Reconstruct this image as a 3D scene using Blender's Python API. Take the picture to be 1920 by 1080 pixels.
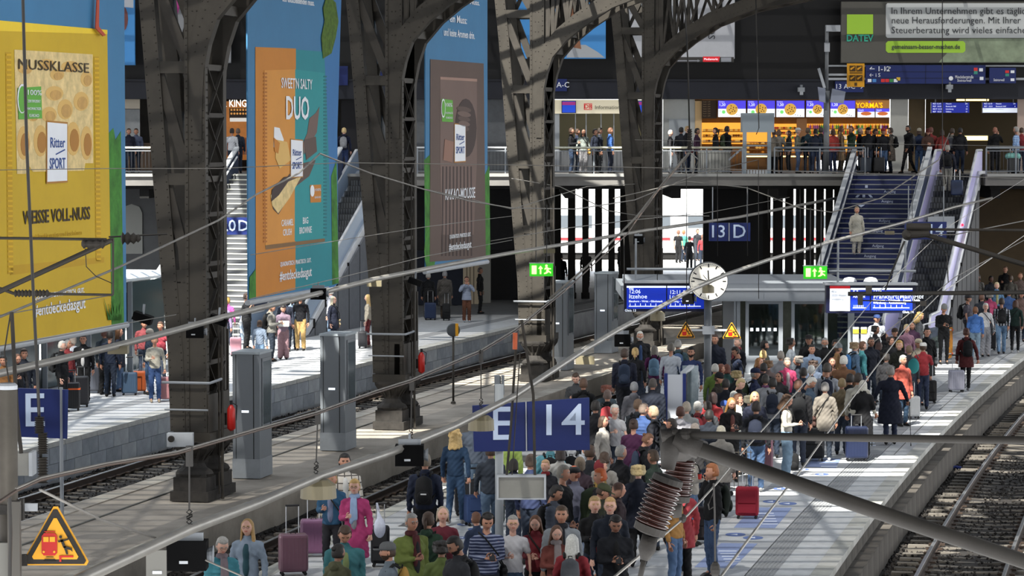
import bpy,math,random
import numpy as np
from mathutils import Vector,Matrix
random.seed(7);np.random.seed(7)
for o in list(bpy.data.objects):bpy.data.objects.remove(o,do_unlink=True)
SC=bpy.context.scene
COL=SC.collection
# ------------------------------------------------------------------ camera
F=5500.0;CAMH=7.0;PITCH=math.atan(288.0/F)
cd=bpy.data.cameras.new('camera');cam=bpy.data.objects.new('camera',cd);COL.objects.link(cam)
cd.sensor_width=36.0;cd.lens=36.0*F/1920.0;cd.clip_start=0.5;cd.clip_end=900
cam.location=(0,0,CAMH);cam.rotation_euler=(math.pi/2-PITCH,0,0);SC.camera=cam
# ------------------------------------------------------------------ world, sun, exposure
SC.view_settings.view_transform='Standard';SC.view_settings.look='None'
SC.view_settings.exposure=0.0;SC.view_settings.gamma=1.0;SC.view_settings.use_curve_mapping=False
SC.cycles.max_bounces=7;SC.cycles.diffuse_bounces=4;SC.cycles.glossy_bounces=3
SC.cycles.transparent_max_bounces=12;SC.cycles.sample_clamp_indirect=4.0
SC.cycles.use_denoising=True
W=bpy.data.worlds.new('sky');SC.world=W;W.use_nodes=True
wn=W.node_tree;bgn=wn.nodes['Background']
tc=wn.nodes.new('ShaderNodeTexCoord');sx=wn.nodes.new('ShaderNodeSeparateXYZ');rp=wn.nodes.new('ShaderNodeValToRGB')
wn.links.new(tc.outputs['Generated'],sx.inputs[0]);wn.links.new(sx.outputs['Z'],rp.inputs[0])
rp.color_ramp.elements[0].color=(0.97,0.975,0.98,1);rp.color_ramp.elements[1].color=(0.80,0.88,1.0,1)
wn.links.new(rp.outputs[0],bgn.inputs[0]);bgn.inputs[1].default_value=3.8
SUN_H=Vector((0.30,0.74)) # horizontal travel of the light per metre it falls
sd=bpy.data.lights.new('sun','SUN');sd.energy=18.0;sd.angle=math.radians(0.53);sd.color=(1.0,0.95,0.86)
sun=bpy.data.objects.new('sun',sd);COL.objects.link(sun)
sun.rotation_euler=Vector((SUN_H.x,SUN_H.y,-1)).to_track_quat('-Z','Y').to_euler();sun.location=(0,0,60)
# ------------------------------------------------------------------ geometry of the place
def ray(px,py):
 u=(px-960)/F;v=(540-py)/F
 return Vector((u,math.cos(PITCH)+v*math.sin(PITCH),-math.sin(PITCH)+v*math.cos(PITCH)))
def at(px,py,Y):
 d=ray(px,py);t=Y/d.y
 return Vector((d.x*t,Y,CAMH+d.z*t))
def onz(px,py,z=0.0):
 d=ray(px,py);t=(z-CAMH)/d.z
 return Vector((d.x*t,d.y*t,z))
def E(Y): # right-hand edge of the near platform: the tracks bend gently to the right
 return 5.09+.2145*(Y-46.5)+.00137*((Y-49.7)**2-10.24)/2
def dE(Y):return .2145+.00137*(Y-49.7)
def phi(Y):return math.atan(dE(Y))
def row(off,Y,z=0.0):return Vector((E(Y)+off,Y,z))
# ------------------------------------------------------------------ materials
def lin(h):
 if not isinstance(h,str):return(*h,1)if len(h)==3 else h
 h=h.lstrip('#');r=[]
 for i in(0,2,4):
  c=int(h[i:i+2],16)/255;r.append(c/12.92 if c<=.04045 else((c+.055)/1.055)**2.4)
 return(*r,1)
MATS={}
def M(name,col='888888',rough=.7,metal=0.,noise=0.,scale=4.,bump=0.,emit=0.,alpha=None,spec=.4,col2=None,trans=0):
 if name in MATS:return MATS[name]
 m=bpy.data.materials.new(name);MATS[name]=m;m.use_nodes=True
 nt=m.node_tree;b=nt.nodes['Principled BSDF'];c=lin(col)
 b.inputs['Base Color'].default_value=c;b.inputs['Roughness'].default_value=rough
 b.inputs['Metallic'].default_value=metal;b.inputs['Specular IOR Level'].default_value=spec
 m.diffuse_color=c
 if noise or bump or col2:
  tx=nt.nodes.new('ShaderNodeTexCoord');n=nt.nodes.new('ShaderNodeTexNoise')
  n.inputs['Scale'].default_value=scale;n.inputs['Detail'].default_value=5;n.inputs['Roughness'].default_value=.65
  nt.links.new(tx.outputs['Object'],n.inputs['Vector'])
  if noise or col2:
   r=nt.nodes.new('ShaderNodeValToRGB');r.color_ramp.elements[0].position=.32;r.color_ramp.elements[1].position=.68
   k=1-noise;c2=lin(col2)if col2 else tuple(min(1,x*(1+noise*.6))for x in c[:3])+(1,)
   r.color_ramp.elements[0].color=c if col2 else(c[0]*k,c[1]*k,c[2]*k,1);r.color_ramp.elements[1].color=c2
   nt.links.new(n.outputs['Fac'],r.inputs[0]);nt.links.new(r.outputs[0],b.inputs['Base Color'])
  if bump:
   bp=nt.nodes.new('ShaderNodeBump');bp.inputs['Strength'].default_value=bump;bp.inputs['Distance'].default_value=.02
   nt.links.new(n.outputs['Fac'],bp.inputs['Height']);nt.links.new(bp.outputs[0],b.inputs['Normal'])
 if emit:b.inputs['Emission Color'].default_value=c;b.inputs['Emission Strength'].default_value=emit
 if alpha is not None:b.inputs['Alpha'].default_value=alpha
 if trans:b.inputs['Transmission Weight'].default_value=trans
 return m
def cloth(h):
 c=lin(h);g=(c[0]+c[1]+c[2])/3;c=tuple((x*.80+g*.20)*.80 for x in c[:3])
 return M('cloth_'+h,c,.85,noise=.12,scale=9,bump=.35,spec=.25)
def glassm(name,tint=(.8,.86,.86),rough=.05,mixf=.25):
 if name in MATS:return MATS[name]
 m=bpy.data.materials.new(name);MATS[name]=m;m.use_nodes=True;nt=m.node_tree;nt.nodes.clear()
 o=nt.nodes.new('ShaderNodeOutputMaterial');t=nt.nodes.new('ShaderNodeBsdfTransparent');g=nt.nodes.new('ShaderNodeBsdfGlossy')
 x=nt.nodes.new('ShaderNodeMixShader');t.inputs[0].default_value=(*tint,1);g.inputs['Roughness'].default_value=rough
 g.inputs[0].default_value=(.8,.85,.9,1);x.inputs[0].default_value=mixf
 nt.links.new(t.outputs[0],x.inputs[1]);nt.links.new(g.outputs[0],x.inputs[2]);nt.links.new(x.outputs[0],o.inputs[0])
 return m
# ------------------------------------------------------------------ mesh helpers
class MB:
 def __init__(s):s.v=[];s.f=[];s.m=[]
 def add(s,v,f,mi=0):
  n=len(s.v);s.v+=[tuple(p)for p in v];s.f+=[tuple(i+n for i in q)for q in f];s.m+=[mi]*len(f);return s
 def box(s,c,d,mi=0,R=None):
  x,y,z=d[0]/2,d[1]/2,d[2]/2
  P=[Vector((a*x,b*y,e*z))for a in(-1,1)for b in(-1,1)for e in(-1,1)]
  if R is not None:P=[R@p for p in P]
  c=Vector(c);return s.add([p+c for p in P],[(0,1,3,2),(4,6,7,5),(0,4,5,1),(2,3,7,6),(0,2,6,4),(1,5,7,3)],mi)
 def bx(s,a,b,mi=0): # box from corner to corner
  a=Vector(a);b=Vector(b);return s.box((a+b)/2,[abs(q)for q in(b-a)],mi)
 def bar(s,a,b,w,h,mi=0,up=(0,0,1)): # rectangular bar a->b, w across, h along 'up'
  a=Vector(a);b=Vector(b);d=(b-a);L=d.length;d=d/L;up=Vector(up)
  if abs(d.dot(up))>.98:up=Vector((0,1,0))
  x=d.cross(up).normalized();y=x.cross(d)
  R=Matrix((x,d,y)).transposed();return s.box((a+b)/2,(w,L,h),mi,R)
 def tube(s,pts,r,n=8,mi=0,cap=True):
  pts=[Vector(p)for p in pts];rr=r if isinstance(r,(list,tuple))else[r]*len(pts);V=[];Fc=[]
  for i,p in enumerate(pts):
   d=(pts[min(i+1,len(pts)-1)]-pts[max(i-1,0)]).normalized()
   u=d.cross(Vector((0,0,1))if abs(d.z)<.95 else Vector((1,0,0))).normalized();w=d.cross(u)
   for k in range(n):
    a=2*math.pi*k/n;V.append(p+(u*math.cos(a)+w*math.sin(a))*rr[i])
  for i in range(len(pts)-1):
   for k in range(n):Fc.append((i*n+k,i*n+(k+1)%n,(i+1)*n+(k+1)%n,(i+1)*n+k))
  if cap:Fc.append(tuple(range(n-1,-1,-1)));Fc.append(tuple(range((len(pts)-1)*n,len(pts)*n)))
  return s.add(V,Fc,mi)
 def lathe(s,prof,n=16,c=(0,0,0),mi=0,R=None,sq=1.0):
  V=[];Fc=[];c=Vector(c)
  for r,z in prof:
   for k in range(n):
    a=2*math.pi*k/n;p=Vector((r*math.cos(a),r*math.sin(a)*sq,z));V.append((R@p if R is not None else p)+c)
  for i in range(len(prof)-1):
   for k in range(n):Fc.append((i*n+k,i*n+(k+1)%n,(i+1)*n+(k+1)%n,(i+1)*n+k))
  Fc.append(tuple(range(n-1,-1,-1)));Fc.append(tuple(range((len(prof)-1)*n,len(prof)*n)))
  return s.add(V,Fc,mi)
 def ell(s,c,r,n=10,m=7,mi=0,R=None):
  V=[];Fc=[];c=Vector(c)
  for i in range(m+1):
   t=math.pi*i/m
   for k in range(n):
    a=2*math.pi*k/n;p=Vector((r[0]*math.sin(t)*math.cos(a),r[1]*math.sin(t)*math.sin(a),r[2]*math.cos(t)))
    V.append((R@p if R is not None else p)+c)
  for i in range(m):
   for k in range(n):Fc.append((i*n+k,(i+1)*n+k,(i+1)*n+(k+1)%n,i*n+(k+1)%n))
  return s.add(V,Fc,mi)
 def prism(s,poly,axis_o,u,v,t,mi=0): # flat polygon in plane (u,v), thickness t along -(u x v)... centred on the plane
  u=Vector(u);v=Vector(v);n=u.cross(v).normalized();o=Vector(axis_o);k=len(poly)
  V=[o+u*a+v*b+n*t for a,b in poly]+[o+u*a+v*b for a,b in poly]
  Fc=[tuple(range(k)),tuple(range(2*k-1,k-1,-1))]+[(i,k+i,k+(i+1)%k,(i+1)%k)for i in range(k)]
  return s.add(V,Fc,mi)
 def mesh(s,name,mats,smooth=False):
  me=bpy.data.meshes.new(name);me.from_pydata(s.v,[],s.f)
  for m in(mats if isinstance(mats,(list,tuple))else[mats]):me.materials.append(m)
  if any(s.m):me.polygons.foreach_set('material_index',s.m)
  if smooth:me.polygons.foreach_set('use_smooth',[True]*len(s.f))
  me.update();return me
def link(name,me,parent=None,loc=None,rz=None,label=None,**kw):
 o=bpy.data.objects.new(name,me);COL.objects.link(o)
 if parent is not None:o.parent=parent
 if loc is not None:o.location=loc
 if rz is not None:o.rotation_euler=(0,0,rz)
 if label:o['label']=label
 for k,v in kw.items():o[k]=v
 return o
def ob(name,mb,mats,parent=None,loc=None,rz=None,smooth=False,label=None,**kw):
 o=link(name,mb.mesh(name,mats,smooth),parent,loc,rz,label,**kw)
 # meshes given in world coordinates and parented to a moved Empty keep their place
 if parent is not None and loc is None and not kw.get('_local'):
  o.matrix_parent_inverse=Matrix.LocRotScale(parent.location,parent.rotation_euler,None).inverted()
 return o
def thing(name,label,cat,loc=(0,0,0),rz=0.,group=None):
 o=bpy.data.objects.new(name,None);COL.objects.link(o);o.location=loc;o.rotation_euler=(0,0,rz)
 o['label']=label;o['category']=cat;o.empty_display_size=.2
 if group:o['group']=group
 return o
def tag(o,label,cat,group=None):
 o['label']=label;o['category']=cat
 if group:o['group']=group
 return o
def meshw(o):
 xs=[v.co.x for v in o.data.vertices];return max(1e-3,max(xs)-min(xs))if xs else 1
def txt(s,size,mat,origin,u,v,parent=None,align='LEFT',name='lettering',sx=1.0,off=.006,bold=0.,local=False):
 c=bpy.data.curves.new(name,'FONT');c.body=s;c.size=size;c.align_x=align;c.align_y='CENTER';c.resolution_u=2
 c.extrude=.002;c.offset=bold*.3;o=bpy.data.objects.new(name,c);COL.objects.link(o)
 me=bpy.data.meshes.new_from_object(o.evaluated_get(bpy.context.evaluated_depsgraph_get()));bpy.data.objects.remove(o,do_unlink=True);bpy.data.curves.remove(c);me.materials.clear();me.materials.append(mat)
 o=bpy.data.objects.new(name,me);COL.objects.link(o);u=Vector(u).normalized();v=Vector(v).normalized();n=u.cross(v)
 R=Matrix((u,v,n)).transposed().to_4x4();Wm=Matrix.Translation(Vector(origin)+n*off)@R@Matrix.Diagonal((sx,1,1,1))
 if parent is not None:
  o.parent=parent
  if not local:o.matrix_parent_inverse=Matrix.LocRotScale(parent.location,parent.rotation_euler,None).inverted()
 o.matrix_basis=Wm
 return o
CX=Vector((1,0,0));CZ=Vector((0,0,1))
def pbox(mb,x0,y0,x1,y1,Y,t=.05,mi=0): # box whose front face stands at depth Y and spans the given picture rectangle
 a=at(x0,y1,Y);b=at(x1,y0,Y);return mb.bx((a.x,Y,a.z),(b.x,Y+t,b.z),mi)
class Print: # a flat printed face: plane through o with axes u (right), v (up); n = u x v looks at the viewer
 def __init__(s,o,u,v=(0,0,1)):s.o=Vector(o);s.u=Vector(u).normalized();s.v=Vector(v).normalized();s.n=s.u.cross(s.v)
 def uv(s,px,py):
  d=ray(px,py);c=Vector((0,0,CAMH));t=(s.o-c).dot(s.n)/d.dot(s.n);q=c+d*t-s.o
  return(q.dot(s.u),q.dot(s.v))
 def poly(s,name,pts,mat,parent,lay=1,px=True,**kw):
  P=[s.uv(*p)for p in pts]if px else pts
  a=sum(P[i][0]*P[(i+1)%len(P)][1]-P[(i+1)%len(P)][0]*P[i][1]for i in range(len(P)))
  if a<0:P=P[::-1]
  mb=MB().prism(P,s.o+s.n*(lay*.004),s.u,s.v,.003);return ob(name,mb,mat,parent,**kw)
 def text(s,t,px,py,hpx,mat,parent,align='CENTER',lay=4,wpx=None,bold=0.):
  a=s.uv(px,py);b=s.uv(px,py-hpx);size=abs(b[1]-a[1])/.70
  o=txt(t,size,mat,s.o+s.u*a[0]+s.v*a[1],s.u,s.v,parent,align,off=lay*.004,bold=bold)
  if wpx:
   w=meshw(o);want=abs(s.uv(px+wpx/2,py)[0]-s.uv(px-wpx/2,py)[0])
   m=o.matrix_basis.copy();o.matrix_basis=m@Matrix.Diagonal((want/w,1,1,1))
  return o
def ellp(cx,cy,rx,ry,n=20,rot=0):
 return[(cx+rx*math.cos(2*math.pi*i/n)*math.cos(rot)-ry*math.sin(2*math.pi*i/n)*math.sin(rot),
   cy+rx*math.cos(2*math.pi*i/n)*math.sin(rot)+ry*math.sin(2*math.pi*i/n)*math.cos(rot))for i in range(n)]
def sweep(prof,Y0,Y1,step=2.0,closed=True): # profile [(offset, z)] swept along the bent tracks
 mb=MB();n=max(1,int(round((Y1-Y0)/step)));k=len(prof);V=[];Fc=[]
 for i in range(n+1):
  Y=Y0+(Y1-Y0)*i/n
  for o_,z in prof:V.append((E(Y)+o_,Y,z))
 for i in range(n):
  for j in range(k if closed else k-1):Fc.append((i*k+j,(i+1)*k+j,(i+1)*k+(j+1)%k,i*k+(j+1)%k))
 if closed:Fc.append(tuple(range(k)));Fc.append(tuple(range((n+1)*k-1,n*k-1,-1)))
 return mb.add(V,Fc)
# ================================================================== platforms and tracks
m_slab=M('pale paving','a9abad',.75,noise=.16,scale=2.2,bump=.1)
m_slab2=M('pale paving darker','97999c',.75,noise=.2,scale=1.7,bump=.1)
m_cop=M('coping stone','a2a29e',.8,noise=.16,scale=3,bump=.15)
m_joint=M('dark joint','54534f',.9,noise=.2)
m_tact=M('grey ribbed paving','858789',.8,noise=.15,scale=6)
m_wall=M('dirty panel concrete','423e38',.9,noise=.38,scale=2.0,bump=.25)
m_block=M('blue grey block','8b9096',.85,noise=.22,scale=2.4,bump=.2)
m_old=M('worn asphalt concrete','938b80',.9,noise=.30,scale=.9,bump=.25)
m_oldedge=M('worn edge stone','a09a8f',.9,noise=.28,scale=2.2,bump=.25)
m_ball=M('ballast','1d1a18',.95,noise=.5,scale=14,bump=.9)
m_stone=M('ballast stones','2c2825',.9,noise=.45,scale=3)
m_sleep=M('sleeper concrete','5f5a53',.85,noise=.15,scale=3,bump=.15)
m_rail=M('rail rust','3a2e26',.7,.3,noise=.3,scale=8)
m_railtop=M('polished rail head','b9bcc0',.28,.9)
m_blue=M('sign blue','12235f',.5);m_white=M('sign white','e8ebf0',.5);m_sticker=M('floor print blue','7684a8',.7,noise=.12,scale=20)
m_stick_d=M('floor print dark blue','4c5f8e',.7)
def ustrip(name,prof,Y0,Y1,mat,parent,step=1.5,**kw):return ob(name,sweep(prof,Y0,Y1,step),mat,parent,**kw)
def place(me,name,parent,off,Y,z=0.0,**kw):
 return link(name,me,parent,(E(Y)+off,Y,z),-phi(Y),**kw)
def steps(Y0,Y1,ds):
 Y=Y0;r=[]
 while Y<Y1:r.append(Y);Y+=ds*math.cos(phi(Y))
 return r
# near platform
P1=ob('platform',sweep([(-9.2,-.035),(-.06,-.035),(-.06,-.40),(.16,-.40),(.16,-1.05),(-9.2,-1.05)],34,150,2),m_joint,kind='structure')
cop=MB().box((0,0,-.045),(.31,.985,.13)).mesh('coping',m_cop)
copz=[MB().bx((-.155,-.49,-.115),(.155,.49,0)).mesh('coping%d'%k,m)for k,m in enumerate((m_cop,M('coping stone b','9a9a94',.8,noise=.2,scale=2.5,bump=.15),M('coping stone c','abaaa5',.8,noise=.14,scale=2.0,bump=.15)))]
for i,Y in enumerate(steps(40,101,1.0)):place(copz[(i*7)%3],'coping_stone',P1,-.16,Y)
edge_t=MB().bx((-.139,-.49,-.05),(.139,.49,-.004)).mesh('edge_slab',m_slab)
tac=MB().bx((-.225,-.495,-.05),(.225,.495,-.010))
for k in range(7):tac.bx((-.205+k*.061,-.49,-.012),(-.205+k*.061+.030,.49,-.002))
tacm=tac.mesh('tactile',[m_tact])
slabs=[MB().bx((-.57,-.49,-.05),(.57,.49,-.003-k*.001)).mesh('paving_slab',m)for k,m in enumerate((m_slab,M('pale paving b','a3a5a8',.75,noise=.2,scale=1.6,bump=.1),m_slab2))]
slabs+=[MB().bx((-.57,-.49,-.05),(.57,.49,-.003)).mesh('paving_slab',M('pale paving c','b2b3b4',.7,noise=.12,scale=2.5,bump=.1))]
for i,Y in enumerate(steps(40,63.8,1.0)):
 for k in(0,1):place(edge_t,'edge_slab',P1,-.465-k*.285,Y)
 place(tacm,'tactile_slab',P1,-1.12,Y)
 for k in range(5):
  if k<4 or Y<54:place(slabs[(i*3+k*5+(i*k)%3)%4],'paving_slab',P1,-1.95-k*1.165,Y)
 if Y<56:place(slabs[(i*5)%4],'paving_slab',P1,-8.62,Y)
Ye=steps(40,63.8,1.0)[-1]+.5
ustrip('edge_strip',[(-.885,-.004),(-.325,-.004),(-.325,-.05),(-.885,-.05)],Ye,148,m_slab,P1,kind='stuff')
ob('edge_joint',sweep([(-.61,0),(-.59,0),(-.59,-.05),(-.61,-.05)],Ye,110),m_joint,P1)
ustrip('tactile_strip',[(-1.34,-.006),(-.9,-.006),(-.9,-.05),(-1.34,-.05)],Ye,110,m_tact,P1,kind='stuff')
far=MB()
for Y in steps(Ye,148,1.0):
 for k in range(7):
  c=row(-1.95-k*1.165,Y+.5,-.027);far.box(c,(1.14,.975,.046),0 if(int(Y*3)+k)%3 else 1,Matrix.Rotation(-phi(Y),3,'Z'))
for Y in steps(40,Ye,1.0):
 for k in range(4,7):
  if(k==4 and Y>=54)or k==5 or(k==6 and False):
   far.box(row(-1.95-k*1.165+(-.0),Y,-.027),(1.14,.975,.046),0,Matrix.Rotation(-phi(Y),3,'Z'))
ob('paving',far,[m_slab,m_slab2],P1,kind='stuff')
wp=MB().bx((-.05,-.49,-.40),(0.0,.49,-.125)).mesh('wall_panel',m_wall)
wq=MB().bx((-.06,-.49,-1.0),(0.03,.49,-.405)).bx((-.28,-.49,-.40),(.03,.49,-.375)).mesh('wall_panel',[M('dirty panel concrete b','48433d',.9,noise=.35,scale=1.5,bump=.25)])
for Y in steps(42,100,1.0):place(wp,'wall_panel',P1,-.03,Y);place(wq,'wall_panel',P1,.2,Y+.3)
for Y in steps(42,80,1.0):place(copz[1],'coping_stone',P1,-9.04,Y)
# low island platform with the iron columns
P2=ob('platform',sweep([(-16.5,-.42),(-12.7,-.42),(-12.7,-1.05),(-16.5,-1.05)],34,150,2),m_old,kind='structure')
ed=[MB().bx((-.22,-.745,-.14),(.22,.745,.025)).mesh('edge_stone',m)for m in(m_oldedge,M('worn edge stone b','938c82',.9,noise=.3,scale=1.8,bump=.25))]
for i,Y in enumerate(steps(42,104,1.5)):
 place(ed[i%2],'edge_stone',P2,-16.27,Y,-.42);place(ed[(i+1)%2],'edge_stone',P2,-12.93,Y,-.42)
ustrip('patch_strip',[(-15.3,-.40),(-15.25,-.40),(-15.25,-.43),(-15.3,-.43)],44,108,m_joint,P2)
# left platform
P3=ob('platform',sweep([(-34.5,-.02),(-20.08,-.02),(-20.08,-1.05),(-34.5,-1.05)],34,150,2),m_slab2,kind='structure')
c3=MB().bx((-.2,-.49,-.115),(.2,.49,0)).mesh('coping',m_cop)
for Y in steps(58,108,1.0):place(c3,'coping_stone',P3,-20.22,Y)
for a,b,mm in((-21.6,-20.44,m_slab),(-22.1,-21.62,m_tact),(-26.5,-22.12,m_slab),(-34.4,-26.52,m_slab)):
 ustrip('paving',[(a,-.001),(b,-.001),(b,-.03),(a,-.03)],44,150,mm,P3,kind='stuff')
bk=[MB().bx((-.05,-.49,0),(.0,.49,.375)).mesh('wall_block',m)for m in(m_block,M('blue grey block b','82878d',.85,noise=.25,scale=2,bump=.2),M('blue grey block c','969a9d',.85,noise=.2,scale=2,bump=.2))]
for i,Y in enumerate(steps(60,108,1.0)):
 place(bk[(i*5+1)%3],'wall_block',P3,-20.03,Y,-.50);place(bk[(i*7)%3],'wall_block',P3,-20.03,Y+.5,-.885)
# ground and tracks
gr=ob('ground',MB().bx((-90,20,-1.4),(70,200,-1.1)),m_ball,kind='structure')
def seat_sleeper():
 mb=MB();xs=[-1.3,-.95,-.5,-.15,.15,.5,.95,1.3];hs=[.0,.0,-.035,-.05,-.05,-.035,.0,.0];ws=[.115,.115,.10,.09,.09,.10,.115,.115]
 V=[];Fc=[]
 for x,h,w in zip(xs,hs,ws):V+=[(x,-w,-.2),(x,-w*.8,h),(x,w*.8,h),(x,w,-.2)]
 for i in range(7):
  for j in range(3):Fc.append((i*4+j,i*4+j+1,i*4+4+j+1,i*4+4+j))
 Fc+=[(0,3,2,1),(28,29,30,31)]
 mb.add(V,Fc)
 for r in(-.75,.75):
  for q in(-.11,.11):mb.box((r+q,0,.02),(.09,.13,.035),1)
 return mb.mesh('sleeper',[m_sleep,m_rail])
slm=seat_sleeper()
def track(c,Ya,Yb,lab,Y0=40,Y1=150):
 t=thing('railway_track',lab,'track',(E(Ya)+c,Ya,-1.1))
 for Y in steps(Ya,Yb,.6):
  o=place(slm,'sleeper',t,0,0);o.matrix_parent_inverse=Matrix.Identity(4)
  o.location=Vector((E(Y)+c,Y,-.90))-t.location;o.rotation_euler=(0,0,-phi(Y))
 mb=MB()
 for Y in steps(Yb,Y1,.6):mb.box((E(Y)+c,Y,-.97),(2.6,.25,.14),0,Matrix.Rotation(-phi(Y),3,'Z'))
 ob('far_sleepers',mb,m_sleep,t,kind='stuff')
 for s in(-.77,.77):
  a=c+s
  ob('rail',sweep([(a-.075,-.90),(a+.075,-.90),(a+.075,-.885),(a+.012,-.865),(a+.012,-.785),(a+.036,-.775),(a+.036,-.752),(a-.036,-.752),(a-.036,-.775),(a-.012,-.785),(a-.012,-.865),(a-.075,-.885)],Y0,Y1,1.5),m_rail,t)
  ob('rail_head',sweep([(a-.033,-.752),(a+.033,-.752),(a+.030,-.740),(a-.030,-.740)],Y0,Y1,1.5),m_railtop,t,label='polished running surface')
 return t
def bed(a,b,Y0=34,Y1=150):
 V=[];Fc=[];nx=int((b-a)/.35)+1;ny=int((Y1-Y0)/.5)
 rs=np.random.RandomState(int(abs(a)*7))
 for j in range(ny+1):
  Y=Y0+(Y1-Y0)*j/ny
  for i in range(nx+1):V.append((E(Y)+a+(b-a)*i/nx,Y,-.955+rs.uniform(-.02,.02)))
 for j in range(ny):
  for i in range(nx):q=j*(nx+1)+i;Fc.append((q,q+1,q+nx+2,q+nx+1))
 return MB().add(V,Fc)
ob('ballast_bed',bed(.18,9),m_ball,kind='structure')
ob('ballast_bed',bed(-12.7,-9.2),m_ball,kind='structure');ob('ballast_bed',bed(-20.05,-16.5),m_ball,kind='structure')
T1=track(1.77,46,92,'dark railway track right of the crowded platform, lit sleepers in stripes',34)
T2=track(-10.95,50,92,'railway track between the crowded platform and the low island platform')
T3=track(-18.28,54,108,'railway track below the block wall of the left platform')
def stones(zones,seed,lab):
 rs=np.random.RandomState(seed);V=[];Fc=[]
 base=np.array([(1,0,0),(-1,0,0),(0,1,0),(0,-1,0),(0,0,1),(0,0,-1)],float)
 tri=[(0,2,4),(2,1,4),(1,3,4),(3,0,4),(2,0,5),(1,2,5),(3,1,5),(0,3,5)]
 for a,b,Y0,Y1,dens in zones:
  n=int((b-a)*(Y1-Y0)*dens)
  for i in range(n):
   Y=Y0+(Y1-Y0)*rs.rand();x=E(Y)+a+(b-a)*rs.rand();s=rs.uniform(.018,.038)
   Q=base*rs.uniform(.7,1.25,(6,1))*s+(x,Y,-.945+rs.uniform(-.01,.02));k=len(V)
   V+=Q.tolist();Fc+=[(p+k,q+k,r+k)for p,q,r in tri]
 o=ob('ballast_stones',MB().add(V,Fc),m_stone,kind='stuff');tag(o,lab,'ballast')
stones([(.25,.9,46,80,110),(1.1,2.5,46,72,45),(2.6,4.5,46,64,60)],3,'loose grey stones around the right-hand track')
stones([(-12.6,-11.8,50,80,110),(-11.6,-10.3,50,74,45)],5,'loose grey stones around the track left of the crowd')
stones([(-20.0,-19.15,60,95,70),(-18.9,-17.6,58,90,30)],6,'loose grey stones along the foot of the block wall')
for k,(x,y,c,s)in enumerate(((1791,877,'1b2a66',.16),(1890,760,'b03a44',.09),(1836,806,'c8c8c4',.06))):
 p=onz(x,y,-.93);mb=MB()
 for q in range(5):mb.ell((p.x+random.uniform(-s,s),p.y+random.uniform(-s,s),p.z+.02),(s*.6,s*.5,.04),7,5)
 tag(ob('litter',mb,M('litter'+c,c,.8)),('crumpled blue cloth lying in the ballast','small red scrap of litter in the ballast','small white scrap of litter in the ballast')[k],'litter')
# floor prints on the near platform
def floorprint(pts,mat,z=.002,disc=False):
 P=[onz(x,y,z)for x,y in pts];k=len(P);a=sum(P[i].x*P[(i+1)%k].y-P[(i+1)%k].x*P[i].y for i in range(k))
 if a<0:P=P[::-1]
 mb=MB();mb.add([p for p in P]+[p-Vector((0,0,.004))for p in P],[tuple(range(k)),tuple(range(2*k-1,k-1,-1))]+[(i,k+i,k+(i+1)%k,(i+1)%k)for i in range(k)])
 return mb
for k,q in enumerate([[(1352,1018),(1420,1019),(1374,1065),(1302,1063)],[(1411,951),(1485,952),(1453,990),(1376,989)],[(1525,858),(1576,860),(1567,877),(1511,875)],[(1600,817),(1640,818),(1628,830),(1590,829)]]):
 o=ob('floor_marking',floorprint(q,m_sticker,.0025),m_sticker,P1,label='blue printed square on the paving')
 cx=sum(a for a,b in q)/4;cy=sum(b for a,b in q)/4
 for j in range(5):ob('printed_line',floorprint([(cx-14+j*3,cy-9+j*5),(cx+20+j*2,cy-9+j*5),(cx+19+j*2,cy-7.6+j*5),(cx-15+j*3,cy-7.6+j*5)],m_white,.0035),M('floor print white','c3cad8',.7),o)
for x,y,rx in((1379,1002,19),(1412,1008,19),(1446,940,16),(1477,944,17),(1462,916,12),(1541,889,13),(1508,880,9),(870,983,13),(893,992,16),(878,975,10),(866,1008,13)):
 o=ob('floor_marking',floorprint(ellp(x,y,rx,rx*.17),m_stick_d,.0025),m_stick_d,P1,label='dark blue printed disc on the paving')
 ob('printed_arrow',floorprint([(x-rx*.5,y),(x+rx*.2,y-1.2),(x+rx*.2,y+1.2)],m_white,.0035),MATS['floor print white'],o)

# ================================================================== the footbridge with its shops
m_conc=M('bridge concrete','6f6d6a',.85,noise=.2,scale=.8,bump=.15)
m_black=M('black cladding','060608',.55,noise=.3,scale=.5);m_dark=M('dark ceiling','0d0c0c',.9)
m_fascia=M('dark blue fascia','151823',.6,noise=.2,scale=.7);m_steel=M('brushed steel','b9bcc0',.35,.8);m_grey=M('painted grey steel','7d8288',.5)
m_lgrey=M('pale grey panel','a7abb0',.6,noise=.06);m_bfloor=M('bridge floor','6c6a68',.6)
ZB=5.5
XL,XS0,XS1,XR=-26.,12.75,17.75,30.
BR=ob('floor',MB().bx((XL,110,5.08),(XS0-.05,120,ZB)).bx((XS0-.05,112.2,5.08),(XS1,120,ZB)).bx((XS1,110,5.08),(XR,120,ZB)).bx((-12.2,112.2,5.08),(-3.4,120,ZB)),m_conc,kind='structure')
ob('floor',MB().bx((XL,110.1,ZB),(XS0-.05,128,ZB+.01)).bx((XS0-.05,112.3,ZB),(XS1,128,ZB+.01)).bx((XS1,110.1,ZB),(XR,128,ZB+.01)),m_bfloor,kind='structure')
ob('trim_1',MB().bx((XL,109.9,5.42),(XS0-.1,110.1,5.53)).bx((XS1+.05,109.9,5.42),(XR,110.1,5.53)),M('bridge kerb','8f8f8c',.6),kind='structure')
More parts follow.
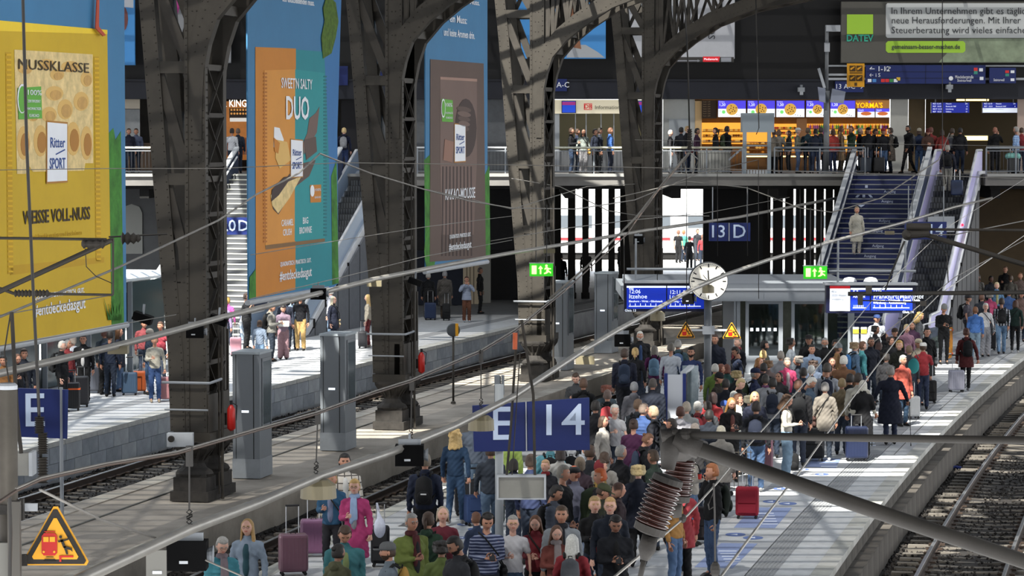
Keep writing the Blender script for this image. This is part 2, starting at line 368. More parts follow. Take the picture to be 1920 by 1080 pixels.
# underside deck beams
mb=MB()
for x in range(-26,31,4):mb.bx((x,110.3,4.6),(x+.35,128,5.08))
ob('ceiling',mb.bx((XL,110.2,4.95),(XS0-.4,150,5.07)).bx((XS1+.2,110.2,4.95),(XR,150,5.07)).bx((XS0-.4,113,4.95),(XS1+.2,150,5.07)),m_dark,kind='structure')
# black upper wall and fascia (openings for shops below it)
WY=119.0
def wz(py,Y=WY):return at(960,py,Y).z
ob('wall_back',MB().bx((XL,WY,wz(150)),(XR+6,WY+.4,12.45)),m_black,kind='structure')
ob('trim_2',MB().bx((XL,WY-.5,wz(186)),(XR+6,WY,wz(152))).bx((XL,WY-.55,wz(152)),(XR+6,WY,wz(149))),m_fascia,kind='structure')
cr=MB()
for i in range(30):cr.bx((XL+i*2,WY+.1,12.45),(XL+i*2+.08,WY+.2,15.5))
ob('window_1',cr.bx((XL,WY+.1,15.4),(XR+6,WY+.25,15.6)),m_dark,kind='structure')
def panel(name,x0,y0,x1,y1,Y,mat,t=.08,parent=None,**kw):return ob(name,pbox(MB(),x0,y0,x1,y1,Y,t),mat,parent,**kw)
def T(s,px,py,hpx,mat,Y,parent=None,align='CENTER',bold=0.,name='lettering',wpx=None):
 a=at(px,py,Y);size=hpx/F*Y/.70
 o=txt(s,size,mat,a,(1,0,0),(0,0,1),parent,align,name=name,off=.012,bold=bold)
 if wpx:
  w=meshw(o);o.matrix_basis=o.matrix_basis@Matrix.Diagonal((wpx/F*Y/w,1,1,1))
 return o
ob('ceiling',MB().bx((XL-8,WY+.4,9.3),(XR+6,134,9.5)),m_dark,kind='structure')  # unseen ceiling added to keep roof sun off the back hall
# shop front pieces at the back of the bridge
m_cream=M('backlit cream','e6dcc0',.6,emit=.3);m_creamwall=M('cream wall','b5a97e',.7,noise=.1);m_frame=M('pale door frame','9aa0a5',.6)
ob('wall_back',MB().bx((XL-8,WY+4,ZB),(at(1037,0,WY+4).x,WY+4.3,9)),M('left shop wall b','3c3a36',.8,noise=.4,scale=.8),kind='structure')
panel('wall_back',222,204,262,268,WY,M('left concrete block','85888a',.8,noise=.12),kind='structure')
panel('wall_back',-60,186,222,330,WY,M('left shop wall','8d8f8e',.8,noise=.1),kind='structure')
panel('wall_back',222,186,262,205,WY,M('cream fascia','b9b0a0',.7),kind='structure')
panel('wall_back',224,268,420,330,WY,M('brown shopfront','4a3a2c',.7,noise=.3,scale=1.2),kind='structure')
panel('wall_back',700,186,1037,330,WY,M('grey shopfront','5c5f63',.7,noise=.15),kind='structure')
panel('wall_back',1243,186,1303,330,WY,M('white wall','aeb0ae',.7,noise=.05),kind='structure')
panel('door_1',1254,223,1292,330,WY-.06,m_frame,kind='structure')
panel('wall_back',1669,186,1703,330,WY-.2,M('white column','a5a49e',.7,noise=.05),kind='structure')
panel('wall_back',1703,186,1735,330,WY+.6,M('brown wall','5a4c34',.8,noise=.1),kind='structure')
panel('wall_back',1735,150,1910,330,WY+6,M('ochre brown hall wall','453b28',.8,noise=.12,scale=.3),kind='structure')
panel('wall_back',1907,186,1990,330,WY-.2,M('pink column','a8958a',.7),kind='structure')
panel('wall_back',640,150,700,330,WY+.2,M('far dark shop','1c1c20',.8),kind='structure')
# information counter
inf=thing('information_counter','cream-lit railway information counter behind the bridge railing','counter',at(1140,325,WY))
panel('fascia',1039,187,1240,213,WY-.35,m_cream,.3,inf,label='backlit cream fascia')
panel('side_post',1039,213,1049,327,WY-.3,m_lgrey,.3,inf);panel('side_post',1229,213,1240,327,WY-.3,m_lgrey,.3,inf)
panel('back_wall',1049,213,1229,290,WY+1.6,M('yellow lit wall','8b8468',.7,emit=.06),.1,inf)  # emission in the wall stands in for the counter's lamps
panel('desk',1049,284,1229,327,WY-.1,M('desk grey','8e9092',.6),.5,inf)
for x in(1078,1098,1126,1150):panel('mullion',x,213,x+2,284,WY,m_lgrey,.08,inf)
for x0,x1 in((1053,1080),(1181,1209)):
 s=panel('screen',x0,189,x1,212,WY-.45,M('screen frame','101014',.4),.08,inf)
 panel('picture',x0+1,190,x1-1,211,WY-.46,M('screen blue','1c3fae',.4,emit=.8),.01,s);panel('banner_line',x0+1,191,x1-1,197,WY-.465,M('screen magenta','8a2a6e',.4,emit=.8),.005,s)
b_=panel('logo',1095,194,1110,206,WY-.37,M('logo red','d0202a',.5,emit=.3),.02,inf);panel('logo_field',1096.2,195.2,1108.8,204.8,WY-.375,m_cream,.006,b_)
T('DB',1102.5,200,7.5,MATS['logo red'],WY-.385,inf,bold=.01);T('Information',1115,201.5,7,M('grey letters','6f6f62',.6),WY-.36,inf,'LEFT')
# bakery
bak=thing('bakery','brightly lit bakery on the bridge with five cookie screens','shop',at(1490,325,WY))
m_warm=M('warm lit shelf wall','e8a03a',.6,emit=1.0,noise=.4,scale=2.2);m_wood=M('bakery wood','9a6a36',.6,noise=.15)
panel('ceiling_beam',1303,186,1668,189,WY-.05,m_wood,2.5,bak)
panel('back_wall',1303,188,1668,300,WY+2.6,M('bakery back wall','7b5a2e',.7,noise=.2),.1,bak)
panel('side_frame',1303,187,1316,327,WY-.05,M('pale wood frame','c9a878',.6),.3,bak)
panel('middle_post',1494,222,1513,300,WY+.6,M('tan post','b98558',.6),.2,bak)
for x0,x1,y0,y1 in((1316,1452,230,270),(1452,1494,232,282),(1513,1600,232,285),(1600,1667,232,285)):
 sh=panel('shelf_wall',x0,y0,x1,y1,WY+2.2,M('lit shelf wall','f0a840',.6,emit=1.1),.1,bak)  # glow put into the wall for the shop's warm lighting
rs=np.random.RandomState(11)
def goods(x0,x1,rows_,Y,cols,n,kind):
 for r,y in enumerate(rows_):
  panel('shelf',x0,y,x1,y+1.5,Y-.35,m_wood,.4,bak)
  mb=MB()
  for i in range(n):
   x=x0+(x1-x0)*(i+.5)/n;c=at(x,y-2.2,Y-.2);k=rs.randint(len(cols))
   if kind=='bottle':mb.lathe([(.035,-.06),(.035,.06),(.014,.10),(.014,.14)],6,c,k)
   else:mb.ell(c,(.07,.06,.045),7,5,k)
  ob('goods',mb,cols,bak,kind='stuff')
bread=[M('bread','d98a2b',.6,emit=.35),M('bread pale','f0bd62',.6,emit=.4),M('bread dark','8a4d17',.6,emit=.1)]  # goods glow slightly, standing in for light inside the bakery
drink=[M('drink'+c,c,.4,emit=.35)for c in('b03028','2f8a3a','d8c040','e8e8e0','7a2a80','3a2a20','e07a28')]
goods(1318,1392,(246,256,266),WY+2.1,bread,16,'bread');goods(1452,1492,(242,251,260,270),WY+2.1,bread+drink[:2],10,'bread')
goods(1514,1598,(241,251,261,271),WY+2.1,drink,24,'bottle');goods(1602,1666,(241,251,261,271),WY+2.1,drink+bread,20,'bottle')
panel('counter',1392,296,1530,327,WY-.1,M('dark wood counter','6e4a22',.6,noise=.2,scale=2),.9,bak)
panel('counter',1316,280,1392,327,WY+.6,M('counter panel','86592a',.6,noise=.2),.8,bak)
for y in(270,279,287):goods(1394,1528,(y,),WY+.2,bread,24,'bread')
panel('counter_light',1394,292,1528,294.5,WY-.12,M('counter lamp','ffd690',.5,emit=3),.05,bak)
panel('menu_board',1316,188,1344,222,WY-.12,M('menu brown','3a2a1c',.7),.06,bak)
for i in range(7):
 T('Snack  2,50',1318,191+i*4.4,2.1,M('menu letters','a89070',.6),WY-.14,bak,'LEFT')
m_scr_b=M('cookie screen blue','4a3fd0',.4,emit=.9);m_scr_w=M('cookie screen white','e6ecf4',.4,emit=.9);m_cook=M('cookie','d2a248',.5,emit=.7);m_choc=M('cookie chips','4a2a10',.5);m_lime=M('screen green','7ee078',.4,emit=.7)
for x0,x1 in((1346,1399),(1401,1453.5),(1455,1509),(1511,1554.5),(1556.5,1604)):
 s=panel('screen',x0,188,x1,220,WY-.2,M('screen frame','101014',.4),.08,bak)
 panel('picture',x0+.6,188.6,x1-.6,204,WY-.21,m_scr_b,.01,s);panel('picture',x0+.6,204,x1-.6,219.4,WY-.21,m_scr_w,.01,s)
 c=at((x0+x1)/2,205,WY-.225);sc=(x1-x0)/54
 ob('cookie_picture',MB().lathe([(.24*sc,0),(.23*sc,.01)],20,c,R=Matrix.Rotation(math.pi/2,3,'X')),m_cook,s)
 mb=MB()
 for i in range(9):
  a=i*2.4;r=.05+.016*i;mb.lathe([(.025,0),(.025,.006)],6,c+Vector((r*math.cos(a)*sc,-.012,r*math.sin(a)*sc)),R=Matrix.Rotation(math.pi/2,3,'X'))
 for i in range(8):mb.lathe([(.02,0),(.02,.006)],5,at(x0+4+(x1-x0-8)*((i*37)%10)/10,208+(i*7%10),WY-.225),R=Matrix.Rotation(math.pi/2,3,'X'))
 ob('chips_picture',mb,m_choc,s)
 ob('badge',MB().lathe([(.075*sc,0),(.07*sc,.008)],14,at(x0+11*sc,210,WY-.225),R=Matrix.Rotation(math.pi/2,3,'X')),m_lime,s)
 T('Cookies',x0+2,191,2.2,m_scr_w,WY-.225,s,'LEFT');T('1,20',x0+2,196.5,5,m_scr_w,WY-.225,s,'LEFT',bold=.006)
sg=panel('shop_sign',1604,188,1668,203,WY-.16,M('sign warm','a8743a',.5,emit=.4),.05,bak)
T("YORMA'S",1630,198,9.5,M('sign yellow','ffc400',.4,emit=1.0),WY-.2,sg,bold=.012,wpx=50);T('ıı',1630,190.5,5,M('sign violet','5a30c0',.4,emit=.9),WY-.2,sg,bold=.02)
for x0,x1 in((1608,1640),(1642,1668)):
 s=panel('screen',x0,203.5,x1,220,WY-.18,m_scr_w,.05,bak);panel('picture',x0,203.5,x1,209.5,WY-.19,m_scr_b,.01,s)
 ob('roll_picture',MB().ell(at((x0+x1)/2,213,WY-.2),(.22,.01,.08),12,6),M('roll','d8743a',.5,emit=.5),s);T('Snack',x0+1.5,206.5,3,m_scr_w,WY-.2,s,'LEFT')
# burger shop on the left
bs=thing('burger_shop','warm lit snack shop on the bridge left of the orange banner','shop',at(440,270,WY))
panel('back_wall',400,190,470,300,WY+2.4,M('orange shop wall','c07a3e',.6,emit=.4,noise=.3,scale=1.5),.1,bs)
panel('screen_row',430,203,466,222,WY+.8,M('menu dark','2a1c12',.5),.08,bs)
for i in range(12):ob('burger_picture',MB().ell(at(434+(i%6)*5.5,206+7*(i//6),WY+.74),(.045,.02,.045),8,5),M('burger pic','d89a50',.5,emit=.5),bs)
panel('screen_row',431,221,466,228,WY+.7,M('pale board','e0dcd2',.5,emit=.5),.08,bs)
panel('counter',400,258,470,290,WY-.1,M('counter dark orange','8a4a20',.6),.6,bs)
T('BURGER KING',463,194.5,13,M('backlit letters','f4efe4',.4,emit=1.2),WY-.56,bs,'RIGHT',bold=.015,wpx=88)
# departure boards and strip lamps in the far hall
def board(x0,y0,x1,y1,lab,Y,white=0):
 b=thing('departure_board',lab,'display',at((x0+x1)/2,y1,Y));panel('housing',x0,y0,x1,y1,Y,M('display housing','0b0f2e',.4),.15,b)
 fc=panel('screen',x0+.6,y0+.6,x1-.6,y1-.6,Y-.02,M('display blue','1426a0',.4,emit=.45),.02,b)
 n=4;h=(y1-y0)/n;ob('hanger',MB().tube([at(x0+8,y0,Y+.07),at(x0+8,y0-12,Y+.07)],.025,6).tube([at(x1-8,y0,Y+.07),at(x1-8,y0-12,Y+.07)],.025,6),m_grey,b)
 for i in range(n):
  if white and i==2:panel('screen',x0+.6,y0+.6+i*h,x1-.6,y1-.8,Y-.025,M('display white','dfe6f2',.4,emit=.8),.01,b)
  mm=m_scr_w if not(white and i>=2)else M('pale letters','aab4cc',.5)
  if white and i==3:continue
  T(('RE%d 12:1%d'%(i*7+3,i),'RE7  12:2%d'%i)[i%2],x0+3,y0+h*(i+.5),h*.52,mm,Y-.04,b,'LEFT')
  T(('Husum','Rostock Hbf','Lüneburg','Uelzen')[i],x0+(x1-x0)*.38,y0+h*(i+.5),h*.52,mm,Y-.04,b,'LEFT');T(('5A','6','13','11')[i],x1-4,y0+h*(i+.5),h*.52,mm,Y-.04,b,'RIGHT')
board(1746,192,1818,212,'blue departure board hanging on the bridge, left of the pair',WY+.3);board(1842,192,1908,212,'departure board on the bridge with a white lower band',WY+.3,1)
for(x0,y0,x1,y1,lab)in((1794,184,1854,189,'long lit strip lamp above the two departure boards'),(1810,255,1852,263,'lit strip lamp low in the brown hall behind the bridge')):
 l=thing('strip_lamp',lab,'lamp',at((x0+x1)/2,y1,WY+2));panel('diffuser',x0,y0,x1,y1,WY+2,M('strip lamp glow','ffe27a',.5,emit=5),.1,l);panel('housing',x0-1,y0-2,x1+1,y0,WY+1.98,m_grey,.15,l)
# railings
def railing(x0,x1,Y,lab,z0=ZB,h=1.0,lit='c9c6b2'):  # lit: handrail tone, made paler where sunlight brightens the railing
 a,b=at(x0,325,Y).x,at(x1,325,Y).x;r=thing('railing',lab,'railing',((a+b)/2,Y,z0))
 ob('handrail',MB().tube([(a,Y,z0+h),(b,Y,z0+h)],.045,8),M('handrail'+lit,lit,.3,.6),r)
 ob('lower_rail',MB().tube([(a,Y,z0+.12),(b,Y,z0+.12)],.02,6).tube([(a,Y,z0+h-.12),(b,Y,z0+h-.12)],.018,6),m_grey,r)
 n=int((b-a)/2)+1
 for i in range(n+1):
  x=a+(b-a)*i/n;ob('post',MB().bx((x-.025,Y-.04,z0-.1),(x+.025,Y+.04,z0+h)),m_grey,r)
 k=int((b-a)/.13);bm=MB().bx((-.007,-.007,.12),(.007,.007,h-.12)).mesh('baluster',M('dark bar','3c3d40',.5,.5))
 for i in range(1,k):
  o=link('baluster',bm,r,(a+(b-a)*i/k-r.location.x,0,0))
railing(1037,1190,110.05,'bright bridge railing in front of the information counter');railing(1190,1392,110.05,'bright bridge railing with a pale bin behind it')
railing(1452,1622,110.05,'grey bridge railing left of the blue staircase',lit='80868c');railing(1849,1960,110.05,'grey bridge railing right of the escalator',lit='a8acb0')
railing(700,1030,110.05,'bridge railing seen between the brown banner and the third column',lit='9a9da0');railing(-60,410,110.05,'bridge railing at far left behind the yellow banner and first column',lit='b9b9ac')
# beyond the bridge: sunlit open tracks
m_bright=M('bright far paving','aeaeaa',.8,noise=.1);
ob('ground',MB().bx((-60,150.2,-1.2),(70,260,-.05)),m_bright,kind='structure')
ob('wall_far',MB().bx((-90,236,-1),(90,237,26)),M('far pale building','9ea1a4',.8,noise=.15,scale=.2),kind='structure')
# far train and station buildings in the daylight beyond the bridge
tr=thing('train','white train with grey window band and red stripe standing beyond the bridge','train',(14,166,0))
for i in range(3):
 x0=-6+i*13.4;ob('carriage',MB().bx((x0,165,.35),(x0+13,168,3.9)),M('train white','d0d2d2',.4),tr);ob('window_band',MB().bx((x0+.6,164.95,1.75),(x0+12.4,165,2.45)),M('train glass','50565c',.2),tr);ob('stripe',MB().bx((x0,164.94,1.05),(x0+13,165,1.2)),M('train red','b8242a',.5),tr);ob('skirt',MB().bx((x0+.2,165.1,0),(x0+12.8,167.9,.35)),m_dark,tr)
 for k in range(2):ob('door',MB().bx((x0+1.5+k*9,164.93,.5),(x0+2.5+k*9,165,2.6)),M('train door','8f9296',.4),tr)
fb=thing('station_building','grey far building with pale arched windows left of the nearest iron column','building',(-26,150,0));ob('wall',MB().bx((-36,150,0),(-6,151,6)),M('far grey wall','6a6c6e',.8,noise=.2,scale=.5),fb)
for i in range(14):x=-34+i*2;ob('window',MB().prism([(x,.9),(x+1.1,.9),(x+1.1,3.0),(x+.95,3.3),(x+.55,3.45),(x+.15,3.3),(x,3.0)],(0,149.98,0),(1,0,0),(0,0,1),.03),M('far window pale','a9aba6',.4),fb)
# row of dark columns under the bridge
m_col=M('dark brown column','1d1a17',.8,noise=.2)
def colrow(gaps,Y,ztop,lab,grp):
 for i in range(len(gaps)-1):
  a=at(gaps[i][1],400,Y).x;b=at(gaps[i+1][0],400,Y).x
  t=thing('support_column',lab,'column',((a+b)/2,Y,0),group=grp)
  ob('shaft',MB().bx((a,Y,.25),(b,Y+.3,ztop-.2)),m_col,t);ob('base',MB().bx((a-.04,Y-.04,0),(b+.04,Y+.34,.25)),m_col,t);ob('capital',MB().bx((a-.05,Y-.05,ztop-.2),(b+.05,Y+.35,ztop)),m_col,t)
colrow([(1025,1039),(1052,1065),(1079,1092),(1104,1116),(1129,1141),(1153,1163),(1216,1217)],125,4.9,'dark column under the bridge left of the fourth iron column','dark columns under the bridge, left')
colrow([(1428,1429),(1445,1450),(1468,1473),(1488,1493),(1508,1512),(1527,1531),(1545,1549),(1562,1565),(1600,1602)],125,4.9,'dark column with narrow bright slits under the bridge, right','dark columns under the bridge, right')
ob('wall_right',MB().bx((at(1838,0,122).x,122,0),(at(2000,0,122).x,122.3,5.0)),M('brown tunnel wall','4a3c28',.8,noise=.35,scale=.4),kind='structure')
ob('wall_back',MB().bx((at(1320,0,124).x,124,0),(at(1432,0,124).x,124.3,5.0)).bx((at(1602,0,124).x,124,0),(at(1700,0,124).x,124.3,5.0)).bx((at(1700,0,123).x,123,0),(at(1840,0,123).x,123.3,5)),m_black,kind='structure')
ob('wall_left',MB().bx((at(-80,0,121).x,121,0),(at(226,0,121).x,121.3,5)).bx((at(300,0,124).x,124,0),(at(1020,0,124).x,124.3,5.0)),M('dim back wall','242426',.8,noise=.2),kind='structure')  # dark sheets added where the space under the bridge lies in shade
# bluish shop under the bridge at the left platform
us=thing('kiosk_shop','dark blue panelled shop under the bridge behind the left platform','shop',at(850,560,121))
panel('front',745,470,868,572,120,M('navy panel','101828',.6,noise=.2),.3,us)
for x in(770,800,832):panel('joint',x,470,x+1.5,572,119.98,M('black seam','06080c',.6),.03,us)
panel('lit_opening',868,490,898,570,121,M('dim lit opening','9a8f7c',.7,emit=.25),.3,us)
for x in(875,881,888):panel('bar',x,490,x+1,570,120.95,m_black,.05,us)
panel('side',898,485,920,568,120.5,M('pale side','8c8a84',.7),.3,us);panel('back',920,470,1020,560,123,m_black,.3,us)
# ================================================================== stairs and escalators
m_riser=M('blue riser','1a2452',.6,noise=.1);m_tread=M('stair tread','86888a',.7,noise=.1);m_trw=M('pale stair tread','b9b9b0',.7)
m_bal=M('balustrade steel','c8cacc',.35,.1);m_balg=M('balustrade side','3a4358',.4,.2);m_rub=M('black handrail rubber','141416',.5);m_estep=M('escalator step','3e4042',.5,.5)
m_lav=M('lavender lit panel','a29ec4',.35,emit=.18)  # slight glow in the panel stands in for purple LED light
def stair_frame(X,Y,h): # origin on the floor in front of the flight; x across, y up the flight
 return Matrix.Translation((X,Y,0))@Matrix.Rotation(-h,4,'Z')
def stairs(name,label,XT,w,mr,mt,h=.285,n=32,run=9.3):
 t=thing(name,label,'stairs',(0,0,0));c=Vector((XT,110.1,0))-Vector((math.sin(h),math.cos(h),0))*run
 Fm=stair_frame(c.x,c.y,h);t.matrix_world=Fm;t.location=Fm.to_translation();t.rotation_euler=(0,0,-h)
 r=run/n;z=ZB/n;st=MB().bx((0,0,0),(w,r+.28,z-.035)).bx((0,-.02,z-.035),(w,r+.28,z),1).mesh('step',[mr,mt])
 for i in range(n):link('step',st,t,(0,i*r,i*z))
 for x0 in(0,w):
  mb=MB();s=-1 if x0==0 else 1;xa,xb=(x0-.12,x0)if s<0 else(x0,x0+.12)
  P=[(0,-.1),(run+.4,ZB-.1),(run+.4,ZB+.95),(0,.95),(-.5,.95),(-.5,-.1)]
  mb.add([(xa,y,q)for y,q in P]+[(xb,y,q)for y,q in P],[tuple(range(5,-1,-1)),tuple(range(6,12))]+[(i,(i+1)%6,6+(i+1)%6,6+i)for i in range(6)])
  ob('side_wall',mb,m_balg,t,(0,0,0))
  ob('handrail',MB().bar((x0+s*.06,-.5,.99),(x0+s*.06,0,.99),.17,.07).bar((x0+s*.06,0,.99),(x0+s*.06,run+.4,ZB+.99+.02),.17,.07),m_bal,t,(0,0,0))
  ob('inner_rail',MB().tube([(x0-s*.10,-.2,.62),(x0-s*.10,run,ZB+.66)],.035,6),m_bal,t,(0,0,0))
 return t
def escalator(label,XT,w,panel_mat,h=.285,run=9.5,inner=None):
 t=thing('escalator',label,'escalator');c=Vector((XT,110.6,0))-Vector((math.sin(h),math.cos(h),0))*run;t.location=c;t.rotation_euler=(0,0,-h)
 n=27;r=run/n;z=ZB/n
 st=MB().bx((.32,0,-.02),(w-.32,r+.2,z-.015)).bx((.32,.0,z-.015),(w-.32,r+.2,z));
 for k in range(10):st.bx((.34+k*(w-.68)/10,-.006,0),(.34+(k+.5)*(w-.68)/10,.0,z-.02),1)
 sm=st.mesh('step',[m_estep,M('step groove','5c5f62',.5,.5)])
 for i in range(n):link('step',sm,t,(0,i*r,i*z))
 ob('landing_plate',MB().bx((.1,-1.6,-.02),(w-.1,.02,.03)),m_grey,t,(0,0,0))
 for s,x0 in((-1,0.),(1,w)):
  xa=x0-s*.02;P=[(-1.9,-.1),(0,-.1),(run+.5,ZB-.4),(run+1.8,ZB-.4),(run+1.8,ZB+.85),(run+.4,ZB+.85),(0,.85),(-1.9,.85),(-2.15,.5)]
  k=len(P);q=(x0-s*.30,x0)
  a,b=min(q),max(q);mb=MB()
  lowP=[(y,zz if zz<ZB and False else zz)for y,zz in P]
  base=[(-1.9,-.1),(0,-.1),(run+.5,ZB-.4),(run+1.8,ZB-.4),(run+1.8,ZB+.12),(run+.4,ZB+.12),(0,.12),(-1.9,.12)];kb=len(base)
  mb.add([(a,y,zz)for y,zz in base]+[(b,y,zz)for y,zz in base],[tuple(range(kb-1,-1,-1)),tuple(range(kb,2*kb))]+[(i,(i+1)%kb,kb+(i+1)%kb,kb+i)for i in range(kb)])
  ob('skirt',mb,m_bal,t,(0,0,0))
  xm=x0-s*.15;mb=MB()
  mb.add([(xm-.03,y,zz)for y,zz in P]+[(xm+.03,y,zz)for y,zz in P],[tuple(range(k-1,-1,-1)),tuple(range(k,2*k))]+[(i,(i+1)%k,k+(i+1)%k,k+i)for i in range(k)])
  ob('balustrade_panel',mb,panel_mat,t,(0,0,0))
  ob('handrail',MB().tube([(xm,-1.7,.10),(xm,-2.05,.3),(xm,-2.12,.6),(xm,-1.9,.88),(xm,0,.9),(xm,run+.4,ZB+.9),(xm,run+1.8,ZB+.9)],.05,8),m_bal,t,(0,0,0))
 return t
ST=stairs('staircase','wide fixed staircase with dark blue risers up to the bridge, beside the escalator',12.85,2.7,m_riser,m_tread)
rr=9.3/32
m_pale=M('riser print','b9c3dc',.6)
for i,s_,xx in((29,'',.5),(28,'Ausgang',1.3),(26,'Ausgang',1.3),(22,'Aufgang',1.4),(20,'Ausgang',1.2),(17,'Aufgang',1.4),(15,'Ausgang',1.2)):
 if s_:txt(s_,.13,m_pale,(xx,i*rr,(i+.42)*ZB/32),(1,0,0),(0,0,1),ST,name='riser_lettering',off=.012,local=True)
def loc_poly(name,P,z0,mat,parent,y=-.006):ob(name,MB().add([(a,y,b)for a,b in P]+[(a,y+.004,b)for a,b in P],[tuple(range(len(P))),tuple(range(2*len(P)-1,len(P)-1,-1))]),mat,parent,(0,z0[0],z0[1]))
for i,P in((29,[(.55,.03),(.65,.03),(.65,.13),(.55,.13)]),(27,[(.28,.03),(.38,.03),(.46,.13),(.36,.13)]),(27,[(.84,.03),(.94,.03),(.86,.13),(.76,.13)]),(27,[(.55,.03),(.65,.03),(.65,.13),(.55,.13)]),(25,[(.6,.02),(.75,.12),(.45,.12)])):
 loc_poly('riser_arrow',P,(i*rr,i*ZB/32),m_pale,ST,-.03)
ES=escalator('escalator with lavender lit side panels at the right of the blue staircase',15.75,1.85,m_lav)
ob('red_lamp',MB().ell((1.75,5.6,3.72),(.05,.03,.05),10,6),M('red light','ff1020',.4,emit=12),ES,(0,0,0))
ST3=stairs('staircase','fixed staircase with pale bright treads behind the first iron column',-10.4,4.0,M('stair shadow riser','4a4c50',.7),m_trw,h=.28)  # sunlight on this flight is put into pale treads, shade into dark risers
ES3=escalator('escalator with a plain grey side, behind the second iron column',-6.15,1.7,M('grey glass side','8fa0b4',.3,.1),h=.28)
# boxed-in underside of both escalators and flights
def under(XT,w,h,run,mat,lab):
 c=Vector((XT,110.2,0))-Vector((math.sin(h),math.cos(h),0))*run
 o=thing('stair_enclosure',lab,'enclosure',c,-h)
 P=[(0,0),(run,0),(run,ZB-.6),(.9,.1)];mb=MB().add([(0,y,z)for y,z in P]+[(w,y,z)for y,z in P],[(3,2,1,0),(4,5,6,7),(0,1,5,4),(1,2,6,5),(2,3,7,6),(3,0,4,7)])
 ob('side_panels',mb,mat,o,(0,0,0))
 for i in range(1,8):ob('panel_joint',MB().bx((-.01,i*1.2,.02),(w+.01,i*1.2+.03,max(.1,(ZB-.75)*i*1.2/run))),m_dark,o,(0,0,0))
under(-6.1,1.6,.28,9.5,M('grey enclosure','63666b',.7,noise=.12),'grey sloping side of the escalator behind the second iron column')
under(15.8,1.75,.285,9.5,M('dark enclosure','3a3a3c',.7),'dark sloping side under the lavender escalator');under(12.9,2.6,.285,9.2,MATS['dark enclosure'],'dark sloping side under the blue staircase')
# ================================================================== iron columns with roof arches
m_iron=M('dark riveted iron','35312b',.62,.25,noise=.30,scale=1.3,bump=.15);m_iron2=M('darker iron','34302b',.7,.2,noise=.3,scale=2,bump=.1);m_foot=M('grimy cast iron','2e2b28',.8,.1,noise=.45,scale=5,bump=.5)
def rivets(mb,a,b,d,side,n_axis,r=.022):
 a=Vector(a);b=Vector(b);L=(b-a).length;k=max(1,int(L/d));nv=Vector(n_axis)
 u=(b-a).normalized();w=nv.cross(u)
 for i in range(k+1):
  c=a+(b-a)*i/k;q=len(mb.v);mb.v+=[tuple(c+u*r),tuple(c+w*r),tuple(c-u*r),tuple(c-w*r),tuple(c+nv*r*.8)];mb.f+=[(q,q+1,q+4),(q+1,q+2,q+4),(q+2,q+3,q+4),(q+3,q,q+4)];mb.m+=[0]*4
LOW=[(.16,6.9),(.17,7.5),(.22,8.3),(.33,8.8),(.52,9.3),(1.0,9.8),(1.55,10.2),(2.5,10.75),(4.0,11.25),(6.4,11.7),(9.5,12.1),(14,12.5),(22,12.9)]
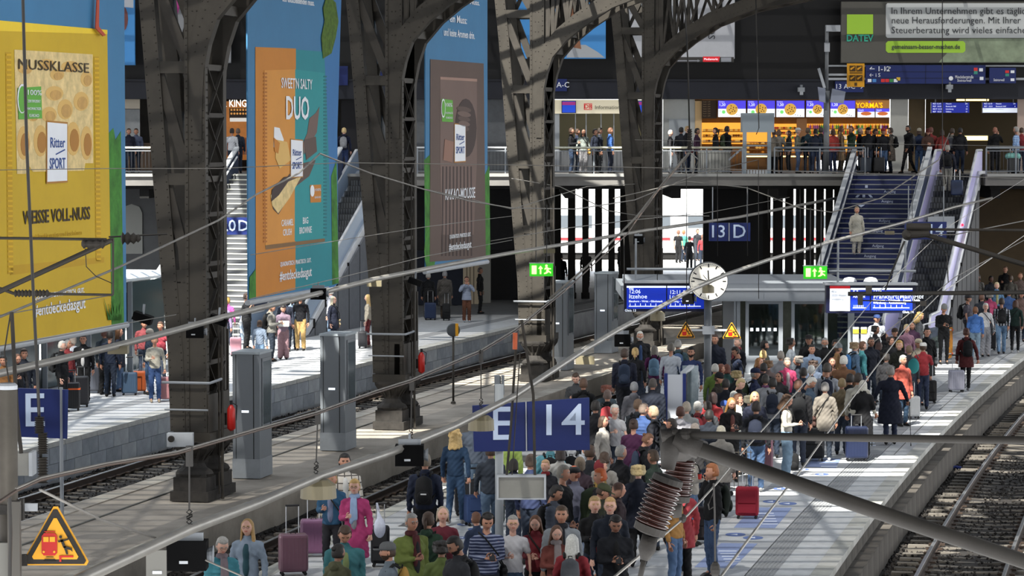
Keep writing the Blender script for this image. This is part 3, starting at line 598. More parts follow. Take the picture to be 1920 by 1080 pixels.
def column_meshes():
 R={}
 # local: x across the tracks (right +), y along the row (away +), z up, platform at z = -.4
 f=MB().bx((-.56,-.42,-.4),(.32,1.7,-.2)).bx((-.5,-.36,-.2),(.26,.36,.08)).bx((-.5,.95,-.2),(.26,1.6,.08)).bx((-.46,-.3,.0),(.22,.3,.14));R['base_block']=(f,m_foot)
 f=MB()
 for y in(0,1.25):
  f.lathe([(.40,.08),(.44,.14),(.40,.2),(.28,.26),(.22,.36),(.24,.46),(.34,.56),(.46,.66),(.50,.74),(.50,.80)],12,(-.12,y,0),sq=.85)
  for k in range(12):
   a=2*math.pi*k/12;f.bar((-.12+.23*math.cos(a),y+.2*math.sin(a),.42),(-.12+.47*math.cos(a),y+.4*math.sin(a),.72),.05,.05)
 R['cast_shoe']=(f,m_foot)
 f=MB().bx((-.60,-.28,.78),(.33,1.55,.98)).bx((-.52,-.19,.98),(.05,-.12,4.0)).bx((.0,-.2,.98),(.27,1.4,1.75)).bx((-.52,1.38,.98),(.25,1.46,3.0)).bx((-.54,-.18,.98),(-.48,1.44,3.0));R['lower_casing']=(f,m_iron)
 f=MB().bx((-.22,-.2,.98),(.22,.04,13.5)).bx((-.24,-.22,.98),(-.16,-.16,13.5)).bx((.16,-.22,.98),(.24,-.16,13.5));R['front_post']=(f,m_iron)
 f=MB().bx((-.22,1.2,.98),(.22,1.44,13.5));R['rear_post']=(f,m_iron)
 for nm,y0,y1 in(('inclined_post',-.2,.08),('rear_inclined_post',1.16,1.44)):
  pts=[(-.42,1.0),(-.47,2.6),(-.62,4.2),(-.80,6.2),(-.96,8.2),(-1.10,9.8),(-1.35,12.0),(-1.7,13.5)];f=MB();V=[];Fc=[]
  for x,z in pts:V+=[(x-.19,y0,z),(x+.16,y0,z),(x+.16,y1,z),(x-.19,y1,z)]
  for i in range(len(pts)-1):
   for j in range(4):Fc.append((i*4+j,i*4+(j+1)%4,i*4+4+(j+1)%4,i*4+4+j))
  f.add(V,Fc);R[nm]=(f,m_iron)
 def lx(z):
  P=[(-.42,1.0),(-.47,2.6),(-.62,4.2),(-.80,6.2),(-.96,8.2),(-1.10,9.8),(-1.35,12.0),(-1.7,13.5)]
  return float(np.interp(z,[p[1]for p in P],[p[0]for p in P]))
 f=MB()
 for z in(4.15,6.1,8.35,10.6):
  for y in(-.14,1.3):f.bx((lx(z),y-.05,z-.12),(-.15,y+.05,z+.12))
  f.bx((lx(z)-.1,-.1,z-.06),(lx(z)+.05,1.3,z+.06));f.bx((.1,-.1,z-.06),(.2,1.3,z+.06))
 R['cross_beam']=(f,m_iron)
 f=MB();zs=[4.15,6.1,8.35,10.6,12.6]
 for k in range(4):
  za,zb=zs[k]+.1,zs[k+1]-.1
  for y in(-.08,1.32):
   f.bar((-.2,y,za),(lx(zb)+.1,y,zb),.22,.10,0,(0,1,0));
  f.bar((lx(za)+.1,1.25,za),(-.2,1.25,zb),.12,.08,0,(0,1,0))
 R['diagonal']=(f,m_iron2)
 f=MB();z=1.4
 while z<8.4: # lattice on the side that faces the tracks
  f.bar((.21,.05,z),(.21,1.2,z+.95),.02,.075,0,(1,0,0));f.bar((.19,1.2,z),(.19,.05,z+.95),.02,.075,0,(1,0,0))
  f.bar((-.21,.05,z),(-.21,1.2,z+.95),.02,.075,0,(1,0,0));f.bar((-.19,1.2,z),(-.19,.05,z+.95),.02,.075,0,(1,0,0))
  f.bx((.17,.04,z-.06),(.22,1.2,z+.03));z+=1.0
 R['lattice']=(f,m_iron2)
 f=MB()
 for y in(-.1,1.34): # two arch ribs springing to the right
  V=[];Fc=[]
  for i,(x,z)in enumerate(LOW):
   a=LOW[max(0,i-1)];b=LOW[min(len(LOW)-1,i+1)];d=Vector((b[0]-a[0],b[1]-a[1])).normalized();nn=Vector((-d.y,d.x));t=.18+.3*min(1,i/4)
   for q,yy in((0,y-.14),(0,y+.14),(t,y+.14),(t,y-.14)):V.append((x+nn.x*q,yy,z+nn.y*q))
  k=len(LOW)
  for i in range(k-1):
   for j in range(4):Fc.append((i*4+j,(i+1)*4+j,(i+1)*4+(j+1)%4,i*4+(j+1)%4))
  f.add(V,Fc)
 for i in range(4,len(LOW)-1):
  x,z=LOW[i];f.bx((x-.05,-.1,z+.1),(x+.05,1.34,z+.3))
 R['arch']=(f,m_iron)
 f=MB()
 for i in range(3,len(LOW)-1):
  x,z=LOW[i];x2,z2=LOW[i+1]
  for y in(-.1,1.34):
   f.bar((x,y,z+.4),(x,y,13.3),.10,.12,0,(0,1,0));f.bar((x,y,z+.4),(x2,y,13.3),.09,.10,0,(0,1,0));f.bar((x,y,13.3),(x2,y,z2+.4),.09,.10,0,(0,1,0))
 R['spandrel_bracing']=(f,m_iron2)
 f=MB().bx((-9,-.25,13.3),(22,.1,13.7)).bx((-9,1.2,13.3),(22,1.5,13.7));R['top_girder']=(f,m_iron)
 f=MB();F3=(0,-1,0)
 for x in(-.19,.19):rivets(f,(x,-.225,1.1),(x,-.225,13),.145,1,F3)
 for x in(-.08,.08):rivets(f,(x,-.205,6.3),(x,-.205,7.9),.12,1,F3)
 for x in(-.05,.05):rivets(f,(x,-.205,8.3),(x,-.205,13),.29,1,F3)
 for za,zb in((1.1,2.6),(2.6,4.2),(4.2,6.2),(6.2,8.2),(8.2,9.8),(9.8,12)):
  for q in(-.15,.12):rivets(f,(lx(za)+q,-.205,za),(lx(zb)+q,-.205,zb),.15,1,F3)
 for y in(-.1,-.0):rivets(f,(.225,y,1.5),(.225,y,8.5),.15,1,(1,0,0))
 for i in range(2,len(LOW)-3):
  x,z=LOW[i];x2,z2=LOW[i+1]
  rivets(f,(x-.04,-.245,z+.12),(x2-.04,-.245,z2+.12),.17,1,F3);rivets(f,(x-.2,-.245,z+.36),(x2-.2,-.245,z2+.36),.17,1,F3)
 R['rivets']=(f,m_iron)
 return{k:v[0].mesh(k,v[1])for k,v in R.items()}
CM=column_meshes()
COLY=[44.8,59.2,73.6,88.0,102.4]
for k,Y in enumerate(COLY):
 if k==0:continue
 nm={1:'riveted iron roof column nearest the camera, between yellow and orange banners',2:'riveted iron roof column between the orange-teal and brown banners',3:'riveted iron roof column just right of the brown banner',4:'farthest riveted iron roof column, in front of the bridge railing'}[k]
 t=thing('iron_column',nm,'column',row(-14.2,Y,0),-phi(Y),group='riveted iron columns on the island platform');t.scale=(.92,.84,1)
 for n_,me in CM.items():
  o=link(n_,me,t,(0,0,0))
  if n_=='rivets':o['kind']='stuff'
 ob('guard_ring',MB().tube([(-.75,-.35,2.0),(.35,-.35,2.0),(.45,.2,2.05)],.03,6).tube([(-.7,-.33,1.45),(.3,-.33,1.45)],.02,6),m_grey,t,(0,0,0))
 ob('service_pipe',MB().tube([(.45,.25,5.4),(.45,.25,.3),(.5,.1,-.38)],.035,6).tube([(.36,.3,6),(.36,.3,-.3)],.02,6),m_iron2,t,(0,0,0))
 if k in(1,2):
  ex=thing('fire_extinguisher','red fire extinguisher hanging on the %s iron column'%('nearest' if k==1 else 'second'),'extinguisher',row(-13.62,Y+.2,1.0))
  ob('cylinder',MB().lathe([(.03,-.02),(.085,.03),(.085,.42),(.04,.5),(.02,.52)],12),M('fire red','a31c16',.4),ex,(0,0,0),smooth=True)
  ob('valve',MB().bx((-.03,-.03,.52),(.03,.03,.6)).tube([(.0,0,.56),(.12,0,.5),(.1,0,.2)],.012,6),m_rub,ex,(0,0,0));ob('bracket',MB().bx((-.14,.02,.1),(.0,.09,.34)),m_iron2,ex,(0,0,0))
jb=thing('junction_box','grey junction box clamped to the foot of the nearest iron column','box',at(336,825,58.6));ob('housing',pbox(MB(),313,813,361,838,58.5,.25),m_lgrey,jb);ob('socket',MB().lathe([(.07,0),(.06,.08)],12,at(321,823,58.45),R=Matrix.Rotation(math.pi/2,3,'X')),m_iron2,jb)
# ================================================================== unseen roof of the hall: pane tints picked to shape sun and shade below
ZR=13.9
m_dim=bpy.data.materials.new('dimming roof glazing');m_dim.use_nodes=True;nt=m_dim.node_tree;nt.nodes.clear()
o_=nt.nodes.new('ShaderNodeOutputMaterial');t_=nt.nodes.new('ShaderNodeBsdfTransparent');t_.inputs[0].default_value=(.07,.072,.075,1);nt.links.new(t_.outputs[0],o_.inputs[0])
m_clear=bpy.data.materials.new('sun patch glazing');m_clear.use_nodes=True;nt=m_clear.node_tree;nt.nodes.clear()
o_=nt.nodes.new('ShaderNodeOutputMaterial');t_=nt.nodes.new('ShaderNodeBsdfTransparent');t_.inputs[0].default_value=(.9,.92,.93,1);nt.links.new(t_.outputs[0],o_.inputs[0])
SUN_PATCHES=[(-4.2,9.2,59.8,61.6),(3.5,9.2,62.4,64.0),(-3,5.2,57.0,58.0),(9.5,16,68.2,69.0),(7.0,13.5,70.6,71.5),(5.5,13.5,72.6,74.0),(1.0,5.0,66.0,67.2),(7,18,85.6,87.0),(8,18,88.0,89.6),(6.0,11.5,54.6,55.8),(10.0,15,62.0,62.8),(1.5,3.2,45.6,46.6),(0.3,1.5,47.6,48.6),(-2.6,0,86,92.5),  # ground areas meant to be sunlit; panes above them let the sun through
  (-9.8,-5.0,84.5,99.0),(-5.0,-3.4,86.0,90.5),(-16,-11.5,73,84),(-20,-9.8,88,104),(1.5,4.6,89.5,96.5),(-1.2,1.2,88.0,92.0),(-4.8,-2.2,69.0,73.5),(13.8,19,79,80),(3.8,7.6,95,103),(-12,-5,82,100),(-18,-8,100,115),(0,8,112,118)]
HALF_SUN=[(-15,-7.2,59,80),(-16,-9,80,104),(-9,3.5,58,72),(-6.5,2,88,104),(4,18,74,100),(-3,8,47,56)]  # areas given weaker sun through half-dimmed panes
def litpane(x,y,z=0.0,B=None):
 gx=x+SUN_H.x*(ZR-z);gy=y+SUN_H.y*(ZR-z)
 return any(a<=gx<=b and c<=gy<=d for a,b,c,d in(B or SUN_PATCHES))
rf=MB();nx0,nx1,pw,pl=-44,34,1.3,.8
Yr=-20.0
while Yr<134:
 x=nx0
 while x<nx1:
  rf.add([(x,Yr,ZR),(x+pw,Yr,ZR),(x+pw,Yr+pl,ZR),(x,Yr+pl,ZR)],[(0,1,2,3)],1 if litpane(x+pw/2,Yr+pl/2)else(2 if x+pw/2+SUN_H.x*ZR<E(Yr+SUN_H.y*ZR)-19.5 else 3)if litpane(x+pw/2,Yr+pl/2,0,HALF_SUN)else 0);x+=pw
 Yr+=pl
m_half=m_dim.copy();m_half.name='half sun glazing';m_half.node_tree.nodes['Transparent BSDF'].inputs[0].default_value=(.3,.3,.3,1)
m_q=m_half.copy();m_q.name='faint sun glazing';m_q.node_tree.nodes['Transparent BSDF'].inputs[0].default_value=(.13,.132,.135,1)
ob('ceiling',rf,[m_dim,m_clear,m_half,m_q],kind='structure')
ob('rear_light_block',MB().bx((-44,-21,-1),(34,-20.8,14)),m_dark,kind='structure')  # unseen dark wall added behind the camera to block rear light
pr=MB();Yr=-20.0
while Yr<134:pr.bx((nx0,Yr-.06,ZR-.12),(nx1,Yr+.06,ZR-.02));Yr+=.8
for i in range(0,25):pr.bx((nx0+i*3.25-.06,-20,ZR-.25),(nx0+i*3.25+.06,134,ZR-.1))
ob('ceiling',pr,m_iron2,kind='structure')
# ================================================================== hanging advertising banners
m_fab=lambda n,c,e=0:M('banner '+n,c,.7,noise=.06,scale=1.0)
m_sky=m_fab('sky blue','38739c');m_yel=m_fab('yellow','c4a216');m_yel2=m_fab('darker yellow','bb9408');m_grn=M('banner leaf green','3f7d2c',.8,noise=.45,scale=3);m_wht=m_fab('white','e4e6ea');m_bl=m_fab('ink blue','2a4a8a');m_brn=m_fab('dark text','3a2c14')
m_nut=m_fab('nut','a8742e');m_nut2=m_fab('nut light','d6ad62');m_crm=M('banner cream','dcc287',.7,noise=.25,scale=5);m_lg=m_fab('badge green','5fa53a');m_org=m_fab('orange','c07a26');m_teal=m_fab('teal','12808a');m_chb=m_fab('chocolate','57453d');m_ch2=m_fab('chocolate light','6d5850');m_ch3=m_fab('dark chocolate','3a2a26');m_lb=m_fab('pale blue','8fb8dc')
def banner(Ya,Yb,label,ztop=13.2,zbot=3.48,back=m_sky):
 a=row(-14.15,Ya,zbot);b=row(-14.15,Yb,zbot);P=Print(a,b-a);L=(b-a).length
 t=thing('banner',label,'banner',(a+b)/2-Vector((0,0,.0)))
 ob('cloth',MB().prism([(0,0),(L,0),(L,ztop-zbot),(0,ztop-zbot)],a-P.n*.03,P.u,P.v,.03),back,t)
 ob('bottom_bar',MB().tube([a-P.u*.05+Vector((0,0,-.05))-P.n*.015,b+P.u*.05+Vector((0,0,-.05))-P.n*.015],.06,10),m_lgrey,t)
 ob('suspension_rope',MB().tube([a+Vector((0,0,ztop-zbot)),a+Vector((0,0,ztop-zbot+.8))],.015,5).tube([b+Vector((0,0,ztop-zbot)),b+Vector((0,0,ztop-zbot+.8))],.015,5),m_rub,t)
 return t,P
def waves(P,x0,y0,x1,y1,n=9,amp=3):
 top=[(x0+(x1-x0)*i/n,y0+random.uniform(-amp,amp))for i in range(n+1)]
 return top+[(x1,y1),(x0,y1)]
def logo(P,t,cx,cy,w,h): # white upright label with two lines of blue lettering
 P.poly('label_border',[(cx-w*.54,cy-h*.53),(cx+w*.54,cy-h*.50),(cx+w*.54,cy+h*.51),(cx-w*.54,cy+h*.53)],m_nut,t,7)
 P.poly('label_card',[(cx-w/2,cy-h*.5),(cx+w/2,cy-h*.47),(cx+w/2,cy+h*.48),(cx-w/2,cy+h*.5)],m_wht,t,8)
 P.text('Ritter',cx,cy-h*.15,h*.17,m_bl,t,lay=10,wpx=w*.74,bold=.008);P.text('SPORT',cx,cy+h*.20,h*.18,m_bl,t,lay=10,wpx=w*.8,bold=.012)
 P.poly('underline',[(cx-w*.1,cy+h*.03),(cx+w*.36,cy-h*.05),(cx+w*.38,cy-h*.03),(cx-w*.08,cy+h*.05)],m_bl,t,10)
# --- yellow banner
t,P=banner(48.8,54.95,'huge yellow nut chocolate banner hanging at the left edge')
P.poly('grass_print',[(203,250),(212,240),(216,262),(226,246),(232,610),(209,612)],m_grn,t,1)
P.poly('package_print',[(-6,38),(200,56),(208,612),(-6,650)],m_yel,t,2)
P.poly('package_fold',[(-6,38),(200,56),(200,64),(-6,58)],m_fab('bright yellow','e8c62c'),t,3)
P.poly('wrapper_shade',[(18,498),(194,482),(194,492),(18,516)],m_yel2,t,3)
for side,x in((0,14),(1,179)):
 w=11 if side==0 else 10;yt,yb=(98,514)if side==0 else(106,490)
 P.poly('wrapper_edge',[(x-w/2,yt),(x+w/2,yt),(x+w/2+4,yb),(x-w/2+4,yb)],m_yel2,t,3)
 for i in range(44):
  y=yt+(yb-yt)*(i+.3)/44;xx=x+4*(i/44);P.poly('crimp',[(xx-w*.42,y),(xx+w*.42,y),(xx+w*.42,y+3.6),(xx-w*.42,y+3.6)],m_fab('crimp yellow','d3a90f'),t,5)
P.poly('window_print',[(25,93),(172,102),(173,306),(158,306),(156,320),(60,322),(52,310),(46,326),(30,326)],m_crm,t,4)
for(x,y,rx,ry)in((42,268,11,30),(74,264,12,28),(135,260,12,30),(160,268,10,30),(120,205,13,18),(60,180,12,16),(100,175,15,13),(150,190,13,17),(90,215,13,14),(45,130,12,8),(85,120,14,9),(130,125,16,10),(160,148,10,14),(105,140,12,10),(60,215,10,12)):
 P.poly('nut_print',ellp(x,y,rx*1.1,ry*1.06,16),m_nut2,t,5);P.poly('nut_print',ellp(x+2,y+3,rx*.72,ry*.72,14),m_nut if ry>20 else M('banner tan','c59a55',.7,noise=.2,scale=4),t,6)
P.text('NUSSKLASSE',99,125,19,m_brn,t,lay=9,wpx=132);
P.poly('green_badge',[(30,165),(74,162),(76,222),(32,224)],m_lg,t,7)
P.poly('cocoa_pod',ellp(38,185,9,28,14),m_wht,t,8);P.poly('cocoa_pod',ellp(38,186,7,25,14),m_lg,t,9)
for q,(s_,y,h)in enumerate((('100%',174,10),('ZERTIFIZIERT',190,5),('NACHHALTIGER',204,5),('KAKAO',217,6))):P.text(s_,60,y,h,m_wht,t,lay=10,wpx=(26,24,26,18)[q])
logo(P,t,104,285,37,112)
P.text('WEISSE VOLL-NUSS',106,405,24,m_brn,t,lay=6,wpx=126,bold=.02);P.text('mit knackig gerösteten Haselnüssen',106,440,9,m_yel2,t,lay=6,wpx=92)
P.text('QUADRATISCH. PRAKTISCH. GUT.',110,551,9,m_wht,t,lay=6,wpx=94,bold=.01);P.text('#entdeckedasgut',110,576,21,m_wht,t,lay=6,wpx=98,bold=.015)
for i in range(14):P.poly('leaf_print',[(200+i*1.5,600),(192+i*2.6,560+(i*13)%30),(203+i*1.8,600)],m_grn,t,8)
rb=thing('orange_strap','orange red strap hanging over the top of the yellow banner','strap',P.o+P.u*5);ob('strap',MB().prism([P.uv(x,y)for x,y in((174,-30),(177,-30),(176,50),(189,66),(184,68),(170,53))][::-1],P.o+P.n*.08,P.u,P.v,.02),M('strap red','b0452a',.7),rb)
# --- orange and teal banner
t,P=banner(62.2,67.8,'tall orange and teal caramel chocolate banner between two iron columns')
P.poly('grass_print',[(598,560),(596,200),(606,40),(620,-20),(640,-20),(632,250),(634,531)],m_fab('deep blue','2e6ea6'),t,1)
P.poly('treetop_print',[(612,-10),(628,5),(633,40),(628,70),(620,100),(604,110),(601,70),(607,40),(604,15)],M('banner tree','4c6a1e',.8,noise=.5,scale=8),t,5)
P.poly('orange_print',[(478,88),(554,91),(553,543),(479,559)],m_org,t,2);P.poly('teal_print',[(554,93),(607,97),(612,200),(624,535),(553,543)],m_teal,t,2)
P.poly('grass_print',[(466,561),(467,520),(478,505),(479,559)],m_grn,t,3);P.poly('grass_print',[(622,534),(620,330),(630,300),(634,531)],m_grn,t,3)
P.poly('wrapper_left',[(494,132),(552,130),(551,452),(496,460)],m_fab('orange light','cf8c38'),t,4);P.poly('wrapper_right',[(552,130),(607,137),(608,447),(551,452)],m_fab('teal light','1c8c90'),t,4)
P.poly('wrapper_shade',[(496,460),(608,447),(608,453),(497,468)],m_fab('orange shade','7a5a34'),t,3)
for i in range(46):P.poly('crimp',[(492,136+i*7),(499,136+i*7),(499,139.5+i*7),(492,139.5+i*7)],m_fab('crimp brown','a8641c'),t,5);P.poly('crimp',[(605,142+i*6.6),(611,142+i*6.6),(611,145.2+i*6.6),(605,145.2+i*6.6)],m_fab('crimp teal','0e6a72'),t,5)
P.text("SWEET'N SALTY",554,158,19,m_wht,t,lay=9,wpx=58,bold=.01);P.text('DUO',555,205,42,m_wht,t,lay=9,wpx=43,bold=.045)
P.poly('chocolate_print',[(505,366),(545,322),(566,306),(590,300),(578,330),(552,350),(520,402),(510,392)],m_chb,t,6);P.poly('biscuit_print',[(505,366),(528,345),(563,330),(540,372),(519,400),(508,385)],m_crm,t,7)
P.poly('chocolate_print',[(568,290),(592,248),(597,200),(590,212),(578,222),(574,250),(566,268)],m_ch2,t,6);P.poly('chocolate_print',[(568,262),(590,256),(592,284),(572,300)],m_chb,t,7);P.poly('chocolate_print',[(507,356),(530,332),(545,330),(520,366),(506,378)],m_ch3,t,8)
P.poly('caramel_print',[(512,238),(522,240),(530,262),(524,282),(511,276)],m_wht,t,6);P.poly('caramel_print',[(516,262),(536,266),(543,300),(522,316),(514,296)],m_nut2,t,7);P.poly('caramel_print',[(511,258),(522,268),(519,288),(512,284)],m_org,t,8)
P.poly('orange_badge',[(579,347),(600,346),(600,379),(580,380)],m_org,t,6);P.text('100%',593,356,5,m_wht,t,lay=9,wpx=11);P.text('KAKAO',593,370,4,m_wht,t,lay=9,wpx=11);P.poly('cocoa_pod',ellp(583,358,4,11,12),m_wht,t,8)
logo(P,t,554,297,22,70)
for s_,x,y,w in(('CARAMEL',537,418,22),('CRUSH',537,436,16),('BIG',571,414,10),('BROWNIE',571,432,23)):P.text(s_,x,y,12,m_wht,t,lay=6,wpx=w,bold=.006)
P.text('QUADRATISCH. PRAKTISCH. GUT.',553,492,8,m_wht,t,lay=6,wpx=58,bold=.006);P.text('#entdeckedasgut',553,514,18,m_wht,t,lay=6,wpx=60,bold=.012);P.text('den entscheidenden muss.',558,2,11,m_wht,t,lay=6,wpx=60,bold=.008)
# --- brown banner
t,P=banner(76.1,82.2,'tall chocolate brown mousse banner beside the third iron column')
P.poly('grass_print',[(797,492),(795,300),(806,290),(806,492)],m_grn,t,1);P.poly('grass_print',[(908,483),(908,330),(917,310),(919,481)],m_grn,t,1);P.poly('bush_print',ellp(806,470,11,40,14),m_grn,t,2)
P.poly('brown_print',[(806,111),(906,119),(910,483),(805,491)],m_chb,t,3);P.poly('package_print',[(824,146),(893,150),(893,300),(887,440),(826,440),(824,300)],m_ch2,t,4);P.poly('package_edge',[(824,144),(893,148),(893,153),(824,149)],m_fab('mousse edge','9a7a6c'),t,5)
for i in range(9):P.poly('curtain_fold',[(828+i*6.6,312),(830.5+i*6.6,312),(829+i*6.9,480),(826.5+i*6.9,480)],m_ch3,t,5)
P.poly('swirl_print',ellp(872,240,20,55,20),m_ch3,t,6);
for i in range(5):P.poly('swirl_print',ellp(868,205+i*9,14-i,5,14,.2),m_ch2 if i%2 else m_chb,t,7+i%2)
P.poly('chocolate_print',[(832,261),(849,266),(846,305),(829,300)],m_fab('milk chocolate','8a6656'),t,7)
P.poly('green_badge',[(826,185),(847,188),(848,229),(827,228)],m_lg,t,6);P.poly('cocoa_pod',ellp(829,203,4,18,12),m_wht,t,8);P.poly('cocoa_pod',ellp(829,203,3,15,12),m_lg,t,9)
P.text('100%',839,197,7,m_wht,t,lay=9,wpx=12);P.text('NACHHALTIG',840,212,3.6,m_wht,t,lay=9,wpx=13);P.text('KAKAO',840,221,4,m_wht,t,lay=9,wpx=12)
logo(P,t,860.5,268,20,70);P.text('KAKAO-MOUSSE',861,364,20,m_wht,t,lay=8,wpx=56,bold=.006)
P.text('QUADRATISCH. PRAKTISCH. GUT.',861,442,7,m_wht,t,lay=8,wpx=40,bold=.006);P.text('#entdeckedasgut',861,461,13,m_wht,t,lay=8,wpx=42,bold=.01)
P.text('ein Muss:',858,37,14,m_wht,t,lay=6,wpx=32,bold=.006);P.text('und keine Aromen drin.',860,64,14,m_wht,t,lay=6,wpx=58,bold=.006);P.text('unser Muss.',878,3,10,m_wht,t,lay=6,wpx=40,bold=.006)
# ================================================================== billboards and signs on the back wall
BY=118.2
def billboard(label,x0,y0,x1,y1,mat,Y=BY):
 t=thing('billboard',label,'billboard',at((x0+x1)/2,y1,Y));panel('board',x0,y0,x1,y1,Y,mat,.25,t);return t
def pp(name,P,Y,mat,parent,t=.012):
 q=[at(x,y,Y)for x,y in P];a=sum(q[i].x*q[(i+1)%len(q)].z-q[(i+1)%len(q)].x*q[i].z for i in range(len(q)))
 if a<0:q=q[::-1]
 k=len(q);return ob(name,MB().add(q+[p+Vector((0,t,0))for p in q],[tuple(range(k)),tuple(range(2*k-1,k-1,-1))]+[(i,k+i,k+(i+1)%k,(i+1)%k)for i in range(k)]),mat,parent)
t=billboard('large grey green accounting billboard high on the right with a lime square logo',1577,3,2030,118,M('billboard grey','5a5852',.6,noise=.1,scale=.3))
pp('photo_print',[(1800,72),(2030,72),(2030,117),(1760,117)],BY-.015,M('billboard photo','8d9a80',.6,noise=.35,scale=1.2),t)
pp('lime_square',[(1588,27),(1637,27),(1637,64),(1588,64)],BY-.02,M('lime','a3cf3e',.5),t)
T('DATEV',1612,72,12,M('logo teal','3fc0a0',.5),BY-.02,t,bold=.03,wpx=50)
pp('text_panel',[(1664,6),(1990,6),(1990,71),(1664,71),(1661,68),(1661,9)],BY-.02,M('pale text panel','cdd0cf',.6),t);m_tx=M('dark grey lettering','3c3f42',.6)
for s_,y,wp in(('In Ihrem Unternehmen gibt es täglich',21,258),('neue Herausforderungen. Mit Ihrer',38.5,241),('Steuerberatung wird vieles einfacher.',57,262)):T(s_,1672+wp/2,y,12.5,m_tx,BY-.035,t,wpx=wp)
pp('lime_pill',[(1665,77),(1806,77),(1810,81),(1810,95),(1806,99),(1665,99),(1661,95),(1661,81)],BY-.02,MATS['lime'],t);T('gemeinsam-besser-machen.de',1736,88,8.5,m_tx,BY-.035,t,bold=.012,wpx=128)
t=billboard('blue billboard with a person in headphones, half hidden by arches',955,-60,1136,110,M('billboard blue','4a94d8',.5))
m_skinp=M('printed skin','8f6248',.6);pp('shirt_print',[(1062,108),(1066,95),(1082,84),(1098,84),(1120,97),(1134,108)],BY-.02,M('printed grey','a9adb2',.6),t)
pp('face_print',ellp(1064,38,21,33,20),BY-.03,m_skinp,t);pp('neck_print',[(1062,60),(1085,60),(1090,92),(1070,88)],BY-.025,m_skinp,t);pp('cap_print',[(1038,18),(1042,-5),(1060,-12),(1085,-6),(1098,10),(1094,28),(1082,8),(1050,10)],BY-.035,M('printed black','1a1c22',.6),t);pp('headphone_print',ellp(1040,45,7,16,14),BY-.04,M('printed dark grey','33373d',.6),t)
t=billboard('white billboard with upright dark letters behind the arch bracing',1170,-60,1378,110,M('billboard white','bcbec4',.6,noise=.04))
pp('product_print',ellp(1250,45,22,40,20),BY-.02,M('printed pale grey','9da0a8',.6),t)
o=T('SO',1335,62,13,m_tx,BY-.03,t);o.matrix_basis=o.matrix_basis@Matrix.Rotation(math.pi/2,4,'Z')
pp('footer',[(1170,107),(1376,107),(1376,117),(1170,117)],BY-.02,M('printed footer','3c3a38',.6),t);pp('red_badge',[(1318,106),(1350,106),(1348,116),(1318,116)],BY-.03,MATS['logo red'],t);pp('frame_print',[(1352,108),(1371,108),(1371,116),(1352,116)],BY-.03,M('printed pale grey','9da0a8',.6),t);T('Mediamarkt',1333,111,4,m_scr_w,BY-.04,t,wpx=26)
pp('arrow_print',[(1270,113),(1308,113),(1308,111.5),(1313,114),(1308,116.5),(1308,115),(1270,115)],BY-.03,MATS['printed pale grey'],t)
t=billboard('blue poster with a fruit picture left of the nearest iron column',222,-20,252,122,M('billboard blue','4a94d8',.5));pp('fruit_print',ellp(230,35,10,24,14),BY-.02,M('printed dusky red','7a4a48',.6,noise=.2),t);pp('sky_print',[(222,-20),(250,-20),(250,15),(222,12)],BY-.015,M('printed cloud','b7bcc6',.6),t)
t=billboard('white and magenta poster behind the struts of the nearest column',300,-40,432,118,M('billboard pale','8a8c90',.6));pp('magenta_print',[(316,-20),(346,-20),(322,66),(318,60)],BY-.02,M('printed magenta','b23a8c',.6),t);pp('dark_print',[(325,80),(350,60),(420,70),(420,116),(325,116)],BY-.02,M('printed dark','3d4750',.6),t)
# bluish overhead signs
def blue_sign(label,x0,y0,x1,y1,s,Y,hpx=None,name='platform_sign',sub=None):
 t=thing(name,label,'sign',at((x0+x1)/2,y1,Y));panel('plate',x0,y0,x1,y1,Y,m_blue,.12,t)
 if s:T(s,(x0+x1)/2,(y0+y1)/2,hpx or(y1-y0)*.62,m_white,Y-.002,t)
 return t
blue_sign('blue platform 12 A-C sign left of the information counter',1030,148,1063,171,'12 A-C',WY-.63,10)
blue_sign('blue platform 13 A-C sign behind the lamp mast',1566,152,1619,173,'13 A-C →',WY-.63,9)
blue_sign('blue arrow sign between the orange banner and second column',634,124,652,160,'',WY-.63);t=blue_sign('small blue arrow sign behind the second column',698,126,720,142,'→',WY-.63,10)
t=thing('direction_sign','long blue direction board under the large billboard','sign',at(1735,157,WY-.9));panel('plate',1623,122,1848,157,WY-.9,m_blue,.15,t)
for x,y in((1735,0),(0,134),(0,146)):panel('groove',x or 1624,(y or 122),(x+1.4)if x else 1846,(y+1)if y else 157,WY-.91,M('sign groove','0a1538',.6),.02,t)
T('← 1-12',1629,129.5,9,m_white,WY-.905,t,'LEFT',bold=.01);T('i P',1660,129,7,m_white,WY-.905,t,'LEFT');T('← i S',1629,141,7,m_white,WY-.905,t,'LEFT');T('Mönckebergstraße',1808,144.5,6,m_white,WY-.905,t,wpx=34);T('Steintorwall',1808,151,5,m_white,WY-.905,t,wpx=26)
for x,y,c in((1627,148,'e8ebf0'),(1636,148,'4a86c8'),(1652,148,'d03030'),(1660,148,'d03030'),(1668,148,'3a8a4a'),(1676,148,'e8ebf0'),(1681,145,'d8b030'),(1826,127,'d03030'),(1826,133,'3a8a7a'),(1836,128,'e8ebf0'),(1837,144,'e8ebf0')):panel('pictogram',x,y,x+7,y+6,WY-.915,M('pictogram '+c,c,.6),.02,t)
ob('disc',MB().lathe([(.09,0),(.085,.01)],14,at(1783,147,WY-.92),R=Matrix.Rotation(math.pi/2,3,'X')),m_white,t)
t=blue_sign('short blue direction board right of the long one',1855,127,1905,156,'',WY-.9,name='direction_sign')
for x,y,c in((1885,132,'d03030'),(1885,138,'3a8a7a'),(1895,132,'e8ebf0'),(1895,147,'e8ebf0')):panel('pictogram',x,y,x+7,y+5,WY-.915,MATS.get('pictogram '+c),.02,t)
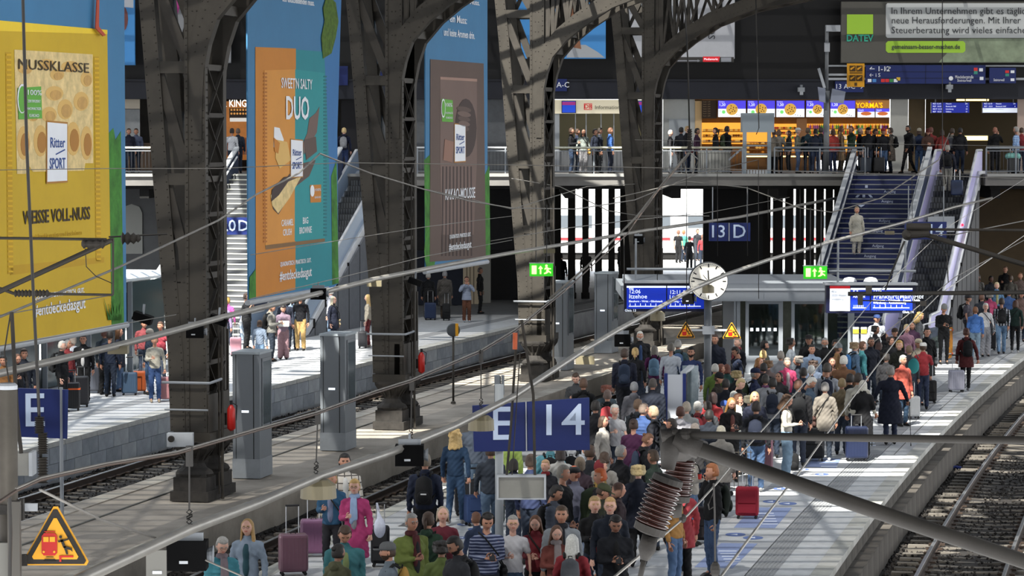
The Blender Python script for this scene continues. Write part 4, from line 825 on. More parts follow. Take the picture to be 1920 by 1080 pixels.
T('Steintorwall',1873,150,5,m_white,WY-.915,t,wpx=20)
t=thing('sign_gantry','pale steel gantry bars carrying the direction boards','gantry',at(1700,150,WY-.7));ob('bar',MB().bx(tuple(at(1553,125,WY-.7)),tuple(at(1990,122,WY-.6))).bx(tuple(at(1553,150,WY-.7)),tuple(at(1990,146,WY-.6))),m_lgrey,t)
t=thing('warning_sign','yellow sign with four black pictograms beside the lamp mast','sign',at(1604,162,110.7));panel('arm',1552,138,1590,142,110.72,m_lgrey,.05,t);panel('plate',1588,119,1621,163,110.7,M('amber','d99a1c',.5),.06,t)
for x,y in((1593,123),(1606,123),(1593,141),(1606,141)):
 pp('pictogram',[(x,y),(x+11,y),(x+11,y+11),(x,y+11)],110.67,M('pictogram ink','4a3208',.6),t);pp('pictogram_field',[(x+1.2,y+5),(x+9,y+1.4),(x+9.6,y+3),(x+2,y+9)],110.655,MATS['amber'],t)
pp('line',[(1593,136),(1617,136),(1617,137.5),(1593,137.5)],110.67,MATS['pictogram ink'],t);pp('pictogram',[(1602,155),(1607,155),(1607,161),(1602,161)],110.67,MATS['pictogram ink'],t)
# mast on the bridge
m=thing('lamp_mast','grey lamp mast standing on the bridge left of the staircase','mast',at(1549,328,110.6));a=at(1549,328,110.6);b=at(1547,50,110.6)
ob('pole',MB().tube([(a.x,a.y,ZB),(a.x,a.y,b.z-2.4)],.11,12).tube([(a.x,a.y,b.z-2.4),(a.x,a.y,b.z)],.07,10),M('mast grey','6a6d70',.5),m,smooth=True);ob('base_plate',MB().bx((a.x-.2,a.y-.2,ZB),(a.x+.2,a.y+.2,ZB+.06)),m_grey,m)
panel('lamp_head',1549,47,1576,59,110.5,m_lgrey,.3,m);panel('junction',1546,80,1556,97,110.45,m_lgrey,.1,m);ob('arm',MB().bar(tuple(at(1535,128,110.5)),tuple(at(1546,165,110.5)),.1,.1),m_lgrey,m)
for x0,x1 in((1533,1547),(1556,1585)):
 s=ob('screen_housing',MB().prism([(at(x,y,110.4).x,at(x,y,110.4).z)for x,y in(((x0,163),(x1,166),(x1,193),(x0+3,190))if x0<1540 else((x0+4,166),(x1,172),(x1-4,194),(x0,192)))][::-1],(0,110.4,0),(1,0,0),(0,0,1),.12),M('screen back','2c2f3c' if x0>1540 else '8a90a0',.4),m)
# wall-mounted cameras and lamps on the fascia
for x,y in((1503,168),(1781,163)):
 t=thing('security_camera','small security camera under the fascia at %s'%('the lamp mast' if x<1600 else 'the right direction boards'),'camera',at(x,y,WY-.9));panel('dome',x-6,y-4,x+6,y+4,WY-.9,m_lgrey,.36,t);panel('bracket',x-2,y-9,x+2,y-4,WY-.9,m_grey,.3,t);panel('lens',x-3,y+4,x+3,y+10,WY-.95,m_lgrey,.1,t)
# bin, lift frame, control boxes on the bridge
a=at(1341,326,110.7);t=thing('round_bin','large pale slatted drum behind the bridge railing','drum',(a.x,a.y+.55,ZB));ob('drum',MB().lathe([(.56,0),(.60,.03),(.60,.8),(.63,.82),(.63,.9),(.55,.9)],28,(0,0,0)),M('pale drum','b3b2ac',.6,noise=.08),t,(0,0,0));
for i in range(28):
 q=2*math.pi*i/28;ob('slat',MB().box((.615*math.cos(q),.615*math.sin(q),.42),(.02,.05,.74),0,Matrix.Rotation(q,3,'Z')),M('drum slat','8f8e88',.6),t,(0,0,0))
t=thing('lift_frame','pale blue grey steel portal frame in front of the bakery','frame',at(1422,326,110.2))
panel('header',1392,212,1452,248,110.2,M('frame blue grey','8b959c',.5),.9,t);
for x0,x1 in((1393,1400),(1439,1446)):panel('upright',x0,248,x1,330,110.2,MATS['frame blue grey'],.2,t)
for y in(272,288):panel('cross_bar',1400,y,1440,y+2.5,110.25,MATS['frame blue grey'],.06,t)
ob('brace',MB().bar(tuple(at(1366,300,110.3)),tuple(at(1394,276,110.3)),.07,.07),m_lgrey,t)
for i in range(7):panel('plate_bar',1401+i*5.6,318,1405+i*5.6,328,110.3,m_lgrey,.04,t)
# ================================================================== furniture on the platforms
def kiosk(x0,x1,y0,yb,label,grp='grey information columns on the island platform'):
 base=onz((x0+x1)/2,yb,-.4);Y=base.y;w=(x1-x0)/F*Y;ztop=at(960,y0,Y).z;h=ztop+.4;wf=w*.6
 t=thing('information_column',label,'information column',(base.x,Y,-.4),-.25-(base.x/Y)*.6,grp);d=.95;wf=.60
 mg=M('kiosk grey','62676c',.5,noise=.06,scale=1);mb=MB()
 ob('body',MB().bx((-wf/2,0,.42),(wf/2,d,h-.05)),mg,t,(0,0,0));ob('plinth',MB().bx((-wf/2-.01,-.01,0),(wf/2+.01,d+.01,.42)),M('kiosk plinth','7b8085',.6,noise=.1),t,(0,0,0));ob('cap',MB().bx((-wf/2-.02,-.02,h-.05),(wf/2+.02,d+.02,h)),M('kiosk cap','8f979c',.5),t,(0,0,0))
 ob('panel_joint',MB().bx((wf/2-.14,-.006,.42),(wf/2-.125,.0,h-.06)).bx((-wf/2+.07,-.006,.42),(-wf/2+.08,.0,h-.06)),m_dark,t,(0,0,0));ob('label_plate',MB().bx((-.1,-.008,h*.52),(.06,0,h*.52+.05)),m_scr_w,t,(0,0,0))
 g=ob('display_window',MB().bx((wf/2,.22,1.15),(wf/2+.015,d-.12,h-.22)),M('kiosk glass','4a5357',.08,.0,spec=1.0),t,(0,0,0));ob('window_frame',MB().bx((wf/2,.16,1.08),(wf/2+.02,.22,h-.15)).bx((wf/2,d-.12,1.08),(wf/2+.02,d-.06,h-.15)).bx((wf/2,.2,h-.22),(wf/2+.02,d-.1,h-.15)),mg,t,(0,0,0))
kiosk(427,497,660,897,'grey information column nearest the camera, beside the nearest iron column');kiosk(593,655,626,845,'second grey information column, left of the second iron column');kiosk(1028,1062,528,694,'third grey information column, behind the third iron column');kiosk(1111,1150,511,662,'farthest grey information column, left of the blue departure display')
def ground_pole(name,label,cat,px,pyb,pyt,z,r,mat,**kw):
 b=onz(px,pyb,z);zt=at(px,pyt,b.y).z;t=thing(name,label,cat,b);ob('pole',MB().tube([(0,0,0),(0,0,zt-z)],r,8),mat,t,(0,0,0),smooth=True);ob('foot',MB().lathe([(r*2.4,0),(r*2.2,.05),(r,.08)],10),mat,t,(0,0,0));return t,b,zt
t,b,zt=ground_pole('round_signal','thin pole with an amber disc signal on the island platform','signal',850,757,612,-.4,.03,m_iron2)
ob('disc',MB().lathe([(.02,-.05),(.17,-.05),(.19,0),(.17,.05),(.02,.05)],18,(0,0,zt+.4-.1),R=Matrix.Rotation(math.pi/2,3,'X')@Matrix.Rotation(0,3,'Z'),sq=1),M('signal dark','3c4044',.5),t,(0,0,0));ob('amber_plate',MB().bx((.06,-.09,zt+.4-.26),(.14,.02,zt+.4+.08)),M('amber','d99a1c',.5),t,(0,0,0))
t,b,zt=ground_pole('cable_post','short grey twin-box post on the island platform left of the E 14 sign','post',936,760,705,-.4,.05,m_lgrey);ob('box',MB().bx((-.13,-.1,zt-.3),(.02,.1,zt+.42)).bx((.06,-.1,zt-.1),(.14,.08,zt+.42)),m_lgrey,t,(0,0,0))
# E 14 sign
Y=45.0;t=thing('platform_sign','large blue sign reading E 14 on a pale pole in the crowd','sign',(at(935,800,Y).x,Y,0));u=(at(1105,747,Y)-at(887,757,Y)).normalized();P=Print(at(887,845,Y),Vector((1,.12,0)))
ob('pole',MB().tube([(at(936,800,Y).x,Y+.13,0),(at(936,800,Y).x,Y+.13,3.15)],.065,12),M('pale pole','8f9498',.5),t,smooth=True);
for q in(((887,762),(983,754),(984,846),(890,846)),((988,753),(1103,747),(1105,843),(990,845))):P.poly('panel',q,m_blue,t,2);
mb=MB().prism([P.uv(x,y)for x,y in((886,761),(1105,746),(1106,844),(889,847))][::-1],P.o-P.n*.07,P.u,P.v,.07);ob('housing',mb,M('sign edge blue','1a2c66',.5),t)
P.poly('divider',[(985,753),(987,753),(988,845),(986,845)],m_lgrey,t,3);m_let=M('sign lettering','c3d2ea',.5)
P.text('14',1052,790,58,m_let,t,lay=5,wpx=72,bold=.012);P.text('E',939,797,62,m_let,t,lay=5,wpx=33,bold=.018)
# E sign on the left
Y=52.0;t=thing('platform_sign','blue sign reading E on a thin pole at the left edge','sign',(at(107,900,Y).x,Y,-.4));P=Print(at(35,822,Y),(1,.1,0));ob('pole',MB().tube([(at(107,9,Y).x,Y+.1,-.4),(at(107,9,Y).x,Y+.1,2.5)],.035,8),m_grey,t)
ob('housing',MB().prism([P.uv(x,y)for x,y in((34,728),(128,731),(126,823),(33,819))][::-1],P.o-P.n*.08,P.u,P.v,.08),m_blue,t);P.poly('edge',[(122,731),(128,731),(126,823),(120,822)],M('sign edge blue','1a2c66',.5),t,2);P.text('E',64,772,62,m_let,t,lay=4,wpx=36,bold=.02)
def gsign(label,x0,y0,x1,y1,parts,Y,skew=0):
 t=thing('platform_sign',label,'sign',at((x0+x1)/2,y1,Y));panel('housing',x0,y0,x1,y1,Y,m_blue,.2,t)
 for s_,x,h in parts:T(s_,x,(y0+y1)/2,h,m_let,Y-.002,t,bold=.012)
 for x in(x0+6,x1-6):ob('hanger',MB().tube([at(x,y0,Y+.1),at(x,y0,Y+.1)+Vector((0,0,1.2))],.02,6),m_grey,t)
 return t
t=gsign('blue 13 D platform sign hanging under the bridge edge',1330,418,1407,452,(('13',1345,23),('D',1386,25)),98);panel('divider',1366,418,1368,452,97.98,m_lgrey,.02,t)
gsign('blue 14 platform sign hanging in front of the blue staircase',1697,416,1775,449,(('14',1754,22),),98);t=gsign('blue 20 D platform sign beside the nearest iron column',412,408,470,440,(('20',428,21),('D',456,20)),92)
# pale pole lamp unit behind 14
t=thing('bridge_beam_sign','pale sign board fixed behind the blue 14 sign','sign',at(1745,420,100));panel('board',1740,406,1790,435,100,m_lgrey,.1,t);panel('clamp',1752,402,1760,406,100,m_grey,.1,t)
# displays over the crowd
m_disp=M('train display blue','0f2fae',.4,emit=.55);m_dl=M('display letters','dfe8f5',.4,emit=.9)
def display(label,x0,y0,x1,y1,lines,gl,Y=72.0,left_white=None):
 t=thing('train_display',label,'display',at((x0+x1)/2,y1,Y));panel('housing',x0,y0,x1,y1,Y,M('display housing','0b0f2e',.4),.32,t);panel('visor',x0-2,y0-4,x1+4,y0,Y-.1,m_lgrey,.5,t)
 n=len(lines)
 for i,(s_,a,b)in enumerate(lines):
  f=panel('screen',a,y0+5,b,y1-5,Y-.02,m_disp,.02,t);
  panel('header',a,y0+5,b,y0+8.5,Y-.025,m_dl,.01,f)
  for k,(tx,yy,hh)in enumerate(s_):T(tx,a+4,yy,hh,m_dl,Y-.035,f,'LEFT',bold=.004)
  mb=MB();
  pbox(mb,a+4,y1-10.5,b-6,y1-9,Y-.03,.005)
  for q in range(6):pbox(mb,a+6+q*(b-a-16)/6,y1-15,a+7+q*(b-a-16)/6,y1-10.5,Y-.03,.005)
  ob('route_line',mb,m_dl,f)
 if left_white:
  a,b=left_white;f=panel('screen',a,y0+1,b,y1-4,Y-.02,m_scr_w,.02,t);panel('red_header',a,y0+1,b,y0+6,Y-.03,MATS['logo red'],.01,f)
  for k in range(3):T(('RE 6','12:23  Husum','Verspätung')[k],a+3,y0+12+k*7,3.5,m_tx,Y-.03,f,'LEFT')
 T(gl,x1-4 if 'ight' in label else x0+12,y1-1.8,4.5,m_dl,Y-.03,t,'RIGHT' if 'ight' in label else 'CENTER')
 for x in(x0+22,x1-20):ob('hanger',MB().tube([at(x,y0,Y+.15),at(x,y0,Y+.15)+Vector((0,0,1.1))],.03,6),m_grey,t)
 ob('hanger',MB().tube([at(x0+5,y0,Y+.15)+Vector((0,0,.35)),at(x1+0,y0,Y+.15)+Vector((0,0,.35))],.035,6),m_grey,t)
 return t
display('blue train display reading Itzehoe left of the clock',1170,531,1323,584,[((('RE6',541,4),('12:06',547,7),('Itzehoe',556,8),('Elmshorn - Wrist - Glückstadt',565,3.6)),1175,1249),((('12:11',548,7),('Lüneburg',557,7),('Harburg - Winsen',565,3.6)),1251,1320)],'Gleis 13')
display('blue train display reading Frankfurt right of the clock',1549,535,1717,587,[((('ICE',546,5),('Ankunft',556,5)),1595,1631),((('12:24',546,5),('Frankfurt(Main)Hbf',556,8.5),('Hannover - Göttingen - Kassel - Fulda',563,4),('Würzburg - Aschaffenburg',568,4)),1633,1711)],'Gleis 14',left_white=(1556,1594))
# clock
Y=71.5;c=at(1328,527,Y);t=thing('station_clock','round white station clock on a grey post above the crowd','clock',(c.x,Y+.12,0));RX=Matrix.Rotation(math.pi/2,3,'X')
ob('case',MB().lathe([(.46,-.1),(.475,-.06),(.475,.095),(.46,.098)],40,c,R=RX),M('clock rim','4a4c50',.4,.4),t,smooth=False);ob('dial',MB().lathe([(.455,.10),(.455,.115)],40,c,R=RX),M('clock face','f1ecdf',.5,emit=.08),t)
for i in range(60):
 a=i*math.pi/30;big=i%5==0;r0,r1=(.34,.43)if big else(.40,.43);d=Vector((math.sin(a),0,math.cos(a)))
 if big:ob('hour_mark',MB().bar(c+d*r0+Vector((0,-.12,0)),c+d*r1+Vector((0,-.12,0)),.03,.006,0,(0,1,0)),m_rub,t)
mb=MB()
for i in range(60):
 if i%5:a=i*math.pi/30;d=Vector((math.sin(a),0,math.cos(a)));mb.bar(c+d*.405+Vector((0,-.12,0)),c+d*.43+Vector((0,-.12,0)),.01,.005,0,(0,1,0))
ob('minute_marks',mb,m_rub,t)
for nm,a,L,w,mm in(('hour_hand',-.06,.27,.035,m_rub),('minute_hand',-1.35,.40,.028,m_rub),('second_hand',.9-1.6,.22,.012,m_rub)):
 d=Vector((math.sin(a),0,math.cos(a)));ob(nm,MB().bar(c-d*.08+Vector((0,-.135,0)),c+d*L+Vector((0,-.135,0)),w,.006,0,(0,1,0)),mm,t)
ob('post',MB().tube([(c.x,Y+.12,0),(c.x,Y+.12,c.z-.4)],.095,14).tube([(c.x,Y+.12,c.z-.42),(c.x,Y+.12,c.z-.3)],.12,12),M('clock post grey','55595e',.5),t,smooth=True)
def tri_sign(label,pts,Y,arm,big=False):
 c=at(sum(p[0]for p in pts)/3,sum(p[1]for p in pts)/3,Y);t=thing('warning_sign',label,'sign',c);P=Print(c,(1,0,0));am=M('amber','d99a1c',.5)
 cx=sum(p[0]for p in pts)/3;cy=sum(p[1]for p in pts)/3
 def sc(k):
  o=[]
  for i in range(3):
   x,y=pts[i];o.append((cx+(x-cx)*k,cy+(y-cy)*k))
  r=[]
  for i in range(3):
   a,b,d=o[i-1],o[i],o[(i+1)%3]
   for s,e in((a,.06),(d,.06)):r.append((b[0]+(s[0]-b[0])*e,b[1]+(s[1]-b[1])*e))
  return r
 ob('plate',MB().prism([P.uv(*p)for p in sc(1.0)][::-1],P.o-P.n*.02,P.u,P.v,.02),am,t)
 P.poly('black_border',sc(.93),M('sign black','1a140c',.5),t,1);P.poly('field',sc(.70),am,t,2)
 h=pts[1][1]-pts[0][1];w=pts[1][0]-pts[2][0];X=lambda a:cx+a*w;Yy=lambda b:cy+b*h;red=M('sign red','b01a12',.5)
 P.poly('train_print',[(X(-.19),Yy(-.14)),(X(-.155),Yy(-.19)),(X(-.0),Yy(-.19)),(X(.03),Yy(-.14)),(X(.03),Yy(.13)),(X(.0),Yy(.17)),(X(-.16),Yy(.17)),(X(-.19),Yy(.13))],red,t,4)
 P.poly('train_window',[(X(-.165),Yy(-.13)),(X(-.09),Yy(-.13)),(X(-.09),Yy(-.05)),(X(-.165),Yy(-.05))],am,t,5);P.poly('train_window',[(X(-.075),Yy(-.13)),(X(.0),Yy(-.13)),(X(.0),Yy(-.05)),(X(-.075),Yy(-.05))],am,t,5)
 if big:
  for a in(-.16,-.01):P.poly('train_lamp',ellp(X(a),Yy(.11),2.2,2.2,10),am,t,5)
  P.poly('pantograph',[(X(-.15),Yy(-.22)),(X(.0),Yy(-.22)),(X(.0),Yy(-.205)),(X(-.15),Yy(-.205))],red,t,4)
  for k in range(3):P.poly('rail_print',[(X(-.13-k*.02),Yy(.19+k*.035)),(X(-.02+k*.02),Yy(.19+k*.035)),(X(-.02+k*.02),Yy(.20+k*.035)),(X(-.13-k*.02),Yy(.20+k*.035))],MATS['sign black'],t,4)
 P.poly('edge_print',[(X(.06),Yy(.17)),(X(.26),Yy(.17)),(X(.26),Yy(.20)),(X(.09),Yy(.20)),(X(.09),Yy(.27)),(X(.06),Yy(.27))],red,t,4)
 bk_=MATS['sign black'];P.poly('figure_print',ellp(X(.08),Yy(-.13),w*.022,w*.022,10),bk_,t,5)
 P.poly('figure_print',[(X(.07),Yy(-.09)),(X(.11),Yy(-.09)),(X(.16),Yy(.04)),(X(.12),Yy(.05))],bk_,t,5);P.poly('figure_print',[(X(.12),Yy(.02)),(X(.16),Yy(.02)),(X(.24),Yy(.05)),(X(.25),Yy(.11)),(X(.22),Yy(.08)),(X(.17),Yy(.07)),(X(.19),Yy(.15)),(X(.16),Yy(.15))],bk_,t,5);P.poly('figure_print',[(X(.04),Yy(-.07)),(X(.10),Yy(-.08)),(X(.17),Yy(-.1)),(X(.2),Yy(-.15)),(X(.19),Yy(-.08)),(X(.1),Yy(-.05)),(X(.05),Yy(-.04))],bk_,t,5)
 if arm:ob('arm',MB().bar(tuple(at(arm[0],arm[1],Y+.06)),tuple(at(arm[2],arm[1],Y+.06)),.035,.05),m_lgrey,t)
 return t
tri_sign('small yellow train warning triangle left of the clock post',[(1286,602),(1304,634),(1268,634)],71.4,(1286,619,1322));tri_sign('small yellow train warning triangle right of the clock post',[(1372,603),(1390,635),(1354,635)],71.4,(1336,619,1372))
t=thing('clamp','steel clamp holding two warning arms on the clock post','clamp',at(1329,619,71.5));ob('ring',pbox(MB(),1318,612,1340,627,71.45,.25),m_lgrey,t)
# crowd-side timetable case (blue-white)
a=onz(1281,830,0);Y=a.y;Y=63.0;t=thing('timetable_case','white and blue timetable case standing in the crowd below the clock','information case',(at(1281,800,Y).x,Y,0),-.0)
xa=at(1250,700,Y).x;xb=at(1281,700,Y).x;zt=at(960,703,Y).z;
ob('front_panel',MB().bx((xa,Y,.1),(xb,Y+.1,zt)),M('case white','a9adb5',.5),t);ob('blue_edge',MB().bx((xa-.05,Y-.01,.05),(xa+.02,Y+.12,zt+.03)).bx((xb-.01,Y-.01,.05),(xb+.06,Y+.12,zt+.03)),m_blue,t)
xc=at(1316,700,Y).x;g=MB().add([(xb+.06,Y+.05,.6),(xc-.13,Y+2.0,.6),(xc-.13,Y+2.0,zt+.02),(xb+.06,Y+.05,zt+.02),(xb+.09,Y+.05,.6),(xc-.10,Y+2.0,.6),(xc-.1,Y+2.0,zt+.02),(xb+.09,Y+.05,zt+.02)],[(0,1,2,3),(7,6,5,4),(0,3,7,4),(1,5,6,2),(3,2,6,7),(0,4,5,1)])
ob('glass_pane',g,glassm('smoky glass',(.45,.47,.48),.05,.12),t);ob('top_frame',MB().bar((xb,Y+.05,zt+.03),(xc-.1,Y+2.0,zt+.03),.12,.06),m_lgrey,t);ob('rear_panel',MB().bx((xc-.3,Y+1.95,.2),(xc+.05,Y+2.05,zt+.04)),M('map print','9fb0b8',.5,noise=.4,scale=9,col2='c8d2d6'),t);ob('post',MB().bx((xa,Y+.02,0),(xa+.06,Y+.08,.12)).bx((xb-.06,Y+.02,0),(xb,Y+.08,.12)),m_grey,t)
# waiting shelter on the near platform
Y=86.0;sh=thing('waiting_shelter','grey glazed waiting shelter with a flat roof behind the crowd','shelter',(at(1470,600,Y).x,Y,0));m_shel=M('shelter grey','7d8288',.5,noise=.05);xs=lambda p:at(p,600,Y).x;zz=lambda p:at(960,p,Y).z
ob('roof',MB().bx((xs(1168),Y-.5,zz(563)),(xs(1605),Y+6,zz(541))).bx((xs(1180),Y-.2,zz(541)),(xs(1595),Y+5.5,zz(531))),m_shel,sh);ob('roof_lip',MB().bx((xs(1166),Y-.54,zz(543)),(xs(1607),Y-.48,zz(539))),m_lgrey,sh)
for x0,x1 in((1380,1388),(1398,1404),(1460,1468),(1484,1490),(1546,1552),(1590,1602)):ob('mullion',MB().bx((xs(x0),Y,0),(xs(x1),Y+.12,zz(563))),m_shel,sh)
for x0,x1 in((1404,1460),(1490,1546),(1552,1590)):ob('glass_pane',MB().bx((xs(x0),Y+.04,.5),(xs(x1),Y+.07,zz(570))),glassm('shelter glass',(.5,.55,.52),.03,.22),sh);ob('sill',MB().bx((xs(x0),Y,.0),(xs(x1),Y+.1,.5)),m_shel,sh);ob('top_rail',MB().bx((xs(x0),Y,zz(570)),(xs(x1),Y+.1,zz(563))),m_shel,sh)
for i in range(5):ob('glass_marking',MB().bx((xs(1407+i*11),Y+.03,zz(621)),(xs(1412.5+i*11),Y+.038,zz(615))),m_scr_w,sh)
ob('back_wall',MB().bx((xs(1375),Y+4.5,0),(xs(1602),Y+4.6,zz(563))),M('shelter interior','4d5046',.8,noise=.3),sh);ob('side_wall',MB().bx((xs(1376),Y,0),(xs(1381),Y+4.6,zz(563))),m_shel,sh)
for x0,y0,x1,y1 in((1516,600,1530,620),(1532,598,1550,616),(1498,622,1512,636),(1530,617,1551,632),(1515,622,1529,634)):ob('notice',MB().bx((xs(x0),Y+.1,zz(y1)),(xs(x1),Y+.12,zz(y0))),M('notice paper','8e9082',.7,noise=.1),sh)
for x in(1597,1612):ob('advert_strip',MB().bx((xs(x),Y-.3,zz(642)),(xs(x+11),Y-.28,zz(612))),M('strip white','b9c0c0',.6),sh);ob('advert_strip',MB().bx((xs(x),Y-.32,zz(624)),(xs(x+11),Y-.30,zz(616))),M('strip yellow','c8b030',.6),sh)
ob('vents',MB().lathe([(.22,0),(.16,.1),(.05,.13)],12,(xs(1600),Y+1,zz(531))).lathe([(.22,0),(.16,.1),(.05,.13)],12,(xs(1640),Y+1,zz(531))),m_lgrey,sh)
# green exit signs
for x0,x1,y0,y1,lab in((993,1037,494,518,'green lit exit sign left, in front of the third column'),(1507,1551,499,523,'green lit exit sign above the shelter roof')):
 Y=75;t=thing('exit_sign',lab,'sign',at((x0+x1)/2,y1,Y));panel('housing',x0,y0,x1,y1,Y,M('exit green','2fb020',.5,emit=.9),.1,t);ym=M('exit pictogram','f4f6a0',.4,emit=1.3)
 panel('frame',x0-1,y0-1.3,x1+1,y0,Y-.01,m_lgrey,.12,t)
 panel('door_picture',x0+4,y0+4,x0+13,y1-4,Y-.015,ym,.01,t);pp('arrow_picture',[(x0+19,y1-4),(x0+19,y0+10),(x0+16,y0+10),(x0+20.5,y0+4),(x0+25,y0+10),(x0+22,y0+10),(x0+22,y1-4)],Y-.015,ym,t)
 pp('runner_picture',[(x0+28,y0+9),(x0+32,y0+6),(x0+36,y0+9),(x0+40,y0+9),(x0+40,y0+11),(x0+36,y0+11),(x0+35,y0+13),(x0+40,y0+16),(x0+40,y0+19),(x0+36,y0+16),(x0+32,y0+19),(x0+27,y0+20),(x0+27,y0+18),(x0+31,y0+16),(x0+32,y0+10),(x0+28,y0+12)],Y-.015,ym,t);pp('runner_head',ellp(x0+31.5,y0+4.5,2.4,2.4,10),Y-.016,ym,t)
 ob('hanger',MB().tube([at((x0+x1)/2-10,y0,Y+.05),at((x0+x1)/2-10,y0,Y+.05)+Vector((0,0,1.5))],.012,5).tube([at((x0+x1)/2+10,y0,Y+.05),at((x0+x1)/2+10,y0,Y+.05)+Vector((0,0,1.5))],.012,5),m_rub,t)
# long glass shelter on the left platform
sh=thing('waiting_shelter','long dark glass shelter with a pale roof on the left platform','shelter',row(-26,76,0));G=M('dark green glass','26383c',.15,spec=.8)
ob('roof',sweep([(-29,2.75),(-25.2,2.75),(-25.0,2.85),(-25.2,2.98),(-29,3.05)],58,87,2),M('pale shelter roof','b4bcc4',.5,noise=.06),sh)
for Y in range(59,87,3):ob('post',MB().bx((E(Y)-25.75,Y,0),(E(Y)-25.62,Y+.12,2.75)),m_grey,sh);ob('glass_pane',MB().bar(row(-25.8,Y+.1,1.35),row(-25.8,Y+2.9,1.35),.03,2.6),G,sh)
ob('back_wall',sweep([(-28.9,0),(-28.8,0),(-28.8,2.75),(-28.9,2.75)],58,87,2),M('shelter back','1e2a2c',.6),sh)
# ================================================================== overhead equipment
m_cable=M('grey cable','77746f',.5,.3,noise=.2,scale=3);m_tubeg=M('pale cable tube','8f8c86',.42,.35,noise=.15,scale=2);m_wire=M('dark wire','2a2826',.5,.3);m_lamp=M('lamp shade cream','766e57',.5);m_speak=M('speaker black','070708',.9,spec=.1)
def wire(label,pts,r,mat,name='wire',cat='cable',group=None):
 o=ob(name,MB().tube([at(*p)for p in pts],r,6),mat,smooth=True);tag(o,label,cat,group);return o
T2P=[(100,1112,17.5),(165,1080,18.5),(355,992,21.5),(480,945,24.5),(600,893,27.5),(730,850,30.5),(850,800,33),(960,745,36),(1097,655,43),(1160,618,47),(1233,578,54),(1300,541,60),(1360,515,67),(1440,487,75),(1560,452,84),(1690,418,94),(1790,388,103),(1860,371,109)]
T1P=[(-20,706,34),(0,700,34.4),(100,677,37),(220,648,40),(330,619,44),(420,594,47),(590,552,53),(700,524,57),(840,496,64),(960,474,72),(1100,451,82),(1210,432,90),(1385,407,99),(1570,371,109)]
C1P=[(-20,600,34),(0,594,34.3),(100,553,37),(225,500,40),(300,465,43),(410,413,47),(480,365,50),(560,325,53),(600,288,55),(630,300,56),(695,325,58),(795,355,62),(880,377,66),(960,390,72),(1080,392,80),(1190,375,89),(1310,325,97),(1420,300,109)]
C2P=[(-20,950,17),(0,940,17.3),(30,920,17.6),(75,900,18),(200,872,19.4),(330,851,21),(480,808,24),(592,777,27),(700,738,29.5),(770,716,31),(902,660,34.5),(965,622,37),(1060,545,42),(1130,480,47),(1175,440,51),(1190,418,53),(1240,350,57),(1292,290,60)]
def interp(P,x):
 i=[p[0]for p in P];return(x,float(np.interp(x,i,[p[1]for p in P])),float(np.interp(x,i,[p[2]for p in P])))
wire('thick pale cable tube rising over the crowded platform from bottom left to the escalator',T2P,.042,m_tubeg,'cable_tube');wire('pale cable tube above the island platform, upper of the two tubes',T1P,.05,m_tubeg,'cable_tube')
wire('sagging brown support cable above the lower lamp tube',C2P,.010,M('brown cable','4a3c34',.5,.2),'support_cable');wire('second strand along the brown support cable',[(a,b-4,c)for a,b,c in C2P[2:13]],.008,m_cable,'support_cable')
wire('sagging thin cable above the upper tube, across the banners',C1P,.016,m_cable,'support_cable')
wire('thin seam wire clipped along the lower lamp tube',[(a,b+4,c-.05)for a,b,c in T2P],.007,m_wire,'clip_wire');wire('thin seam wire clipped along the upper tube',[(a,b+2.5,c-.06)for a,b,c in T1P],.007,m_wire,'clip_wire')
def dropper(x,top,bot,lab):
 a=interp(top,x);b=interp(bot,x);pa,pb=at(*a),at(*b);pa.y=pb.y;mid=pa.lerp(pb,.5)
 t=thing('dropper',lab,'dropper',mid);ob('rod',MB().tube([pa,pb.lerp(pa,.25)],.007,5),m_wire,t)
 ob('clamp',MB().tube([pa+Vector((0,0,.03)),pa-Vector((0,0,.12))],.03,6),m_wire,t)
 ch=MB();q=pb.lerp(pa,.25)
 for k in range(4):c=q.lerp(pb,(k+.5)/4);h=(q-pb).length/8;ch.tube([c+Vector((.018*(k%2),0,h)),c+Vector((.018,.018,0)),c-Vector((.018*(k%2),0,h)),c-Vector((.018,.018,0)),c+Vector((.018*(k%2),0,h))],.006,4)
 ob('chain',ch,m_wire,t)
for i,x in enumerate((355,592,770,902)):dropper(x,C2P,T2P,'chained hanger rod on the lower lamp tube, %s'%('above the nearest lamp speaker','above the round cream lamp','in front of the second iron column','in front of the E 14 sign')[i])
def lampunit(x,P,lab,w,dy=22,speaker=None,round_=True):
 a=interp(P,x);s=F/a[2];c=at(x,a[1]+dy,a[2]);t=thing('hanging_lamp',lab,'lamp',c)
 if round_:ob('shade',MB().lathe([(w*.30,.12),(w*.5,.07),(w*.52,-.055),(w*.49,-.055)],20,c),m_lamp,t,smooth=False)
 else:ob('shade',MB().box(c,(w,w*.8,.11)),m_lamp,t)
 ob('stem',MB().tube([c+Vector((0,0,.1)),at(*a)],.015,6),m_grey,t)
for x,w,r_,lab in((597,.33,1,'round cream hanging lamp above the woman in magenta'),(902,.30,1,'cream hanging lamp on the tube in front of the E 14 sign'),(1097,.27,0,'cream box lamp on the tube above the island platform edge'),(1233,.27,1,'small cream lamp on the tube left of the clock'),(1328,.26,1,'small cream lamp on the tube across the clock face'),(1668,.28,0,'small pale lamp on the tube in front of the blue staircase')):lampunit(x,T2P,lab,w,22*28/interp(T2P,x)[2]+6,round_=bool(r_))
for x,w,lab in((222,.27,'pale cream lamp on the upper tube left of the nearest column'),(702,.28,'pale lamp on the upper tube in front of the second column'),(1030,.3,'pale lamp on the upper tube above the left exit sign')):lampunit(x,T1P,lab,w,8,round_=False)
